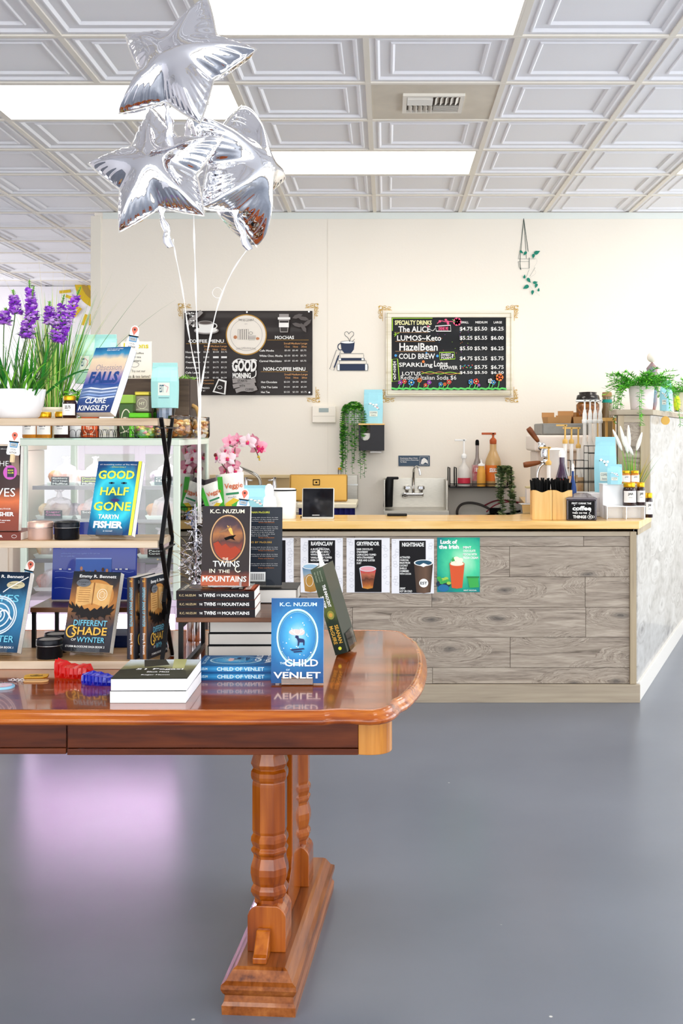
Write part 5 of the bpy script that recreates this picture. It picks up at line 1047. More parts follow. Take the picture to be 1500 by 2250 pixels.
# tubs of sweets and biscuits
def tub(px, Z, r, h, mats_, label, n=40, nm='biscuit_tub'):
    t = thing(nm, label, 'tub', (PX(px, Z), Z, CT), 0, 'clear round tubs on the display case'); random.seed(int(px))
    m = MB(); m.lathe([(r*.9, 0), (r, .01), (r, h*.8), (r*.92, h*.85), (r*.97, h*.88), (r*.97, h), (.001, h)], clear, 24); m.build('tub', t); m = MB()
    for i in range(n):
        a = random.uniform(0, 6.28); q = r*.8*math.sqrt(random.random()); z = .015+random.random()*h*.62; m.ball((q*math.cos(a), q*math.sin(a), z), r*.27, random.choice(mats_), 8, 5, (1, 1, .6))
    m.build('biscuits' if nm[0] == 'b' else 'sweets', t, kind='stuff')
ck = [mat('cookie_gold', 'e0a04a', .6, nz=.3, ns=60), mat('cookie_brown', 'c47a30', .6, nz=.3, ns=60), mat('cookie_cream', 'f2d28e', .6)]
sw = [mat('sweet_lime', 'b8e04a', .3), mat('sweet_pink', 'f2a0a8', .3), mat('sweet_yellow', 'f0e07a', .3), mat('sweet_mint', '9adca0', .3)]
tub(318, 5.42, .05, .085, sw, 'clear tub of lime and pink sweets on the display case', nm='sweets_tub'); tub(355, 5.42, .034, .08, ck, 'small clear tub of biscuits behind the crossed shelf legs', 26); tub(396, 5.46, .06, .108, ck, 'large clear tub of golden biscuits on the display case'); tub(439, 5.5, .048, .10, ck, 'clear tub of golden biscuits at the right end of the case', 34)
# coffee bags
aqua = mat('aqua_bag', 'a6dcd8', .45, bump=.25, bs=14, coat=.15); sage = mat('sage_bag', 'b5dfc6', .45, bump=.25, bs=14, coat=.15); aqb = mat('sky_bag', '9fd9e6', .4, bump=.25, bs=14, coat=.15)
def bag(px0, px1, py0, Z, z, m, label, d=.07, ang=0, art=1, group=None, bulge=.5, py1=None):
    x0, x1 = PX(px0, Z), PX(px1, Z); w = x1-x0; h = PZ(py0, Z)-z; t = thing('coffee_bag', label, 'bag', ((x0+x1)/2, Z, z), R(ang), group)
    rg = []
    for k in range(13):
        u = k/12; dd = d*(1 if u < .62 else 1-((u-.62)/.24) if u < .86 else 0)+.003; ww = w*(.95+.05*math.sin(u*3.1)) 
        c = [(-ww/2, -dd/2), (-ww/4, -dd/2-.006*(u < .85)), (ww/4, -dd/2-.006*(u < .85)), (ww/2, -dd/2), (ww/2-(.008 if u < .8 else 0), 0), (ww/2, dd/2), (-ww/2, dd/2), (-ww/2+(.008 if u < .8 else 0), 0)]
        rg.append([(x, y, h*u) for x, y in c])
    mb = MB(); mb.loft(rg, m, smooth=False); mb.build('pouch', t, bevel=.004, seg=2)
    mb = MB(); mb.box(-w/2, w/2, -.0035, .0035, h*.875, h*.885, m); mb.box(-w/2, w/2, -.0035, .0035, h*.90, h*.908, m); mb.build('zip_strip', t)
    if art:
        a = Art((-w/2, -d/2-.0075, h*.62), (w, 0, 0), (0, 0, -h*.56), (0, -1, 0)); dk_ = mat('teal_ink', '2f5f70', .5)
        if art == 1:
            a.rect(.28, .12, .72, .62, mat('bag_label', 'e8eee2', .5)); a.text('EST', .34, .2, .5, .5, dk_, .02); a.line([(.5, .2), (.66, .3), (.6, .5)], .03, mat('pink_ink', 'e0a0a8', .5)); a.rect(.3, .7, .7, .72, dk_)
        else:
            a.line([(.25, .1), (.4, .05), (.55, .22), (.68, .2), (.8, .38)], .03, dk_, smooth=2)
            for x, y in ((.35, .06), (.5, .12), (.6, .22), (.72, .3), (.66, .12)): a.ell(x, y, .07, .045, wht, 10)
            a.ell(.7, .26, .05, .03, mat('pink_ink', 'e0a0a8', .5), 10); a.rect(.3, .46, .72, .74, mat('bag_label', 'e8eee2', .5)); a.text('COFFEE', .34, .5, .68, .58, dk_, .01); a.text('beans', .4, .63, .62, .7, dk_, 0)
        a.build('front_print', t)
    return t
crz = CT
cratem = wood('dark_crate_wood', ['2e241e', '4b3b30', '5b4a3c', '6a5848'], 0, .5, fine=30, stretch=12)
cr = thing('wooden_crate', 'dark wooden crate with rope handle behind the tins on the case', 'crate', (PX(335, 5.72), 5.72, CT)); cw = PX(416, 5.72)-PX(256, 5.72); chh = PZ(832, 5.72)-CT
for nm, q in (('front_board', (-cw/2, cw/2, 0, .012)), ('back_board', (-cw/2, cw/2, .30, .312))): MB().box(*q, 0, chh, cratem).build(nm, cr, bevel=.002)
for s_ in (-1, 1): MB().box(s_*cw/2-.006, s_*cw/2+.006, .0125, .2995, 0, chh, mat('crate_end', '4c4038', .6)).build('end_board', cr, bevel=.002)
MB().box(-cw/2+.01, cw/2-.01, .013, .299, .0, .01, cratem).build('floor_board', cr); MB().box(-cw/2+.02, cw/2-.02, .02, .29, chh-.03, chh-.02, mat('crate_shelf', 'caa860', .5)).build('inner_tray', cr)
m = MB(); rp = mat('rope', 'b9935a', .8); m.tube(chaikin([(cw/2+.006, .06, chh*.55), (cw/2+.035, .05, chh*.5), (cw/2+.045, .06, chh*.25), (cw/2+.03, .10, chh*.12), (cw/2+.006, .12, chh*.3)], 3), .011, rp, 8); m.build('rope_handle', cr)
bag(166, 210, 735, 5.86, CT+chh-.019, sage, 'sage green coffee bag standing in the crate at left', .07, 8, 1, 'coffee bags in the crate'); bag(207, 258, 735, 5.86, CT+chh-.019, aqua, 'aqua coffee bag standing in the crate beside the sage one', .07, -6, 0, 'coffee bags in the crate')
t = thing('menu_sign', 'white card sign with yellow heading standing in the crate', 'sign', (PX(299, 5.84), 5.84, CT+chh-.0195)); w_ = PX(333, 5.84)-PX(265, 5.84); h_ = PZ(750, 5.84)-(CT+chh)
MB().box(-w_/2, w_/2, 0, .004, 0, h_+.019, mat('sign_card', 'ede9e0', .4)).build('card', t)
a = Art((-w_/2, -.001, h_+.019), (w_, 0, 0), (0, 0, -h_), (0, -1, 0)); a.text('Lotions', .1, .04, .9, .18, mat('yellow_heading', 'd8c81e', .5), .02); a.lines(['hot coffee', 'iced tea', 'steamers'], .3, .28, .75, .1, ink, .5, 0); a.ring(.2, .62, .1, .06, .01, mat('grey_ink', '6a6a6a', .5)); a.ring(.45, .6, .14, .07, .01, mat('grey_ink', '6a6a6a', .5)); a.text('Try out our', .35, .74, .8, .82, ink, 0); a.text('lattes & tea lattes!', .1, .87, .95, .95, ink, 0); a.build('sign_print', t)
t = thing('glass_tumbler', 'clear glass tumbler under the aqua coffee bag in front of the crate', 'glass', (PX(361, 5.6), 5.6, CT)); gh = PZ(897, 5.6)-CT; MB().lathe([(.045, 0), (.05, .01), (.055, gh), (.052, gh), (.046, .014), (.0005, .012)], glass('blue_glass', 'b8c8dc', .03, .35), 20, smooth=False).build('body', t)
bag(334, 391, 797, 5.6, CT+gh+.0005, aqua, 'aqua coffee bag standing on the clear tumbler in front of the crate', .07, 3, 1)
gA = mat('succulent_green', '7fae4a', .5); t = thing('succulent', 'small pale green succulents in the right corner of the crate', 'plant', (PX(404, 5.84), 5.84, CT+chh-.0195)); random.seed(4)
m = MB()
for i in range(60):
    d = Vector((random.uniform(-1, 1), random.uniform(-1, 1), random.uniform(.1, 1))); blade(m, (random.uniform(-.04, .04), random.uniform(-.02, .02), .008), d, .045, .012, .4, gA, 3)
m.build('leaves', t, kind='stuff'); MB().lathe([(.04, 0), (.045, .012)], mat('moss', '5a7a3a', .8), 12).build('moss_bed', t)
# tall grass and potted plants behind
grs = mat('grass_green', '4f9a2a', .5, nz=.5, ns=3, c2='2c6b1e'); grd = mat('grass_pale', 'c3cf7a', .5); lf = mat('leaf_green', '2f8a2c', .4, nz=.5, ns=5, c2='175a1c'); lfl = mat('leaf_lime', '7cc23a', .4)
def blades(t, n, base, spread, L, w, droop, ms, tilt=.5, name='leaf', one=False, z=0, ns=6, seed=1, bias=(0, 0)):
    random.seed(seed); M_ = MB()
    for i in range(n):
        a = random.uniform(0, 6.28); q = math.sqrt(random.random())*base; b = Vector((q*math.cos(a), q*math.sin(a), z))
        a2 = a+random.uniform(-.6, .6); s_ = random.uniform(0, spread); d = Vector((math.cos(a2)*s_+bias[0], math.sin(a2)*s_*.7+bias[1], 1))
        mm = M_ if one else MB(); blade(mm, b, d, random.uniform(*L), random.uniform(*w), random.uniform(*droop), random.choice(ms), ns)
        if not one: mm.build(name, t)
    if one: M_.build(name, t, kind='stuff')
gz = 5.62; t = thing('potted_grass', 'cream pot of tall wispy green grass behind the purple flowers', 'plant', (PX(118, gz), gz, CT))
MB().lathe([(.05, 0), (.058, .02), (.062, .13), (.066, .135), (.066, .15), (.058, .15), (.056, .02), (.0005, .02)], mat('cream_pot', 'f0e4cc', .4), 24).build('pot', t); MB().lathe([(.057, .14), (.0005, .142)], mat('soil', '4a3a2a', .9), 16, cap=False).build('soil', t)
a = Art((-.04, -.0625, .1), (.08, 0, 0), (0, 0, -.06), (0, -1, 0)); a.text('YOU GREW', .0, .2, 1, .6, mat('tan_ink', 'c8a868', .5), .01); a.build('pot_print', t)
blades(t, 150, .045, .42, (.35, .62), (.004, .009), (.0, .5), [grs, grs, lfl, grd], one=True, z=.14, name='grass', seed=11, ns=7)
blades(t, 46, .04, .75, (.5, .8), (.0018, .003), (.1, .9), [grd, mat('straw', 'ddd08a', .5), grs], one=True, z=.14, name='wisps', seed=12, ns=9, bias=(.15, 0))
t = thing('leafy_plant', 'bushy bright green plant between the jar and the stormy sea book', 'plant', (PX(170, 5.6), 5.6, CT)); MB().lathe([(.03, 0), (.04, .05), (.035, .05), (.0005, .045)], white, 16).build('pot', t); random.seed(8); m = MB()
for i in range(150):
    th, z = random.uniform(0, 6.28), random.uniform(.04, .23); q = random.uniform(0, .055); d = Vector((math.cos(th), math.sin(th), random.uniform(-.2, .9))); blade(m, (q*math.cos(th), q*math.sin(th), z), d, .035, .02, .6, random.choice([lfl, lf, lfl]), 3)
m.build('leaves', t, kind='stuff'); m = MB(); m.tube([(0, 0, .04), (.004, 0, .14), (0, 0, .22)], .002, lf, 4); m.build('stem', t)
# ---------------------------------------------------------------- white planter with purple flowers on the top shelf
pz = 3.18; t = thing('flower_planter', 'white oval planter of strap leaves and purple flower spikes on the top shelf', 'plant', (PX(38, pz), pz, zC))
pw = .079; m = MB(); wp_ = mat('planter_white', 'f4f4f6', .2, coat=.4)
m.lathe([(.68, 0), (.78, .006), (.92, .04), (1.0, .0785), (.985, .082), (.95, .079), (.88, .04), (.0005, .03)], wp_, 40, M=Matrix.Diagonal((pw, .055, 1, 1))); m.build('pot', t)
MB().lathe([(.90, .062), (.0005, .064)], mat('soil', '4a3a2a', .9), 24, cap=False, M=Matrix.Diagonal((pw, .055, 1, 1))).build('soil', t)
random.seed(21)
for i in range(62):
    x = random.uniform(-.065, .06); d = Vector((x*9+random.uniform(-.5, .5), random.uniform(-.5, .4), 1)); m = MB(); blade(m, (x, random.uniform(-.03, .03), .055), d, random.uniform(.09, .21), random.uniform(.007, .013), random.uniform(.2, 1.5), random.choice([lf, lf, grs, lfl]), 7); m.build('leaf', t)
for i in range(14):
    x = random.uniform(-.06, .06); d = Vector((x*14, random.uniform(-.8, .0), .9)); m = MB(); blade(m, (x, -.03, .06), d, random.uniform(.12, .2), .005, random.uniform(1.8, 3.), random.choice([lfl, grs]), 9); m.build('leaf', t)
pur = [mat('petal_purple', '9a3fd0', .5), mat('petal_violet', 'b868e4', .5), mat('petal_lilac', 'dcb0ee', .5)]; stg = mat('flower_stem', '4d6b38', .5)
spk = [((-.02, 0), (66, 618), (72, 700)), ((-.045, 0), (33, 640), (38, 690)), ((-.04, 0), (12, 678), (8, 712)), ((.0, 0), (78, 632), (64, 740)), ((.03, 0), (140, 648), (120, 745)), ((.035, 0), (178, 632), (142, 715)), ((.02, 0), (112, 665), (112, 712)), ((.0, 0), (58, 700), (58, 742)), ((.04, 0), (150, 704), (126, 752))]
for (bx_, by_), top_, low_ in spk:
    tp = P(top_[0], top_[1], pz)-Vector(t.location); lw_ = P(low_[0], low_[1], pz)-Vector(t.location); tp.y = random.uniform(-.02, .02); lw_.y = tp.y*.6
    m = MB(); st = chaikin([(bx_, 0, .06), tuple(Vector((bx_, 0, .06)).lerp(lw_, .6)+Vector((0, 0, .01))), tuple(lw_), tuple(tp)], 2); m.tube(st, .0016, stg, 5); m.build('flower_stem', t)
    m = MB(); N_ = 34
    for k in range(N_):
        u = k/N_; c = lw_.lerp(tp, u*.8); a = k*2.4; rr_ = .010*(1-u*.45); pc = c+Vector((rr_*math.cos(a), rr_*math.sin(a), 0)); col_ = random.choice(pur)
        for q in range(3): dd = Vector((math.cos(a+q*1.3-1.3), math.sin(a+q*1.3-1.3), random.uniform(-.3, .8))); blade(m, pc, dd, .015*(1-u*.3), .014, .8, col_, 2, fold=.3)
    for k in range(12):
        u = .8+.2*k/12; c = lw_.lerp(tp, u); a = k*2.2; dd = Vector((math.cos(a), math.sin(a), .8)); blade(m, c, dd, .008*(1.9-u), .004, .3, lfl, 2)
    m.build('flower_spike', t)
    m = MB()
    for k in range(7): a = k*.9; blade(m, lw_, (math.cos(a), math.sin(a)*.6, .6), .035, .005, 1.4, lf, 4)
    m.build('leaf_cluster', t)
# ---------------------------------------------------------------- back wall
WZ = WB-.001
browng = ramp('menu_board_brown', [(0, '2a2220'), (.5, '302826'), (1, '26201e')], 'v', .1, 5); chalk = mat('chalk_white', 'f0eeea', .6); chalkg = mat('chalk_grey', '9b9592', .6); tan = mat('menu_tan', 'd9a066', .5); goldp = mat('gold_print', 'b88a3a', .5)
t = thing('menu_board', 'dark brown printed coffee menu on the left of the back wall', 'menu board', P(545, 868, WZ)-Vector((0, .02, 0))); Zm = WZ-.018
def mb_at(t, o): o.parent = t; o.matrix_parent_inverse = Matrix.Translation(-t.location); return o
mb_at(t, MB().box(PX(405, Zm), PX(686, Zm), Zm, WB-.001, PZ(868, Zm), PZ(683, Zm), browng).build('board', bevel=.002))
a = pxart(405, 683, 686, 868, Zm-.0005, .0006)
a.ell(541, 735.5, 45, 45, goldp, 48); a.ell(541, 735.5, 42.5, 42.5, mat('logo_cream', 'f0e8dc', .5), 48); a.ring(541, 735.5, 35, 35, .6, chalkg, 48)
bk = mat('sketch_ink', '4a4440', .5); 
for i in range(5): a.line([(523+4.6*i, 724+i % 2), (523+4.6*i, 746), (527+4.6*i, 746), (527+4.6*i, 723), (523+4.6*i, 724+i % 2)], .7, bk, i == 0)
for i in range(3): a.line([(546, 738+3*i), (562-i, 738+3*i), (562-i, 740.6+3*i), (546, 740.6+3*i)], .6, bk, i == 0, True)
a.ring(551, 732, 4, 3, .7, bk, 16); a.ell(517, 741, 4, 4, mat('floral_rust', 'c4835a', .5), 10); a.ell(566, 744, 4, 3, mat('floral_rust', 'c4835a', .5), 10)
a.text('WE SO LOVELY', 524, 700, 558, 704, bk, 0, arc=-2.5); a.text('EST.', 538, 711, 544, 713, chalkg, 0); a.text('LOCAL COFFEE & BOOK STORE', 519, 765, 562, 768.5, chalkg, 0, arc=2)
a.text('COFFEE MENU', 414, 746, 492, 753.5, chalk, .03); a.rect(409, 755, 497, 755.8, goldp); a.text('MOCHAS', 604, 738, 646, 745.5, chalk, .03); a.rect(587, 747, 678, 747.8, goldp); a.text('NON-COFFEE MENU', 579, 807, 671, 815, chalk, .03); a.rect(573, 816.5, 676, 817.3, goldp)
for x0, y0 in ((448, 759), (624, 753), (625, 821)): a.text('Small', x0, y0, x0+14, y0+4, tan, .01); a.text('Medium', x0+16, y0, x0+35, y0+4, tan, .01); a.text('Large', x0+37, y0, x0+51, y0+5, tan, .01); a.text('12oz', x0+2, y0+7, x0+13, y0+11, tan, .01); a.text('16oz', x0+20, y0+7, x0+31, y0+11, tan, .01); a.text('20oz', x0+38, y0+7, x0+50, y0+11, tan, .01)
def rowp(y, x0, nm_, x1, px_, vals, h=4.4):
    a.text(nm_, x0, y, x1, y+h, chalk, .02)
    for x, v in zip(px_, vals): a.text(v, x, y, x+12.5, y+h-.4, chalk, .0)
for y, n_, x1, v in ((772, 'House Brew', 441, ('$3.00', '$3.50', '$3.75')), (783.5, 'Espresso', 438, ('$2.50', '-', '-')), (794.5, 'Cappuccino', 441, ('$4.00', '$4.75', '$5.00')), (806, 'Americano', 440, ('$4.25', '$4.75', '$5.25')), (817, 'Cafe Latte', 439, ('$4.50', '$5.00', '$5.50')), (828.5, 'Cold Brew', 438, ('$3.50', '$3.50', '$6.50'))): rowp(y, 409, n_, x1, (448, 469, 487), v)
a.text('Vanilla, Caramel, Peppermint,', 409, 834.5, 472, 838, tan, 0); a.text('Hazelnut and Coconut', 412, 841, 471, 844.5, tan, 0); a.text('EXTRA ESPRESSO', 422, 851, 462, 855, chalk, .01); a.text('SHOT $1', 433, 857.5, 452, 861, chalk, .01)
for y, n_, x1, v in ((769, 'Cafe Mocha', 603, ('$5.00', '$5.40', '$5.75')), (780.5, 'White Choc. Mocha', 622, ('$5.00', '$5.40', '$5.75')), (792, 'Carmel Macchiato', 620, ('$5.00', '$5.40', '$5.75'))): rowp(y, 571, n_, x1, (626, 643, 661), v)
for y, n_, x1, v in ((838, 'Hot Chocolate', 610, ('$3.50', '$4.00', '$4.50')), (849, 'Chai Tea Latte', 611, ('$4.50', '$5.00', '$5.50')), (860, 'Hot Tea', 594, ('$3.25', '$3.50', '$3.75'))): rowp(y, 575, n_, x1, (625, 644, 662), v)
a.text('GOOD', 511, 791, 565, 818, chalk, .05, .05); a.line([(512, 800), (524, 788), (545, 794), (560, 790), (566, 794)], 2, chalk, smooth=2); a.text('MORNING', 513, 820, 553, 832, chalk, .05); a.line([(553, 832), (564, 828), (564, 815)], 2, chalk, smooth=2)
a.line([(513, 838), (530, 836), (548, 840), (563, 836)], 10, chalkg, smooth=1); a.text('STARTS', 524, 835, 545, 840, ink, .01); a.line([(514, 850), (530, 846), (548, 850), (562, 846)], 9, chalkg, smooth=1); a.text('WITH', 528, 846, 540, 851, ink, .01); a.line([(520, 860), (535, 855), (552, 858), (566, 853)], 9, chalkg, smooth=1); a.text('COFFEE', 541, 854, 559, 859, ink, .01)
a.ell(456, 728, 27, 8, chalkg, 28); a.ell(456, 727, 24, 6, chalk, 28); a.poly([(438, 711), (470, 711), (468, 724), (460, 731), (448, 731), (441, 724)], chalk); a.ell(454, 711, 16.5, 4.5, chalkg, 24); a.ell(454, 711, 13, 3, mat('latte_dark', '5a504c', .5), 20); a.ring(473, 718, 6, 5, 2, chalk, 16, -90, 90)
random.seed(2); a.line([(414, 716), (424, 704), (436, 696), (446, 686)], 9, chalkg, smooth=1)
for i in range(24): a.ell(412+random.uniform(0, 22), 698+random.uniform(-8, 22)-((i % 6)), 2.6, 1.8, chalk if i % 2 else chalkg, 8, up=(i < 2))
a.poly([(614, 704), (637, 704), (634, 732), (617, 732)], chalkg); a.poly([(616, 707), (635, 707), (632.5, 730), (618.5, 730)], browng); a.rect(612, 699, 639, 704, chalk); a.rect(615, 692, 636, 699, chalkg); a.rect(614.5, 711, 636, 721, chalk); 
for x, y, an in ((655, 697, -20), (668, 702, 10), (655, 716, 15), (668, 722, 60), (676, 712, -40)):
    c_, s_ = math.cos(R(an)), math.sin(R(an)); a.poly([(x+l*c_-w*s_, y+l*s_+w*c_) for l, w in ((-12, 0), (-5, 4), (5, 4), (12, 0), (5, -4), (-5, -4))], mat('leaf_grey', '5c5553', .5))
a.poly([(483, 833), (501, 838), (498, 868), (470, 862)], chalk); a.poly([(484, 837), (497, 841), (495, 865), (474, 860)], browng); a.ring(486, 852, 5, 3.4, 1, chalk, 14)
for x, y in ((545, 688), (680, 687), (681, 863), (411, 688)): a.ell(x, y, 2, 2, steel, 10)
mb_at(t, a.build('menu_print'))
# chalk board in a cream frame
t = thing('chalkboard', 'black chalkboard with colourful flowers in a cream frame on the back wall', 'menu board', P(985, 870, WZ)-Vector((0, .03, 0))); Zm = WZ-.03; frm = wood('cream_frame', ['cfc4aa', 'e4dcc8', 'ece5d4', 'f0ebdd'], 0, .5, fine=30)
def fbox(px0, px1, py0, py1, z0, z1, m): return mb_at(t, MB().box(PX(px0, Zm), PX(px1, Zm), Zm+z0, Zm+z1, PZ(py1, Zm), PZ(py0, Zm), m).build('frame_rail' if px1-px0 > 60 else 'frame_stile', bevel=.004))
fbox(847, 1125, 685, 697.5, -.01, .028, frm); fbox(847, 1125, 857.5, 870, -.01, .028, frm); fbox(847, 860, 697.6, 857.4, -.01, .028, frm); fbox(1111, 1125, 697.6, 857.4, -.01, .028, frm)
bkb = ramp('chalk_black', [(0, '0e1014'), (1, '12121a')], 'v', .2, 3); mb_at(t, MB().box(PX(860, Zm), PX(1111, Zm), Zm+.008, Zm+.026, PZ(857.5, Zm), PZ(697.5, Zm), bkb).build('board'))
m = MB()
for q in ((850, 1122, 688, 689.2), (850, 1122, 866, 867.2), (850, 851.2, 688, 867.2), (1120.8, 1122, 688, 867.2)): m.box(PX(q[0], Zm), PX(q[1], Zm), Zm-.013, Zm-.010, PZ(q[3], Zm), PZ(q[2], Zm), mat('frame_bead', 'c2b692', .5))
mb_at(t, m.build('frame_bead'))
a = pxart(860, 698, 1111, 857, Zm+.0075, .0006); lime = mat('chalk_lime', 'b4ea3c', .5); pk_ = mat('chalk_pink', 'ee5a84', .5); yw = mat('chalk_cream', 'f1ecae', .5); orr = mat('chalk_orange', 'f0803c', .5); blc = mat('chalk_blue', '4a9ad8', .5); grc = mat('chalk_green', '62d86a', .5); puc = mat('chalk_purple', 'b048c8', .5); redc = mat('chalk_red', 'f0584a', .5)
a.rect(861, 698.5, 950, 700, lime); a.rect(861, 698.5, 862.5, 727, lime); a.text('SPECIALTY DRINKS', 867, 704, 948, 714, yw, .03)
a.line([(960, 711), (968, 704), (980, 708), (990, 706), (1002, 708)], 1.5, pk_, smooth=2)
for x, y in ((966, 706), (983, 707), (984, 711), (979, 703)): a.ell(x, y, 3, 2.6, pk_, 8)
for i in range(7): a.ell(1004+5*math.cos(i*.9), 707+5*math.sin(i*.9), 4.4, 4.4, pk_, 10, up=(i == 0))
a.line([(993, 702), (1000, 707), (995, 708)], 1.2, grc)
a.text('SMALL', 1012, 706, 1029, 711, chalk, .02); a.text('MEDIUM', 1044, 706, 1070, 711, chalk, .02); a.text('LARGE', 1084, 706, 1102, 711, chalk, .02)
for s_, q, h_ in (('The ALiCE', (875, 717, 945, 730), .02), ('LUMOS~Keto', (872, 737, 969, 749), .02), ('HazelBean', (877, 754, 961, 771), .02), ('COLD BREW', (876, 777, 955, 789), .02), ('SPARKLing', (876, 797, 950, 809), .02), ('Lotus', (953, 793, 983, 806), .02), ('FLOWER', (966, 804, 1005, 812), .02), ('LOTUS', (883, 817, 924, 825), .015), ('Redbull Italian Soda $6', (880, 825, 1002, 836), .0)): a.text(s_, *q, chalk, h_)
a.line([(945, 725), (951, 728), (955, 722)], 1.2, chalk, smooth=2); a.line([(956, 717), (989, 715), (990, 728), (958, 728)], 2, chalk, closed=True); a.text('DRINK ME', 963, 718.5, 984, 726, pk_, .03)
for x0, y0, x1, m_ in ((868, 730.5, 940, tan), (868, 750, 955, tan), (868, 772, 955, tan)): a.rect(x0, y0, x1, y0+.6, m_)
a.line([(865, 736), (877, 732)], 1, lime); a.line([(866, 740), (870, 736)], 1, lime); a.line([(867, 730.5), (870, 737)], 1, lime); a.ell(940, 717.5, 2, 2, pk_, 8); a.ell(929.5, 795, 3, 3, orr, 10)
a.line([(965, 775), (997, 774), (999, 789), (966, 791)], 1.5, lime, closed=True); a.text('SWEET', 968, 777, 990, 783, chalk, .02); a.text('FOAM', 969, 784, 990, 789.5, chalk, .02); a.text('?', 991, 778, 996, 787, chalk, .03)
a.line([(860.8, 790), (873, 789), (877, 837), (861, 839)], 1.6, lime, closed=True); a.line([(866, 794), (868, 834)], .8, chalk)
for i in range(8): a.text('WHSOYLAT'[i], 863, 794+5.3*i, 870, 798+5.3*i, chalk, .02)
a.line([(925, 822), (945, 816), (965, 824), (985, 817), (1010, 822)], 1.1, lime, smooth=2); a.line([(925, 817), (945, 824), (965, 816), (985, 824), (1010, 820)], 1.1, mat('chalk_peach', 'e8a05a', .5), smooth=2)
PR = [(719, ('$4.75', '$5.50', '$6.25')), (739, ('$5.25', '$5.55', '$6.00')), (762, ('$5.50', '$5.90', '$6.25')), (784, ('$4.75', '$5.25', '$5.75')), (803, ('$', '$5.75', '$6.75')), (816, ('$4.50', '$5.50', '$6.50'))]
for y, v in PR:
    for x, s_ in zip((1009, 1041, 1077), v): a.text(s_, x, y, x+(28 if len(s_) > 1 else 3), y+(9.5 if y < 810 else 7), chalk, .015)
for i in range(11): a.ell(1014+2.2*i, 806+3*math.sin(i*1.7), 1.2, 1.2, (blc, redc, grc)[i % 3], 8, up=(i == 0))
random.seed(9)
for i in range(30): a.ell(960+random.uniform(0, 70), 730+random.uniform(0, 60), .8, .5, random.choice((orr, lime, pk_, blc, puc)), 6, up=(i == 0))
a.ell(869, 782, 3, 3, blc, 8); a.ell(960, 783, 3, 3, blc, 8); a.ell(936, 776, 2, 2, blc, 8)
a.line([(860.5, 855.5)]+[(861+5*i, 853.5+(i % 3)) for i in range(50)]+[(1111, 855.5)], 4, grc)
for x, y, c_, r_ in ((879, 841, puc, 4.5), (888, 839, redc, 4.5), (903, 841, blc, 6.5), (921, 836, orr, 5), (934, 847, redc, 4), (942, 841, puc, 4.5), (967, 845, blc, 4.5), (976, 845, orr, 3.5), (985, 840, redc, 5), (1033, 840, blc, 5.5), (1044, 839, redc, 6), (1050, 847, puc, 3), (1075, 838, wht, 5), (1082, 841, blc, 4.5), (1095, 830, orr, 8)):
    a.line([(x, y), (x-2, 848), (x-4, 853)], 1.5, grc)
    for i in range(5): a.ell(x+r_*.55*math.cos(i*1.257), y+r_*.55*math.sin(i*1.257), r_*.55, r_*.55, c_, 8, up=(i == 0))
    a.ell(x, y, r_*.3, r_*.3, yw if c_ is not orr else redc, 8)
mb_at(t, a.build('chalk_print'))
# gold scroll corners (wall decals)
gsc = mat('gold_scroll', 'c9a24a', .5)
def scroll(x, y, sx, sy, lab_):
    a = pxart(x-35, y-35, x+35, y+35, WZ-.0005, .0004)
    def L_(ps, w=1.1): a.line([(x+sx*p, y+sy*q) for p, q in ps], w, gsc, smooth=2)
    L_([(0, 9), (30, 9.5)], 1); L_([(9, 0), (9.5, 34)], 1)
    for (cx_, cy_, r_) in ((5, 4, 4), (14, 4, 4.2), (24, 5, 3.5), (4, 14, 4.2), (5, 24, 3.5)): a.ring(x+sx*cx_, y+sy*cy_, r_, r_, 1, gsc, 18, 30, 330)
    L_([(6, 9), (12, 2), (20, 8), (28, 3)]); L_([(9, 6), (2, 12), (8, 20), (3, 28)]); a.ell(x+sx*14, y+sy*4, 1.6, 1.6, gsc, 8); a.ell(x+sx*4, y+sy*14, 1.6, 1.6, gsc, 8)
    for k in range(4): a.ell(x+sx*2, y+sy*2, 2.6 if k % 2 else 1, 1 if k % 2 else 2.6, gsc, 8)
    tag(a.build('scroll_decal'), lab_, 'wall decal', 'gold scroll corner decals')
scroll(391, 667, 1, 1, 'gold scroll decal at the upper left corner of the brown menu'); scroll(700, 667, -1, 1, 'gold scroll decal at the upper right corner of the brown menu'); scroll(703, 884, -1, -1, 'gold scroll decal at the lower right corner of the brown menu'); scroll(404, 884, 1, -1, 'gold scroll decal at the lower left corner of the brown menu, behind the ribbons')
scroll(831, 672, 1, 1, 'gold scroll decal at the upper left corner of the chalkboard'); scroll(1139, 671, -1, 1, 'gold scroll decal at the upper right corner of the chalkboard'); scroll(838, 884, 1, -1, 'gold scroll decal at the lower left corner of the chalkboard, beside the blue bag'); scroll(1138, 884, -1, -1, 'gold scroll decal at the lower right corner of the chalkboard')
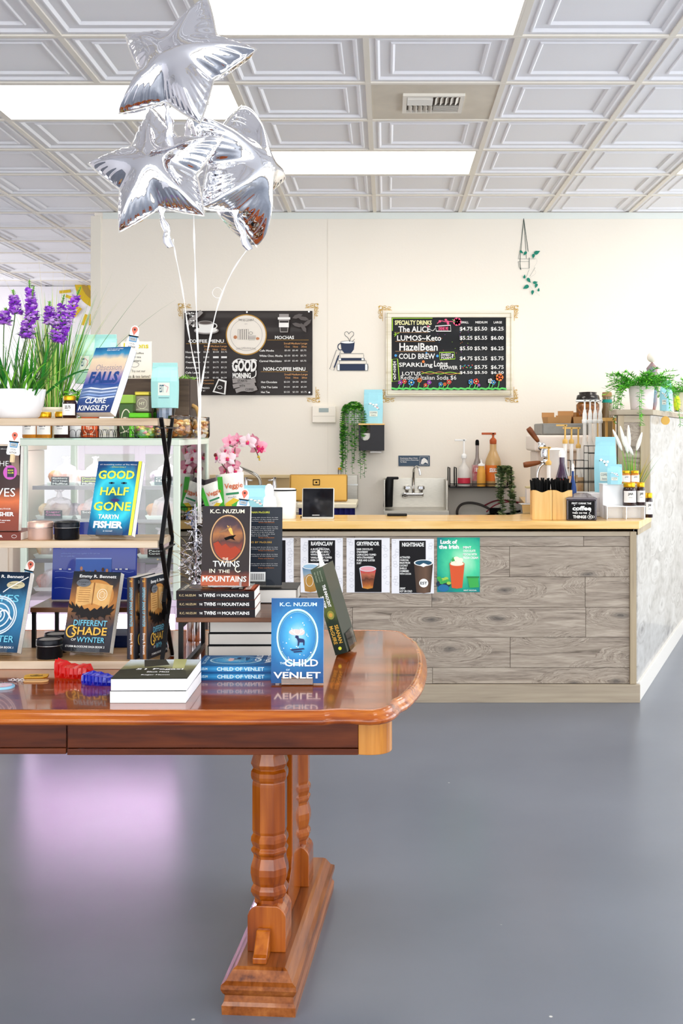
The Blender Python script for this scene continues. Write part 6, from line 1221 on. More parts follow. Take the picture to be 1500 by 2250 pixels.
# books and cup decal
nv = mat('decal_navy', '26324e', .5); nl = mat('decal_line', '2a3040', .5); a = pxart(722, 725, 812, 818, WZ-.0005, .0004)
a.poly([(748, 752), (779, 752), (777, 768), (771, 776), (756, 776), (750, 768)], nv); a.ell(763.5, 752, 15.5, 3, wht, 20); a.ring(763.5, 752, 15.5, 3, .8, nl, 24); a.ring(748, 762, 6, 7, 2, nv, 18, 60, 300)
a.line([(768, 751), (765, 742), (757, 737), (757, 730), (763, 728), (766, 734)], .9, nl, smooth=2); a.line([(768, 751), (770, 742), (777, 737), (777, 730), (771, 728), (766, 734)], .9, nl, smooth=2); a.line([(773, 751), (779, 745)], .8, nl)
for y0, y1, x0, x1, m_ in ((777, 787, 748, 798, None), (787, 792, 744, 800, nv), (792, 800, 746, 804, None), (800, 814, 741, 808, nv)):
    if m_: a.rect(x0, y0, x1, y1, m_); a.rect(x1-6, y0, x1-1, y1, wht); a.rect(x0, y0, x0+5, y1, wht)
    a.line([(x0, y0), (x1, y0), (x1+1, (y0+y1)/2), (x1, y1), (x0, y1), (x0-1, (y0+y1)/2)], .8, nl, closed=True)
a.line([(739, 769), (748, 772), (733, 814), (724, 811)], .9, nl, closed=True); a.line([(744, 781), (734, 808)], 3, nv)
tag(a.build('book_cup_decal'), 'navy decal of a steaming cup on stacked books between the two menus', 'wall decal')
# hanging planter decal
a = pxart(1130, 470, 1190, 655, WZ-.0005, .0004); dg = mat('decal_dark_green', '24403a', .5); tg = mat('decal_teal', '0f7f68', .5); tl_ = mat('decal_faint', 'ccc8c0', .5)
a.ring(1149.5, 474.5, 4, 4, .7, mat('decal_grey', '6e7c78', .5), 18); a.ell(1150, 479.5, 1.4, 1.4, ink, 8)
for ps, w in (([(1150, 480), (1144, 552)], .9), ([(1150, 480), (1142, 550), (1138, 569)], .6), ([(1150, 480), (1155, 552), (1156, 568)], .9), ([(1150, 480), (1160, 553)], 1.2), ([(1143, 550), (1142, 580), (1144, 593)], 1.2), ([(1138, 575), (1140, 587), (1144, 593)], .8), ([(1162, 566), (1162, 590)], 1.2), ([(1138, 569), (1175, 569)], .5), ([(1138, 575), (1162, 575)], .5), ([(1141, 590), (1162, 590)], .5)): a.line(ps, w, dg)
a.line([(1165, 560), (1183, 572), (1170, 590), (1180, 600), (1160, 612), (1163, 630), (1185, 650)], .5, tl_, smooth=2); a.line([(1162, 592), (1155, 610)], .5, dg); a.line([(1175, 588), (1163, 608)], .5, dg)
for x, y, l, an in ((1145, 554, 5, 40), (1153, 557, 6, 130), (1179, 555, 8, -25), (1171, 563, 6, 100), (1151.5, 608, 5, -80), (1161, 616, 7, 55), (1155, 631, 8, 150), (1175, 621, 6, -10), (1177, 628, 6, 110), (1182.5, 637, 4.5, -80), (1169, 643, 6, 100)):
    c_, s_ = math.cos(R(an)), math.sin(R(an)); a.poly([(x+p*c_-q*s_, y+p*s_+q*c_) for p, q in ((-l*.8, -l*.25), (-l*.5, -l*.5), (0, -l*.5), (l, 0), (0, l*.5), (-l*.5, l*.5), (-l*.8, l*.25))], tg)
tag(a.build('hanging_plant_decal'), 'wall decal of a hanging planter with trailing teal leaves', 'wall decal')
# thermostat
t = thing('thermostat', 'cream thermostat with small grey screen on the back wall', 'thermostat', P(711, 929, WZ)-Vector((0, .04, 0))); q = mb_at(t, MB().box(PX(686, WZ), PX(738, WZ), WZ-.03, WZ, PZ(929, WZ), PZ(892, WZ), mat('thermostat_cream', 'f2eadc', .4)).build('case', bevel=.006))
mb_at(t, MB().box(PX(701, WZ), PX(722, WZ), WZ-.032, WZ-.0305, PZ(906, WZ), PZ(897, WZ), mat('lcd_grey', '9aa6a4', .2)).build('screen')); mb_at(t, MB().box(PX(688, WZ), PX(736, WZ), WZ-.0315, WZ-.0302, PZ(914.6, WZ), PZ(914, WZ), mat('seam_grey', 'c2b9a8', .5)).build('door_seam'))
# paper towel box with trailing plant and bag
DZ = WB-.20
t = thing('towel_dispenser', 'black paper towel box with wooden top on the back wall', 'dispenser', P(816, 990, DZ)); x0, x1, zl, zh = PX(788, DZ), PX(844, DZ), PZ(990, DZ), PZ(934, DZ); dbm = mat('charcoal_box', '232226', .4)
ps = [(x0, zl), (x1, zl), (x1, zh), (PX(814, DZ), zh), (PX(814, DZ), PZ(960, DZ))]+[(PX(801.5+10*math.cos(R(k))*1.15, DZ), PZ(960+8*math.sin(R(k)), DZ)) for k in range(0, 181, 20)]+[(PX(790, DZ), zh), (x0, zh)]
ps = [(x0, zl), (x1, zl), (x1, zh), (PX(813, DZ), zh)]+[(PX(802+10.5*math.cos(R(k)), DZ), PZ(958+10*math.sin(R(k)), DZ)) for k in range(0, 181, 20)]+[(PX(791.5, DZ), zh), (x0, zh)]
m = MB(); m.prism(ps, .006, dbm, M=Matrix(((1, 0, 0, 0), (0, 0, 1, 0), (0, 1, 0, 0), (0, 0, 0, 1)))); o = m.build('front_panel'); 
for v in o.data.vertices: v.co.y += DZ
mb_at(t, o); mb_at(t, MB().box(x0, x0+.006, DZ+.0065, WB-.001, zl, zh, dbm).build('side_panel')); mb_at(t, MB().box(x1-.006, x1, DZ+.0065, WB-.001, zl, zh, dbm).build('side_panel')); mb_at(t, MB().box(x0+.0065, x1-.0065, DZ+.0065, WB-.001, zl, zl+.006, dbm).build('bottom_panel'))
mb_at(t, MB().box(x0+.012, x1-.012, DZ+.03, WB-.01, zl+.0065, PZ(952, DZ), mat('paper_towels', 'f3efe8', .8)).build('towels')); mb_at(t, MB().box(x0-.003, x1+.003, DZ-.005, WB-.001, zh+.0005, zh+.011, bb_).build('wood_top', bevel=.002))
mb_at(t, MB().box(x0+.08, x1-.02, DZ+.02, WB-.03, zl-.016, zl-.004, mat('towel_sheet', 'ece8e4', .8)).build('hanging_towel'))
bag(799, 841, 856, DZ+.09, zh+.0115, aqb, 'light blue coffee bag on the wooden top of the towel box', .07, 0, 2)
t = thing('trailing_plant', 'white pot of trailing string plant on the left of the towel box', 'plant', (PX(778, DZ+.09), DZ+.09, zh+.0115)); MB().lathe([(.05, 0), (.055, .01), (.062, .10), (.056, .10), (.0005, .09)], white, 20).build('pot', t)
pg_ = [mat('string_green', '4f9a36', .5), mat('string_dark', '2f7428', .5), lfl]; random.seed(14)
for k in range(44):
    a = math.pi+random.uniform(-.9, 1.5) if k < 36 else random.uniform(0, 6.28); a = random.uniform(math.pi*.75, math.pi*1.85) if k < 36 else a
    ln = random.uniform(.12, .44) if k < 36 else random.uniform(.04, .1); m = MB(); r0 = .065+random.uniform(0, .02); cx_, cy_ = .062*math.cos(a), .062*math.sin(a)
    pth = [(cx_*.3, cy_*.3, .105), (cx_*.9, cy_*.9, .15-random.uniform(0, .03)), (cx_*1.35, cy_*1.35, .08), (cx_*1.45, cy_*1.45, -.04), (cx_*1.4+random.uniform(-.01, .01), cy_*1.45, .05-ln)]
    if cy_*1.4 > -.02 and abs(cx_) < .05: continue
    pc = chaikin(pth, 3); m.tube(pc, .0012, pg_[1], 3)
    acc = 0
    for i in range(1, len(pc)):
        seg_ = (pc[i]-pc[i-1]).length; nn_ = max(1, int(seg_/.009))
        for j in range(nn_):
            p = pc[i-1].lerp(pc[i], j/nn_); b_ = random.uniform(0, 6.28); blade(m, p, (math.cos(b_), math.sin(b_), .1), .021, .015, .8, random.choice(pg_), 2)
    m.build('trailing_strand', t)
m = MB()
for i in range(260): a = random.uniform(0, 6.28); q = random.uniform(0, .07); b_ = random.uniform(0, 6.28); blade(m, (q*math.cos(a), q*math.sin(a), .10+.05*(1-(q/.075)**2)), (math.cos(b_), math.sin(b_), .5), .018, .010, .8, random.choice(pg_), 2)
m.build('crown_leaves', t, kind='stuff')
# hand wash sign
t = thing('hand_wash_sign', 'small slate blue hand washing sign above the sink', 'sign', P(909, 1024, WZ)-Vector((0, .01, 0))); mb_at(t, MB().box(PX(875, WZ), PX(944, WZ), WZ-.006, WZ, PZ(1024, WZ), PZ(1001, WZ), mat('slate_sign', '3d5064', .4)).build('plate', bevel=.002)); a = pxart(875, 1001, 944, 1024, WZ-.0065, .0005)
for k, s_ in enumerate(('Employees Must Wash', 'Hands Before Returning', 'To Work')): a.text(s_, 879, 1005.5+4*k, 879+(38, 40, 14)[k], 1008.5+4*k, chalk, .02)
a.line([(922, 1003.5), (941, 1003.5), (941, 1021.5), (922, 1021.5)], .6, chalk, closed=True); a.poly([(924, 1019), (926, 1010), (931, 1006), (935, 1008), (939, 1012), (940, 1019), (934, 1016), (929, 1020)], chalk); mb_at(t, a.build('sign_print'))
# wall hung hand sink
t = thing('hand_sink', 'stainless hand sink with backsplash and gooseneck tap behind the counter', 'sink', P(912, 1150, WB-.2)); bs = mat('brushed_steel', 'c4bfb4', .35, .9, nz=.15, ns=30, sc=(1, 1, 12))
def wb_(px0, px1, py0, py1, y0, y1, m, nm, bev=.002, tt=None, Z=None): Z = Z or WB-.02; return mb_at(tt or t, MB().box(PX(px0, Z), PX(px1, Z), y0, y1, PZ(py1, Z), PZ(py0, Z), m).build(nm, bevel=bev))
wb_(843, 980, 1050, 1132, WB-.012, WB-.001, bs, 'backsplash'); wb_(843, 846, 1050, 1132, WB-.36, WB-.0125, bs, 'side_splash'); wb_(975, 979, 1052, 1132, WB-.30, WB-.0125, bs, 'side_splash')
wb_(843, 980, 1114, 1128, WB-.40, WB-.0125, bs, 'basin_rim'); wb_(850, 973, 1128, 1175, WB-.38, WB-.02, bs, 'basin')
m = MB(); fz = WB-.05; m.lathe([(.02, 0), (.022, .03)], chrome, 14, M=Matrix.Translation(P(889, 1088, fz)) @ Matrix.Rotation(R(90), 4, 'X')); m.box(PX(888, fz), PX(930, fz), fz-.02, fz+.02, PZ(1092, fz), PZ(1083, fz), chrome); mb_at(t, m.build('tap_body', bevel=.008, seg=3))
m = MB(); m.tube(chaikin([P(908, 1083, fz), P(908, 1040, fz), P(909, 1028, fz-.02), P(915, 1024, fz-.06), P(921, 1030, fz-.09), P(922.5, 1044, fz-.10)], 3), .009, chrome, 10); mb_at(t, m.build('gooseneck'))
for px_ in (894, 925): m = MB(); m.lathe([(.012, 0), (.014, .02), (.026, .024), (.022, .045), (.01, .05)], chrome, 6, M=Matrix.Translation(P(px_, 1082, fz-.01)), smooth=False); mb_at(t, m.build('tap_handle', bevel=.002))
mb_at(t, MB().box(PX(888, fz), PX(930, fz), fz-.0, WB-.013, PZ(1090, fz), PZ(1085, fz), chrome).build('wall_mount'))
sz = WB-.22; t = thing('soap_dispenser', 'tall black automatic soap dispenser at the left of the hand sink', 'dispenser', P(852, 1114, sz)+Vector((0, 0, .0005))); hh = PZ(1049, sz)-PZ(1114, sz)
M = Matrix.Translation((0, 0, 0)); m = MB(); rg = [[(x+.012*u, y, z) for x, y in [(.033*s_*math.cos(R(k)), .033*s_*math.sin(R(k))) for k in range(0, 360, 24)]] for s_, z, u in ((.9, 0, 0), (1, .004, 0), (.95, hh*.5, .4), (.85, hh*.93, 1), (.7, hh, 1.2))]; m.loft(rg, black); m.build('body', t); MB().box(-.01, .075, -.02, .02, hh*.93, hh*1.02, black).build('spout', t, bevel=.008, seg=3)
# wall shelf with syrup bottles
sz = WB-.13; t = thing('wire_shelf', 'black metal wall shelf holding the syrup bottles', 'shelf', P(1052, 1072, sz)); x0, x1 = PX(986, sz), PX(1120, sz); zz_ = PZ(1066, sz); shf = PZ(1068, sz)
mb_at(t, MB().box(x0, x1, WB-.25, WB-.001, shf-.008, shf, black).build('shelf_plate')); 
for px_ in (986, 1000, 1119):
    x = PX(px_, sz); m = MB(); m.tube([(x, WB-.004, shf-.005), (x, WB-.004, shf+.13), (x, WB-.24, shf+.13), (x, WB-.24, shf-.006)], .004, black, 6); mb_at(t, m.build('end_frame'))
m = MB(); m.tube([(x0, WB-.245, shf+.02), (x1, WB-.245, shf+.02)], .003, black, 6); mb_at(t, m.build('front_rail'))
def pump(t, z, col_, h=.12, s=1., name='pump', spx=-1):
    m = MB(); m.lathe([(.017*s, 0), (.018*s, .02*s), (.012*s, .028*s), (.006*s, .032*s), (.0055*s, h)], col_, 12, c=(0, 0, z)); m.box(-.007*s, .007*s, -.007*s, .007*s, z+h, z+h+.014*s, col_); m.box(*sorted((spx*.058*s, spx*-.014*s)), -.007*s, .007*s, z+h+.004*s, z+h+.015*s, col_); m.build(name, t, bevel=.002*s)
def bottle(px, Z, z, h, r, fill, label, labm=None, neck=.3, pumpc=None, ph=.1, capm=None, cat='bottle', group=None, txt=None, shape='r', lab_rng=(.12, .5)):
    t = thing('syrup_bottle', label, cat, (PX(px, Z), Z, z), 0, group); nr = r*neck
    pr = {'r': [(r*.93, 0), (r, .008), (r, h*.56), (r*.92, h*.64), (nr*1.3, h*.80), (nr, h*.86), (nr, h)], 'l': [(r*.93, 0), (r, .008), (r, h*.40), (r*.8, h*.50), (nr*1.2, h*.66), (nr, h*.8), (nr, h)]}[shape]
    MB().lathe(pr, fill, 20).build('bottle_body', t)
    if labm: MB().lathe([(r*1.012, h*lab_rng[0]), (r*1.012, h*lab_rng[1])], labm, 20, cap=False).build('label', t)
    if txt: a = Art((-r*.6, -r*1.03, h*lab_rng[1]*.95), (r*1.2, 0, 0), (0, 0, -h*.2), (0, -1, 0)); a.text(txt, .05, .2, .95, .7, wht, .02); a.build('label_print', t)
    if pumpc: pump(t, h+.0005, pumpc, ph, r/.04)
    if capm: MB().lathe([(nr*1.15, h-.012), (nr*1.2, h), (nr*1.1, h+.02), (nr*.6, h+.028)], capm, 14).build('cap', t)
    return t
sg = 'syrup bottles on the wall shelf'; clb = mat('clear_bottle', 'f6f2ec', .12, alpha=.5, spec=.5)
bottle(1019, sz, shf+.0005, PZ(1008, sz)-shf, .045, clb, 'clear syrup bottle with white pump, leftmost on the wall shelf', mat('label_red', 'c8344a', .4), pumpc=white, ph=.12, group=sg, lab_rng=(.1, .3)); bottle(1048, sz+.02, shf+.0005, PZ(975, sz)-shf, .038, mat('smoke_bottle', '9c8f88', .12, trans=.3, coat=.5), 'slim dark capped bottle between the two pump bottles', mat('label_white_red', 'd8d0cc', .4, nz=.9, ns=12, c2='b0182a'), capm=ink, group=sg, txt='1883', shape='l')
bottle(1083, sz, shf+.0005, PZ(976, sz)-shf, .056, mat('caramel_bottle', 'c7a06a', .25, coat=.4), 'large caramel bottle with orange label and rust pump', mat('label_orange', 'e0762a', .4), pumpc=mat('rust_pump', 'b5562a', .4), ph=.06, group=sg, txt='sauce', neck=.42)
t = bottle(1057, sz-.06, shf+.0005, PZ(1024, sz-.06)-shf, .031, mat('squeeze_caramel', 'dfa044', .4), 'small squeeze bottle of caramel with white tip in front', group=sg, neck=.7); MB().lathe([(.024, 0), (.024, .012), (.006, .02), (.003, .045)], white, 14, c=(0, 0, PZ(1024, sz-.06)-shf+.0005)).build('nozzle', t)
t = thing('potted_ivy', 'small pot of pale trailing ivy at the right end of the wall shelf', 'plant', (PX(1100, sz-.08), sz-.08, shf+.0005)); MB().lathe([(.035, 0), (.045, .09), (.04, .09), (.0005, .08)], mat('cream_pot', 'f0e4cc', .4), 16).build('pot', t); random.seed(31); iv = [mat('ivy_pale', '9aa878', .6), mat('ivy_mid', '6f8455', .6), mat('ivy_dark', '4f6640', .6)]
for k in range(16):
    a = random.uniform(-1.9, .5); ln = random.uniform(.1, .42); m = MB(); c_, s_ = .05*math.cos(a), .045*math.sin(a); pc = chaikin([(0, 0, .085), (c_*.8, s_*.8, .16), (c_*1.6, s_*1.5, .08), (c_*1.5+random.uniform(-.02, .02), s_*1.6-.02, .06-ln)], 3); m.tube(pc, .0012, iv[2], 3)
    for i in range(0, len(pc)-1):
        for j in range(2): b_ = random.uniform(0, 6.28); blade(m, pc[i].lerp(pc[i+1], j/2), (math.cos(b_), math.sin(b_), .2), .032, .020, .8, random.choice(iv), 2)
    m.build('ivy_strand', t)
t = thing('cable_bundle', 'dark red and black cables hanging in loops under the wall shelf', 'cable', P(1080, 1130, WB-.1)-Vector((0, 0, .05)))
for ps, r_, m_ in (([(1005, 1140), (1003, 1120), (1014, 1106), (1040, 1104), (1070, 1114), (1095, 1135), (1105, 1150)], .009, mat('grey_hose', '4e4744', .5)), ([(1062, 1112), (1085, 1100), (1110, 1098), (1140, 1106), (1175, 1112)], .006, mat('red_cable', '7c1f2c', .4)), ([(1068, 1125), (1090, 1106), (1130, 1101), (1150, 1108)], .005, mat('red_cable2', 'a03040', .4)), ([(1060, 1135), (1085, 1128), (1120, 1130), (1150, 1120)], .008, ink)): m = MB(); m.tube(chaikin([P(x, y, WB-.1) for x, y in ps], 3), r_, m_, 6); mb_at(t, m.build('cable'))
t_ = mb_at(t, MB().box(PX(1075, WB-.1), PX(1100, WB-.1), WB-.14, WB-.08, PZ(1128, WB-.1), PZ(1116, WB-.1), ink).build('plug_box', bevel=.004))
# three-hole sink behind the far left of the counter
t = thing('utility_sink', 'stainless utility sink with tan backsplash behind the orchid', 'sink', P(550, 1150, WB-.3)); tanb = mat('tan_steel', 'bfa67c', .35, .6)
wb_(462, 640, 1044, 1140, WB-.02, WB-.001, tanb, 'backsplash', tt=t); wb_(462, 640, 1043, 1050, WB-.05, WB-.0205, mat('tan_rim', 'd6c096', .35, .5), 'splash_rim', tt=t); wb_(462, 720, 1112, 1120, WB-.6, WB-.021, bs, 'basin_rim', tt=t); wb_(470, 715, 1120, 1190, WB-.58, WB-.03, bs, 'basin', tt=t)
fz = WB-.10; m = MB(); m.tube(chaikin([P(573, 1112, fz), P(573, 1065, fz), P(569, 1048, fz-.02), P(550, 1036, fz-.06), P(522, 1025, fz-.16)], 2), .013, chrome, 10); mb_at(t, m.build('spout'))
for px_, s_ in ((541, 1), (603, -1)): m = MB(); m.lathe([(.022, 0), (.018, .06), (.012, .1), (.014, .12)], chrome, 12, M=Matrix.Translation(P(px_, 1086, fz))); m.tube([P(px_, 1054, fz), P(px_+s_*14, 1056, fz)], .007, chrome, 8); mb_at(t, m.build('tap_handle'))
m = MB(); m.box(PX(530, fz), PX(615, fz), fz-.02, fz+.02, PZ(1112, fz), PZ(1084, fz), chrome); mb_at(t, m.build('tap_bridge', bevel=.008))
# ---------------------------------------------------------------- things on the worktop, left half
KZ = .9405
# gold backed monitor on its cart behind the counter
mz = 7.0; cart = thing('till_cart', 'cart with pale top and navy cloth skirt behind the counter', 'cart', (PX(712, mz), mz, 0)); ctop = PZ(1106, mz-.1)
x0, x1 = PX(655, mz)-cart.location.x, PX(783, mz-.1)-cart.location.x
MB().box(x0, x1, -.1, .34, ctop-.03, ctop, mat('cart_top', 'e6dcc2', .4)).build('top', cart, bevel=.006)
m = MB(); nb = mat('navy_cloth', '1a1a5c', .8); n = 60; pr_ = []
for i in range(n+1): u = i/n; pr_.append((x0+.01+(x1-x0-.02)*u, -.085+.008*math.sin(i*1.1)))
m.add([(x, y, ctop-.0305) for x, y in pr_]+[(x+(.03 if x > 0 else -.03)*(abs(x)/max(.1, x1))**2, y*1.15, .02) for x, y in pr_], [(i, i+1, n+2+i, n+1+i) for i in range(n)], nb, True); m.build('cloth_skirt', cart)
MB().box(x0+.02, x1-.02, .0, .30, .0, ctop-.035, mat('cart_body', '3c3a48', .6)).build('body', cart)
t = thing('monitor', 'gold backed till monitor facing away with a dark square emblem', 'monitor', (PX(699, mz), mz, ctop+.0005)); goldb = mat('gold_back', 'b28a45', .3, .75); w_ = (PX(763, mz)-PX(635, mz))/2; zt_ = PZ(1042, mz)-ctop
M = Matrix.Rotation(R(-6), 4, 'X'); MB().box(-w_, w_, 0, .022, .004, zt_, goldb, M).build('case', t, bevel=.012, seg=3); MB().box(-w_+.01, w_-.01, .0225, .024, .012, zt_-.01, black, M).build('screen', t)
a = Art((-.035, -.0005, zt_*.82), (.046, 0, 0), (0, 0, -.038), (0, -1, 0)); a.line([(.08, .08), (.92, .08), (.92, .92), (.08, .92)], .17, ink, closed=True); a.rect(.38, .38, .62, .62, ink); a.build('emblem', t)
# small wall cabinet right of the monitor, drop of steel
t = thing('splash_guard', 'small steel splash panel fixed to the wall right of the gold monitor', 'panel', P(772, 1110, WB-.05)); mb_at(t, MB().box(PX(740, WB), PX(786, WB), WB-.03, WB-.001, PZ(1112, WB), PZ(1043, WB), bs).build('plate', bevel=.004)); mb_at(t, MB().box(PX(740, WB), PX(786, WB), WB-.036, WB-.0305, PZ(1066, WB), PZ(1063, WB), steel).build('ledge'))
t = thing('small_bottle', 'tiny clear bottle with gold cap on top of the steel panel', 'bottle', P(746, 1043, WB-.014)+Vector((0, 0, .0005))); MB().lathe([(.012, 0), (.013, .03), (.01, .034)], clear, 12).build('body', t); MB().lathe([(.013, .035), (.013, .05)], gold, 12).build('cap', t)
# tablet on a stand
tz = 6.06; t = thing('card_tablet', 'black screened card tablet on a silver stand on the worktop', 'tablet', (PX(698, tz), tz, KZ)); w_ = (PX(734, tz)-PX(663, tz))/2; h_ = PZ(1072, tz)-KZ; M = Matrix.Rotation(R(-14), 4, 'X')
MB().box(-w_, w_, -.0, .014, .004, h_*1.02, mat('tablet_silver', 'd8d4ca', .3, .6), M).build('case', t, bevel=.012, seg=3); MB().box(-w_+.005, w_-.005, -.0015, -.0003, .01, h_*1.0, mat('tablet_glass', '0c0d12', .05, coat=.6), M).build('screen', t, bevel=.0005)
MB().box(-w_, w_, -.012, .09, 0, .006, mat('tablet_silver', 'd8d4ca', .3, .6)).build('base', t, bevel=.002); MB().box(-.02, .02, .05, .06, .0065, h_*.5, steel).build('strut', t); MB().box(-w_*.35, w_*.1, -.0035, -.0018, .018, .021, white, M).build('card_slot', t)
m = MB(); m.tube(chaikin([(-w_, .05, .006), (-w_-.012, .06, .005), (-w_-.008, .12, .005), (-w_+.02, .2, .005)], 2), .003, ink, 5); m.build('cable', t)
# canister
t = thing('canister', 'white enamel canister with dark rim on the worktop beside the tablet', 'canister', (PX(625, 6.1), 6.1, KZ)); r_ = (PX(651, 6.1)-PX(600, 6.1))/2; h_ = PZ(1078, 6.1)-KZ
MB().lathe([(r_*.97, 0), (r_, .006), (r_, h_), (r_*.97, h_)], mat('enamel_white', 'f6f4f0', .2, coat=.4), 32).build('body', t); MB().lathe([(r_*1.02, h_+.0005), (r_*1.02, h_+.006)], ink, 32).build('rim', t); MB().lathe([(r_*.97, h_+.0065), (r_*.9, h_+.012), (.0005, h_+.014)], white, 28).build('lid', t)
bag(535, 590, 1066, 6.08, KZ, aqb, 'pale blue coffee bag on the worktop behind the slate blue hardcover', .08, 0, 2)
# snack bags in a wire basket
bk0 = 6.05; t = thing('snack_basket', 'black wire basket filled with snack bags on the worktop', 'basket', (PX(497, bk0), bk0, KZ)); hw_ = (PX(545, bk0)-PX(452, bk0))/2; m = MB(); bh = PZ(1112, bk0)-KZ
for z in (0.004, bh*.5, bh): m.tube([(-hw_, -.07, z), (hw_, -.07, z), (hw_, .08, z), (-hw_, .08, z)], .0028 if z == bh else .0018, black, 5, closed=True)
m.build('rings', t); m = MB()
for i in range(15): x = -hw_+2*hw_*i/14; m.tube([(x, -.07, .003), (x, -.07, bh)], .0015, black, 4); m.tube([(x, .08, .003), (x, .08, bh)], .0015, black, 4); m.tube([(x, -.07, .004), (x, .08, .004)], .0015, black, 4)
m.build('wires', t)
chipw = mat('chip_bag_white', 'f2efe6', .3, bump=.3, bs=30, coat=.4); chipg = mat('chip_bag_green', '3fae2e', .3, bump=.3, bs=30, coat=.4); rust_t = mat('script_rust', 'd2683a', .5); yg = mat('chip_yellow', 'e8c83a', .5)
def snack(dx, dy, z, w, h, ang, m_, lab_, text=None, band=None):
    t = thing('snack_bag', lab_, 'snack bag', M=Matrix.Translation((PX(497, bk0)+dx, bk0+dy, KZ+z)) @ Matrix.Rotation(R(ang), 4, 'Y') @ Matrix.Rotation(R(-10), 4, 'X'), group='snack bags in the wire basket'); rg = []
    for k in range(9):
        u = k/8; d = .022*math.sin(math.pi*u)**.5+.001; ww = w*(1-.05*math.sin(math.pi*u)); rg.append([(-ww/2, 0, h*u), (-ww/4, -d, h*u), (0, -d*1.15, h*u), (ww/4, -d, h*u), (ww/2, 0, h*u), (ww/4, d, h*u), (0, d*1.1, h*u), (-ww/4, d, h*u)])
    mb = MB(); mb.loft(rg, m_); mb.build('pouch', t, sub=0)
    a = Art((-w/2, -.0265, h*.92), (w, 0, 0), (0, 0, -h*.84), (0, -1, 0)); 
    if band: a.rect(.08, .0, .26, 1, band); a.poly([(.3, .8), (.6, .66), (.92, .8), (.92, 1), (.3, 1)], yg); a.poly([(.5, .86), (.9, .7), (.92, .95), (.6, 1)], band)
    if text: a.text(text, .3, .22, .95, .42, rust_t, .02, .05); a.rect(.34, .5, .8, .56, mat('chip_dark_green', '2f8a5a', .5)); a.text('snacks', .4, .6, .7, .66, mat('grey_ink', '6a6a6a', .5), 0)
    a.build('front_print', t)
snack(-.035, -.02, .02, .12, .18, -20, chipw, 'white and green snack bag leaning left in the basket', 'Veggie', chipg); snack(.035, -.005, .03, .15, .215, -6, chipw, 'tall white snack bag with rust coloured script in the basket', 'Veggie', chipg); snack(.03, .045, .01, .14, .16, 14, chipg, 'green snack bag behind the white ones in the basket', None, yg)
snack(-.045, .035, .02, .10, .2, -14, mat('chip_bag_dark', '5c5458', .25, .3, bump=.3, bs=30), 'dark silver snack bag at the back left of the basket')
# orchid
oz = 6.28; t = thing('orchid', 'pink orchid with dark stems behind the snack basket', 'orchid', (PX(505, oz), oz, KZ)); MB().lathe([(.035, 0), (.045, .09), (.04, .09), (.0005, .08)], mat('orchid_pot', '3a3230', .5), 18).build('pot', t)
osm = mat('orchid_stem', '5c4a30', .6); opk = mat('orchid_pink', 'f2a9be', .5, sub=.2); opl = mat('orchid_blush', 'fbdfe6', .5, sub=.2); omg = mat('orchid_magenta', 'd82a6c', .5); oyl = mat('orchid_yellow', 'c8a83a', .5)
ol = Vector(t.location)
def OP(x, y, d=0): return tuple(P(x, y, oz)-ol+Vector((0, d, 0)))
for ps in ([(506, 1100), (515, 1060), (516, 1000), (516, 966)], [(498, 1100), (498, 1060), (497, 1030)], [(517, 975), (526, 970), (533, 968)], [(516, 985), (508, 980), (499, 979)], [(533, 968), (548, 960), (560, 985), (570, 1008)], [(497, 1032), (490, 1024), (482, 1010)]): m = MB(); m.tube(chaikin([(0, 0, .08) if y == 1100 else OP(x, y) for x, y in ps], 2), .0028, osm, 5); m.build('stem', t)
def flower(px, py, s_, yaw, pit, m1, seed, dy=0):
    random.seed(seed); M = Matrix.Translation(OP(px, py, dy)) @ Matrix.Rotation(R(yaw), 4, 'Z') @ Matrix.Rotation(R(pit), 4, 'X') @ Matrix.Rotation(R(90), 4, 'X'); m = MB()
    for ang, l, w in ((90, 1, .6), (210, 1, .6), (330, 1, .6), (20, 1.05, 1.0), (160, 1.05, 1.0)):
        n = 6; vs = []; a = R(ang+random.uniform(-8, 8))
        for i in range(n+1):
            u = i/n; q = u*l*s_; ww = w*s_*.5*math.sin(math.pi*min(1, u*.9+.08))**.8; zc = .12*s_*math.sin(u*2.6)
            for e in (-1, -.4, .4, 1): vs.append((q*math.cos(a)-e*ww*math.sin(a), q*math.sin(a)+e*ww*math.cos(a), zc-.08*s_*e*e))
        m.add(vs, [(i*4+k, i*4+k+1, i*4+k+5, i*4+k+4) for i in range(n) for k in range(3)], m1, True, M)
    m.ball((0, 0, .1*s_), .2*s_, omg, 8, 6, (1, 1, 1.2), M); m.ball((0, -.16*s_, .16*s_), .15*s_, omg, 8, 6, (1.3, .8, 1), M); m.ball((0, .06*s_, .24*s_), .1*s_, oyl, 8, 5, (1, 1, 1), M)
    m.build('blossom', t)
fl_ = [(506, 972, .048, 20, -20, opk), (522, 968, .044, 200, 0, opk), (496, 990, .04, -30, 10, opl), (512, 995, .045, 40, 20, opk), (545, 972, .05, -10, 0, opl), (556, 968, .04, 150, -10, opk), (566, 982, .052, 15, 10, opk), (572, 990, .03, 60, 30, omg), (478, 1006, .045, -60, 0, opl), (500, 1008, .05, 10, -5, opl), (512, 1022, .045, 160, 10, opk), (494, 1034, .04, -20, 10, opk), (516, 1036, .045, 30, -10, opl), (508, 1048, .032, 10, 30, opl)]
for i, (x, y, s_, yw, pt_, m1) in enumerate(fl_): flower(x, y, s_*1.0, yw, pt_, m1, i, random.uniform(-.02, .02))
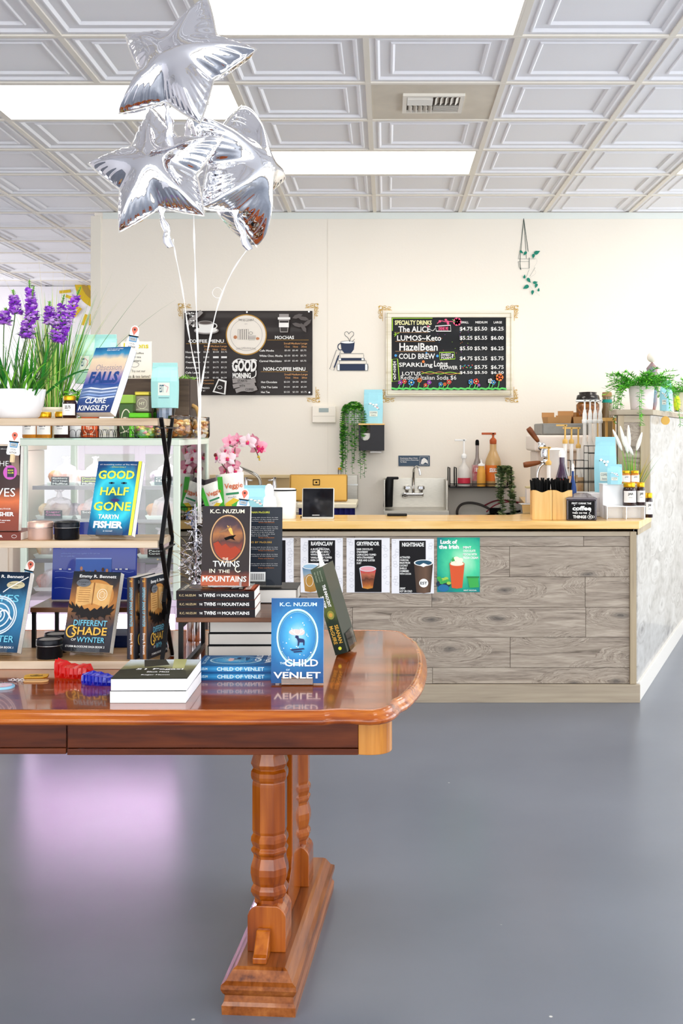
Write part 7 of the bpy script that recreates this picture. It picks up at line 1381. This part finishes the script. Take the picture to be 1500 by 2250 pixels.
m = MB(); m.ball(OP(568, 1004), .008, oyl, 8, 6); m.ball(OP(570, 1010), .006, oyl, 8, 6); m.ball(OP(474, 1000), .012, mat('bud_maroon', '7a2a2a', .5), 8, 6); m.build('buds', t)
# black tray in front of the hand sink
t = thing('black_tray', 'black shallow tray at the back edge of the worktop under the hand sink', 'tray', (PX(870, 6.3), 6.28, KZ)); MB().box(-.05, .06, -.02, .03, 0, .012, black).build('tray', t, bevel=.004)
# ---------------------------------------------------------------- worktop, right cluster
bam = wood('bamboo', ['c9944a', 'dcaa5c', 'e4b86e', 'e9c27e'], 2, .35, .2, fine=34, stretch=18)
def strawbox(px0, px1, Z, lab_):
    x0, x1 = PX(px0, Z), PX(px1, Z); w = x1-x0; h = PZ(1077, Z)-KZ; t = thing('straw_holder', lab_, 'holder', ((x0+x1)/2, Z, KZ), 0, 'bamboo holders of black straws'); d = .09
    top = [(w/2*c, h-.012*max(0, math.cos(c*2.2))**2) for c in [-1+i/5 for i in range(11)]]
    fp_ = [(-w/2, 0), (w/2, 0)]+top[::-1]
    Mx = Matrix(((1, 0, 0, 0), (0, 0, 1, 0), (0, 1, 0, 0), (0, 0, 0, 1)))
    m = MB(); m.prism(fp_, .008, bam, M=Mx); m.build('front_board', t, bevel=.001); m = MB(); m.prism(fp_, .008, bam, M=Mx, z0=d-.008); m.build('back_board', t)
    for s_ in (-1, 1): MB().box(*sorted((s_*w/2, s_*(w/2-.007))), .0085, d-.0085, 0, h-.004, bam).build('side_board', t)
    MB().box(-w/2+.0075, w/2-.0075, .0085, d-.0085, 0, .006, bam).build('bottom_board', t)
    random.seed(int(px0)); m = MB()
    for i in range(54):
        x, y = random.uniform(-w*.36, w*.36), random.uniform(.02, d-.02); lx = x*.5+random.uniform(-.01, .01); m.tube([(x, y, .01), (x+lx*.6, y+random.uniform(-.01, .01), h+random.uniform(.036, .064))], .0048, ink, 5)
    m.build('straws', t, kind='stuff')
strawbox(1169, 1212.6, 5.98, 'left bamboo holder of black straws on the worktop'); strawbox(1213.4, 1257, 5.98, 'right bamboo holder of black straws, beside the lettered box')
# lettered smoky box
lz = 5.95; t = thing('lid_box', 'smoky plastic box lettered about coffee, with a peaked lid', 'box', (PX(1277, lz), lz+.0, KZ), R(-8)); smk = mat('smoky_plastic', '584e58', .12, trans=.45, coat=.5); w_ = (PX(1311, lz)-PX(1245, lz))/2; h_ = PZ(1098, lz)-KZ; dB = .19
MB().box(-w_, w_, 0, dB, 0, h_, smk).build('box_body', t, bevel=.006, seg=3)
MB().loft([[(-w_*a_-.0, dB/2-dB/2*b_, z), (w_*a_, dB/2-dB/2*b_, z), (w_*a_, dB/2+dB/2*b_, z), (-w_*a_, dB/2+dB/2*b_, z)] for a_, b_, z in ((1.03, 1.02, h_+.001), (1.03, 1.02, h_+.008), (.92, .92, h_+.012), (.4, .2, h_+.03))], mat('smoky_lid', '8d8288', .1, trans=.5, coat=.5), smooth=False).build('lid', t, bevel=.002)
MB().box(-w_+.01, w_-.01, -.0015, -.0003, .006, h_-.006, mat('box_label', '100d0f', .5, spec=.15)).build('black_label', t)
a = Art((-w_, -.002, h_), (2*w_, 0, 0), (0, 0, -h_), (0, -1, 0)); a.text('FIRST I DRINK THE', .18, .13, .82, .22, wht, .02); a.text('coffee', .2, .30, .82, .52, wht, .04, .03); a.text('THEN  DO THE', .2, .60, .68, .68, wht, .03); a.text('THINGS', .22, .75, .66, .90, wht, .04); a.ring(.78, .82, .08, .09, .02, wht, 20); a.ell(.78, .82, .035, .04, wht, 12); a.line([(.78, .7), (.74, .64), (.8, .58), (.77, .5)], .018, wht, smooth=2); a.ring(.88, .82, .04, .05, .015, wht, 12)
for x, y in ((.27, .27), (.33, .55), (.8, .54)): a.ell(x, y, .018, .02, wht, 8)
a.build('lettering', t)
a = Art((w_+.0005, .0, h_), (0, dB, 0), (0, 0, -h_), (1, 0, 0)); a.line([(.35, .75), (.35, .35), (.5, .2), (.65, .35), (.65, .75)], .03, wht, closed=True); a.rect(.38, .55, .62, .7, wht); a.line([(.38, .45), (.5, .3), (.62, .45)], .04, wht); a.build('side_emblem', t)
# white riser steps
rz_ = 6.02; t = thing('acrylic_riser', 'white two step riser carrying dark jars at the end of the worktop', 'riser', (PX(1375, rz_), rz_, KZ)); z1_, z2_ = PZ(1112, rz_)-KZ, PZ(1062, 6.2)-KZ; wr = mat('white_acrylic', 'ffffff', .3, coat=.4, sub=.3)
x0, x1 = PX(1332, rz_)-t.location.x, PX(1418, rz_)-t.location.x
MB().box(x0, x1, 0, .10, z1_-.005, z1_, wr).build('step', t, bevel=.001); 
for x in (x0+.002, (x0+x1)/2, x1-.006): MB().box(x, x+.004, .001, .099, 0, z1_-.0055, wr).build('support', t)
MB().box(x0, x1+.0, .1005, .22, z2_-.005, z2_, wr).build('step', t, bevel=.001)
for x in (x0+.002, (x0+x1)/2, x1-.006): MB().box(x, x+.004, .11, .215, 0, z2_-.0055, wr).build('support', t)
MB().box(x0, x1, .101, .105, 0, z2_-.0055, wr).build('riser_board', t)
jg = 'gold lidded jars on the white riser'; R1 = KZ+z1_+.0005; R2 = KZ+z2_+.0005
jar(1382, rz_+.045, R1, .036, PZ(1060, rz_+.045)-R1, darkj, 'front left dark jar on the lower step of the white riser', group=jg); jar(1407, rz_+.075, R1, .024, PZ(1060, rz_+.075)-R1, darkj, 'front right dark jar on the lower step of the white riser', group=jg)
jar(1374, rz_+.16, R2, .026, PZ(1034, rz_+.16)-R2, honey, 'amber jar at left on the upper step of the white riser', group=jg); jar(1394, rz_+.165, R2, .025, PZ(1034, rz_+.165)-R2, honey, 'amber jar at right on the upper step of the white riser', group=jg)
jar(1425, 6.16, KZ, .021, PZ(1083, 6.16)-KZ, darkj, 'small dark jar on the worktop beside the tall partition')
# white box with the blue bags
bz_ = 6.22; t = thing('white_box', 'plain white carton behind the lettered box', 'box', (PX(1292, bz_), bz_, KZ)); w_ = (PX(1332, bz_)-PX(1256, bz_))/2; h_ = PZ(1083, bz_)-KZ; MB().box(-w_, w_, 0, .16, 0, h_, mat('carton_white', 'f1eeec', .5)).build('carton', t, bevel=.004); MB().box(-w_+.02, w_-.02, -.001, -.0002, h_*.2, h_*.8, mat('carton_label', 'dcd6d4', .5)).build('label', t)
bag(1307, 1352, 960, bz_+.10, KZ+h_+.0005, aqb, 'taller sky blue coffee bag on the white carton', .075, -18, 2, 'sky blue coffee bags at the worktop end'); bag(1334, 1366, 1020, 6.08, KZ+.0005 if False else R2, aqb, 'shorter sky blue coffee bag leaning in front of the taller one', .05, -14, 2, 'sky blue coffee bags at the worktop end')
# bunny tail grass
gz = 6.34; t = thing('bunny_tail_grass', 'grass plant with fluffy white tails beside the tall partition', 'plant', (PX(1388, gz), gz, KZ)); MB().lathe([(.03, 0), (.038, .09), (.034, .09), (.0005, .085)], white, 16).build('pot', t)
blades(t, 90, .02, .55, (.12, .30), (.004, .007), (.3, 1.2), [grs, lfl, mat('dry_gold', 'b8a23a', .5)], one=True, z=.085, name='grass', seed=41, ns=7)
tl2 = mat('tail_white', 'f8f4ea', .8, bump=.4, bs=200); gl2 = Vector(t.location)
for (x0_, y0_), (x1_, y1_) in (((1366, 990), (1346, 944)), ((1374, 985), (1362, 936)), ((1382, 985), (1380, 934)), ((1398, 990), (1410, 950)), ((1378, 996), (1374, 958)), ((1390, 1000), (1372, 965))):
    A, B = P(x0_, y0_, gz)-gl2, P(x1_, y1_, gz)-gl2; m = MB(); m.tube([(0, 0, .085), tuple(A)], .0012, lfl, 4); m.build('stalk', t); m = MB(); m.tube([tuple(A.lerp(B, k/6)) for k in range(7)], [.003, .009, .011, .011, .009, .007, .003], tl2, 8); m.build('seed_head', t)
# wire rack
wz = 6.34; t = thing('wire_rack', 'black wire stepped rack in front of the syrup bottles', 'rack', (PX(1280, wz), wz, KZ)); l0 = Vector(t.location); m = MB()
def WR(x, y, d=0): return tuple(P(x, y, wz)-l0+Vector((0, d, 0)))
for d in (0, .14):
    for ps in ([(1253, 1138), (1253, 1012), (1292, 1012), (1292, 980), (1326, 980), (1326, 1138)], [(1253, 1030), (1326, 1030)], [(1253, 1060), (1326, 1060)], [(1264, 1138), (1264, 1012)], [(1292, 1138), (1292, 1012)], [(1292, 996), (1326, 996)]): m.tube([WR(x, max(y, 0) if y != 1138 else y-2, d) for x, y in ps], .0022, black, 5)
for x, y in ((1253, 1012), (1292, 980), (1326, 980), (1253, 1060), (1326, 1060), (1292, 1030)): m.tube([WR(x, y), WR(x, y, .14)], .0022, black, 5)
m.build('wire_frame', t)
# syrup bottles with pumps
yg_ = mat('gold_pump', 'd2a556', .35); sg2 = 'pump bottles at the right of the worktop'
Zs = 6.62
for i, (px, Z, ytop, r_, lb_) in enumerate(((1284, 6.60, 930, .036, 'leftmost tall white pumped syrup bottle of the four in a row'), (1296, 6.68, 930, .036, 'second of the four tall white pumped syrup bottles from the left'), (1307, 6.76, 930, .036, 'third of the four tall white pumped syrup bottles from the left'), (1318, 6.84, 930, .036, 'rightmost tall white pumped syrup bottle of the four in a row'))):
    h = PZ(ytop, Z)-KZ; t = bottle(px, Z, KZ, h, r_, clb, lb_, mat('label_cream', 'e8e2da', .5), pumpc=white, ph=PZ(880, Z)-PZ(ytop, Z)-.01, group=sg2, lab_rng=(.15, .5)); MB().lathe([(.012, h-.001), (.0135, h+.015), (.012, h+.055), (.008, h+.075), (.006, h+.08)], white, 12).build('pump_collar', t)
for px, Z, yt, yp, lb_ in ((1205, 6.14, 1022, 983, 'short bottle with gold pump above the left straw holder'), (1241, 6.30, 975, 934, 'tall bottle with gold pump, left of the pair above the straws'), (1255, 6.42, 975, 940, 'tall bottle with gold pump, right of the pair above the straws'), (1270, 6.56, 985, 940, 'bottle with gold pump just left of the white pumps')):
    h = PZ(yt, Z)-KZ; bottle(px, Z, KZ, h, .034, clb, lb_, mat('label_tan', 'd8c4a0', .5, nz=.4, ns=20, c2='c08a5a'), pumpc=yg_, ph=PZ(yp, Z)-PZ(yt, Z)-.01, group=sg2, lab_rng=(.2, .55), shape='l')
bottle(1234, 6.20, KZ, PZ(1000, 6.2)-KZ, .036, mat('syrup_purple', '4a2a4a', .15, trans=.4, coat=.4), 'bottle with red, yellow and blue label above the right straw holder', mat('label_torani', 'd8242a', .4), neck=.4, txt='syrup', lab_rng=(.35, .62), capm=white)
t = thing('glass_jug', 'clear glass jug with white lid above the straw holders', 'jug', (PX(1222, 6.34), 6.34, KZ)); h_ = PZ(985, 6.34)-KZ; MB().lathe([(.044, 0), (.048, .01), (.05, h_*.8), (.055, h_*.97)], clb, 20).build('body', t); MB().lathe([(.056, h_*.975), (.054, h_), (.0005, h_+.004)], white, 20).build('lid', t)
bottle(1258, 6.16, KZ, PZ(1030, 6.16)-KZ, .020, mat('blue_bottle', '1f3f7c', .3), 'narrow blue labelled bottle beside the wire rack', mat('label_blue', '2a5aa8', .4), capm=white)
# espresso machine behind
ez = 7.1; t = thing('espresso_machine', 'cream and grey espresso machine with wooden handles behind the bottles', 'espresso machine', (PX(1235, ez), ez, KZ)); l0 = Vector(t.location); crm = mat('machine_cream', 'efe2d6', .35, coat=.3); gsl = mat('machine_grey', '8c8a84', .4, .4, nz=.2, ns=14)
x0, x1 = PX(1174, ez)-l0.x, PX(1300, ez)-l0.x
MB().box(x0, x1, .0, .45, PZ(992, ez)-KZ, PZ(956, ez)-KZ, crm).build('head', t, bevel=.015, seg=3); MB().box(x0+.03, x1-.02, .12, .45, 0.03, PZ(992, ez)-KZ-.0005, crm).build('body', t, bevel=.01); MB().box(x0+.05, x1, .02, .42, PZ(956, ez)-KZ+.0005, PZ(930, ez)-KZ, gsl).build('cup_tray', t, bevel=.01); MB().box(x0, x1, -.05, .45, 0, .03, steel).build('drip_tray', t, bevel=.005)
wh = wood('handle_walnut', ['5a2e18', '7c4526', '8f5632', 'a06a42'], 0, .35, fine=30)
def EP(x, y, d=0): return P(x, y, ez-.1)-l0+Vector((0, d, 0))
for (xa_, ya_), (xb_, yb_), lab_ in (((1160, 940), (1182, 970), 'a'), ((1150, 1022), (1186, 1016), 'b')):
    A, B = EP(xa_, ya_), EP(xb_, yb_); m = MB(); m.tube([A.lerp(B, k/6) for k in range(7)], [.016, .019, .018, .017, .016, .014, .011], wh, 12); m.build('wooden_handle', t); m = MB(); C_ = B+(B-A).normalized()*.04; m.tube([B, C_], .008, chrome, 8); m.ball(C_, .026, chrome, 14, 8, (1, .6, 1)); m.build('portafilter', t)
m = MB(); m.tube(chaikin([EP(1190, 990), EP(1204, 998), EP(1204, 1012), EP(1192, 1020), EP(1182, 1030), EP(1180, 1060), EP(1180, 1085)], 3), .008, chrome, 8); m.build('steam_wand', t); m = MB(); m.lathe([(.03, 0), (.032, .03), (.028, .05)], chrome, 18, M=Matrix.Translation(EP(1198, 1004))); m.build('group_head', t)
tp = KZ+PZ(930, ez)-KZ+.0005
cb_m = mat('kraft_card', 'b98a58', .7)
for i, (px, w, h, an, lb_) in enumerate(((1210, .085, .04, 14, 'left kraft cardboard box on top of the espresso machine'), (1240, .10, .05, -16, 'middle kraft cardboard box on top of the espresso machine'), (1266, .065, .042, 4, 'right kraft cardboard box on top of the espresso machine'))):
    t = thing('cardboard_box', lb_, 'box', (PX(px, ez+.2), ez+.2, tp), R(an), 'kraft boxes on the espresso machine'); MB().loft([[(-w/2*s_, -.05*s_, z), (w/2*s_, -.05*s_, z), (w/2*s_, .05*s_, z), (-w/2*s_, .05*s_, z)] for s_, z in ((.85, 0), (1, h))], cb_m, smooth=False).build('box_body', t); MB().box(-w/2, w/2, -.001+.05, .052, h+.0005, h+.03, cb_m).build('flap', t)
t = thing('coffee_hopper', 'amber tinted bean jar with black lid on the espresso machine', 'jar', (PX(1291, ez+.25), ez+.25, tp)); h_ = PZ(862, ez+.25)-tp; MB().lathe([(.07, 0), (.075, .02), (.075, h_*.6), (.06, h_*.68)], mat('amber_beans', 'a8651f', .3, nz=.6, ns=60, c2='4a2a12', coat=.5), 22).build('jar_body', t); MB().lathe([(.076, h_*.69), (.078, h_*.72), (.07, h_*.9), (.055, h_*.93), (.058, h_*1.0), (.0005, h_*1.02)], mat('black_lid', '1a1412', .25, coat=.5), 22).build('lid', t)
t = thing('glass_bottle', 'brown glass bottle with teal band beside the bean jar', 'bottle', (PX(1333, ez+.3), ez+.3, KZ)); h_ = PZ(872, ez+.3)-KZ; MB().lathe([(.04, 0), (.045, .01), (.045, h_*.8), (.03, h_*.9), (.03, h_)], mat('brown_glass', '9a8460', .1, trans=.5, coat=.5), 20).build('bottle_body', t); MB().lathe([(.033, h_*.945), (.033, h_*.975)], mat('teal_band', '1f9a8a', .4), 18, cap=False).build('band', t); MB().lathe([(.034, h_+.0005), (.03, h_+.03), (.0005, h_+.032)], mat('tan_cap', '9a7a50', .5), 16).build('cap', t)
t = thing('wooden_rack', 'golden wooden cup rack between the bottles and the partition', 'rack', (PX(1330, 7.0), 7.0, KZ)); hg = PZ(918, 7.0)-KZ
for dx in (-.05, .0, .045): MB().box(dx, dx+.014, 0, .02, 0, hg, bam).build('post', t)
for z in (hg*.55, hg*.78, hg): MB().box(-.055, .065, -.012, -.0005, z-.02, z, bam).build('slat', t)
# steel pan
t = thing('steel_pan', 'small stainless food pan on the worktop left of the straw holders', 'pan', (PX(1160, 6.5), 6.48, KZ)); hp = .05; MB().loft([[(-.045*s_-.0, -.05*s_, z), (.06*s_, -.05*s_, z), (.06*s_, .06*s_, z), (-.045*s_, .06*s_, z)] for s_, z in ((.85, 0), (1, hp), (1.15, hp+.001), (1.15, hp+.004), (.97, hp+.004), (.83, .004))], steel, smooth=False).build('pan', t, bevel=.003)
t = thing('milk_box', 'cream carton standing left behind the straw holders', 'box', (PX(1168, 6.7), 6.7, KZ)); MB().box(-.03, .05, 0, .08, 0, .13, crm).build('carton', t, bevel=.004); MB().box(-.031, .051, -.001, .081, .1305, .14, mat('carton_fold', 'c8b88a', .4)).build('fold', t)
# ---------------------------------------------------------------- on the tall partition
zt2 = zt-.018+.0005; zt2 = zt-.0175
fern_g = [mat('fern_bright', '7ad83a', .5), mat('fern_mid', '50b430', .5), mat('fern_dark', '338026', .5)]
def fern(px, Z, lab_, potm, s=1., n=70, seed=50, z=None):
    z = z or zt2; t = thing('potted_fern', lab_, 'plant', (PX(px, Z), Z, z), 0, 'potted ferns on the tall partition'); r_ = .062*s; h_ = .115*s
    MB().lathe([(r_*.8, 0), (r_*.84, .004), (r_, h_), (r_*.9, h_), (r_*.78, .01), (.0005, .01)], potm, 26).build('pot', t); MB().lathe([(r_*.86, h_*.9), (.0005, h_*.92)], mat('soil', '4a3a2a', .9), 16, cap=False).build('soil', t); random.seed(seed)
    for k in range(n):
        a = random.uniform(0, 6.28); L_ = random.uniform(.08, .17)*s; trail = (k % 9 == 0); d = Vector((math.cos(a), math.sin(a)*.8, random.uniform(.3, 1.6))).normalized(); p = Vector((r_*.5*math.cos(a), r_*.5*math.sin(a), h_*.92)); m = MB(); pts_ = [p.copy()]; N_ = 16 if trail else 9; L_ = L_*(2.0 if trail else 1)
        for i in range(N_): p = p+d*L_/N_; d = (d+Vector((0, 0, -.30 if trail else -.14))).normalized(); p.x += 0; pts_.append(p.copy())
        if any((q.z < 0 and abs(q.x) < .10 and q.y > -.11) for q in pts_): continue
        m.tube(pts_, .0011*s, fern_g[1], 3)
        for i in range(1, len(pts_)):
            for q in range(4):
                b_ = random.uniform(0, 6.28); dd = (Vector((math.cos(b_), math.sin(b_), random.uniform(-.1, .8)))+(pts_[i]-pts_[i-1]).normalized()*.6); blade(m, pts_[i].lerp(pts_[i-1], q/4), dd, .024*s, .0050*s, .3, random.choice(fern_g), 2)
        m.build('frond', t)
fern(1409, 6.52, 'bright green asparagus fern in a blush white pot on the partition corner', mat('blush_pot', 'f1e2e0', .4), 1.18, 84, 50)
fern(1500, 7.15, 'second fern at the right edge of the frame in a cream pot', mat('cream_pot', 'f0e4cc', .4), 1.05, 50, 51)
bag(1452, 1474, 836, 6.88, zt2, aqb, 'sky blue coffee bag on the tall partition between the two ferns', .07, -30, 2)
t = thing('wooden_ornament', 'round wooden and brown ornament behind the corner fern', 'ornament', (PX(1432, 6.74), 6.74, zt2)); MB().lathe([(.02, 0), (.03, .04), (.032, .12), (.024, .20), (.034, .25), (.0005, .29)], mat('terracotta_figure', 'b0705a', .5, nz=.5, ns=12, c2='6a94a8'), 16).build('figure', t); MB().ball((0, 0, .315), .03, mat('cream_ball', 'f2e6da', .5), 14, 10).build('head', t)
t = thing('wood_disc', 'small round golden wooden disc hanging over the partition edge', 'ornament', (side(6.84)+.03, 6.84, zt-.075)); MB().lathe([(.026, 0), (.026, .008)], mat('golden_wood_disc', 'd8a94e', .4), 24, M=Matrix.Rotation(R(90), 4, 'X')).build('disc', t)
t = thing('lemon_ornament', 'small lime yellow fruit ornament by the second fern', 'ornament', (PX(1487, 7.02), 7.02, zt2)); MB().ball((0, 0, .05), .03, mat('lime_fruit', 'd2e02a', .4), 14, 10, (.7, .8, 1.6)).build('fruit', t); MB().lathe([(.018, 0), (.012, .004), (.008, .006)], mat('dark_foot', '3a4a5a', .5), 14).build('foot', t)
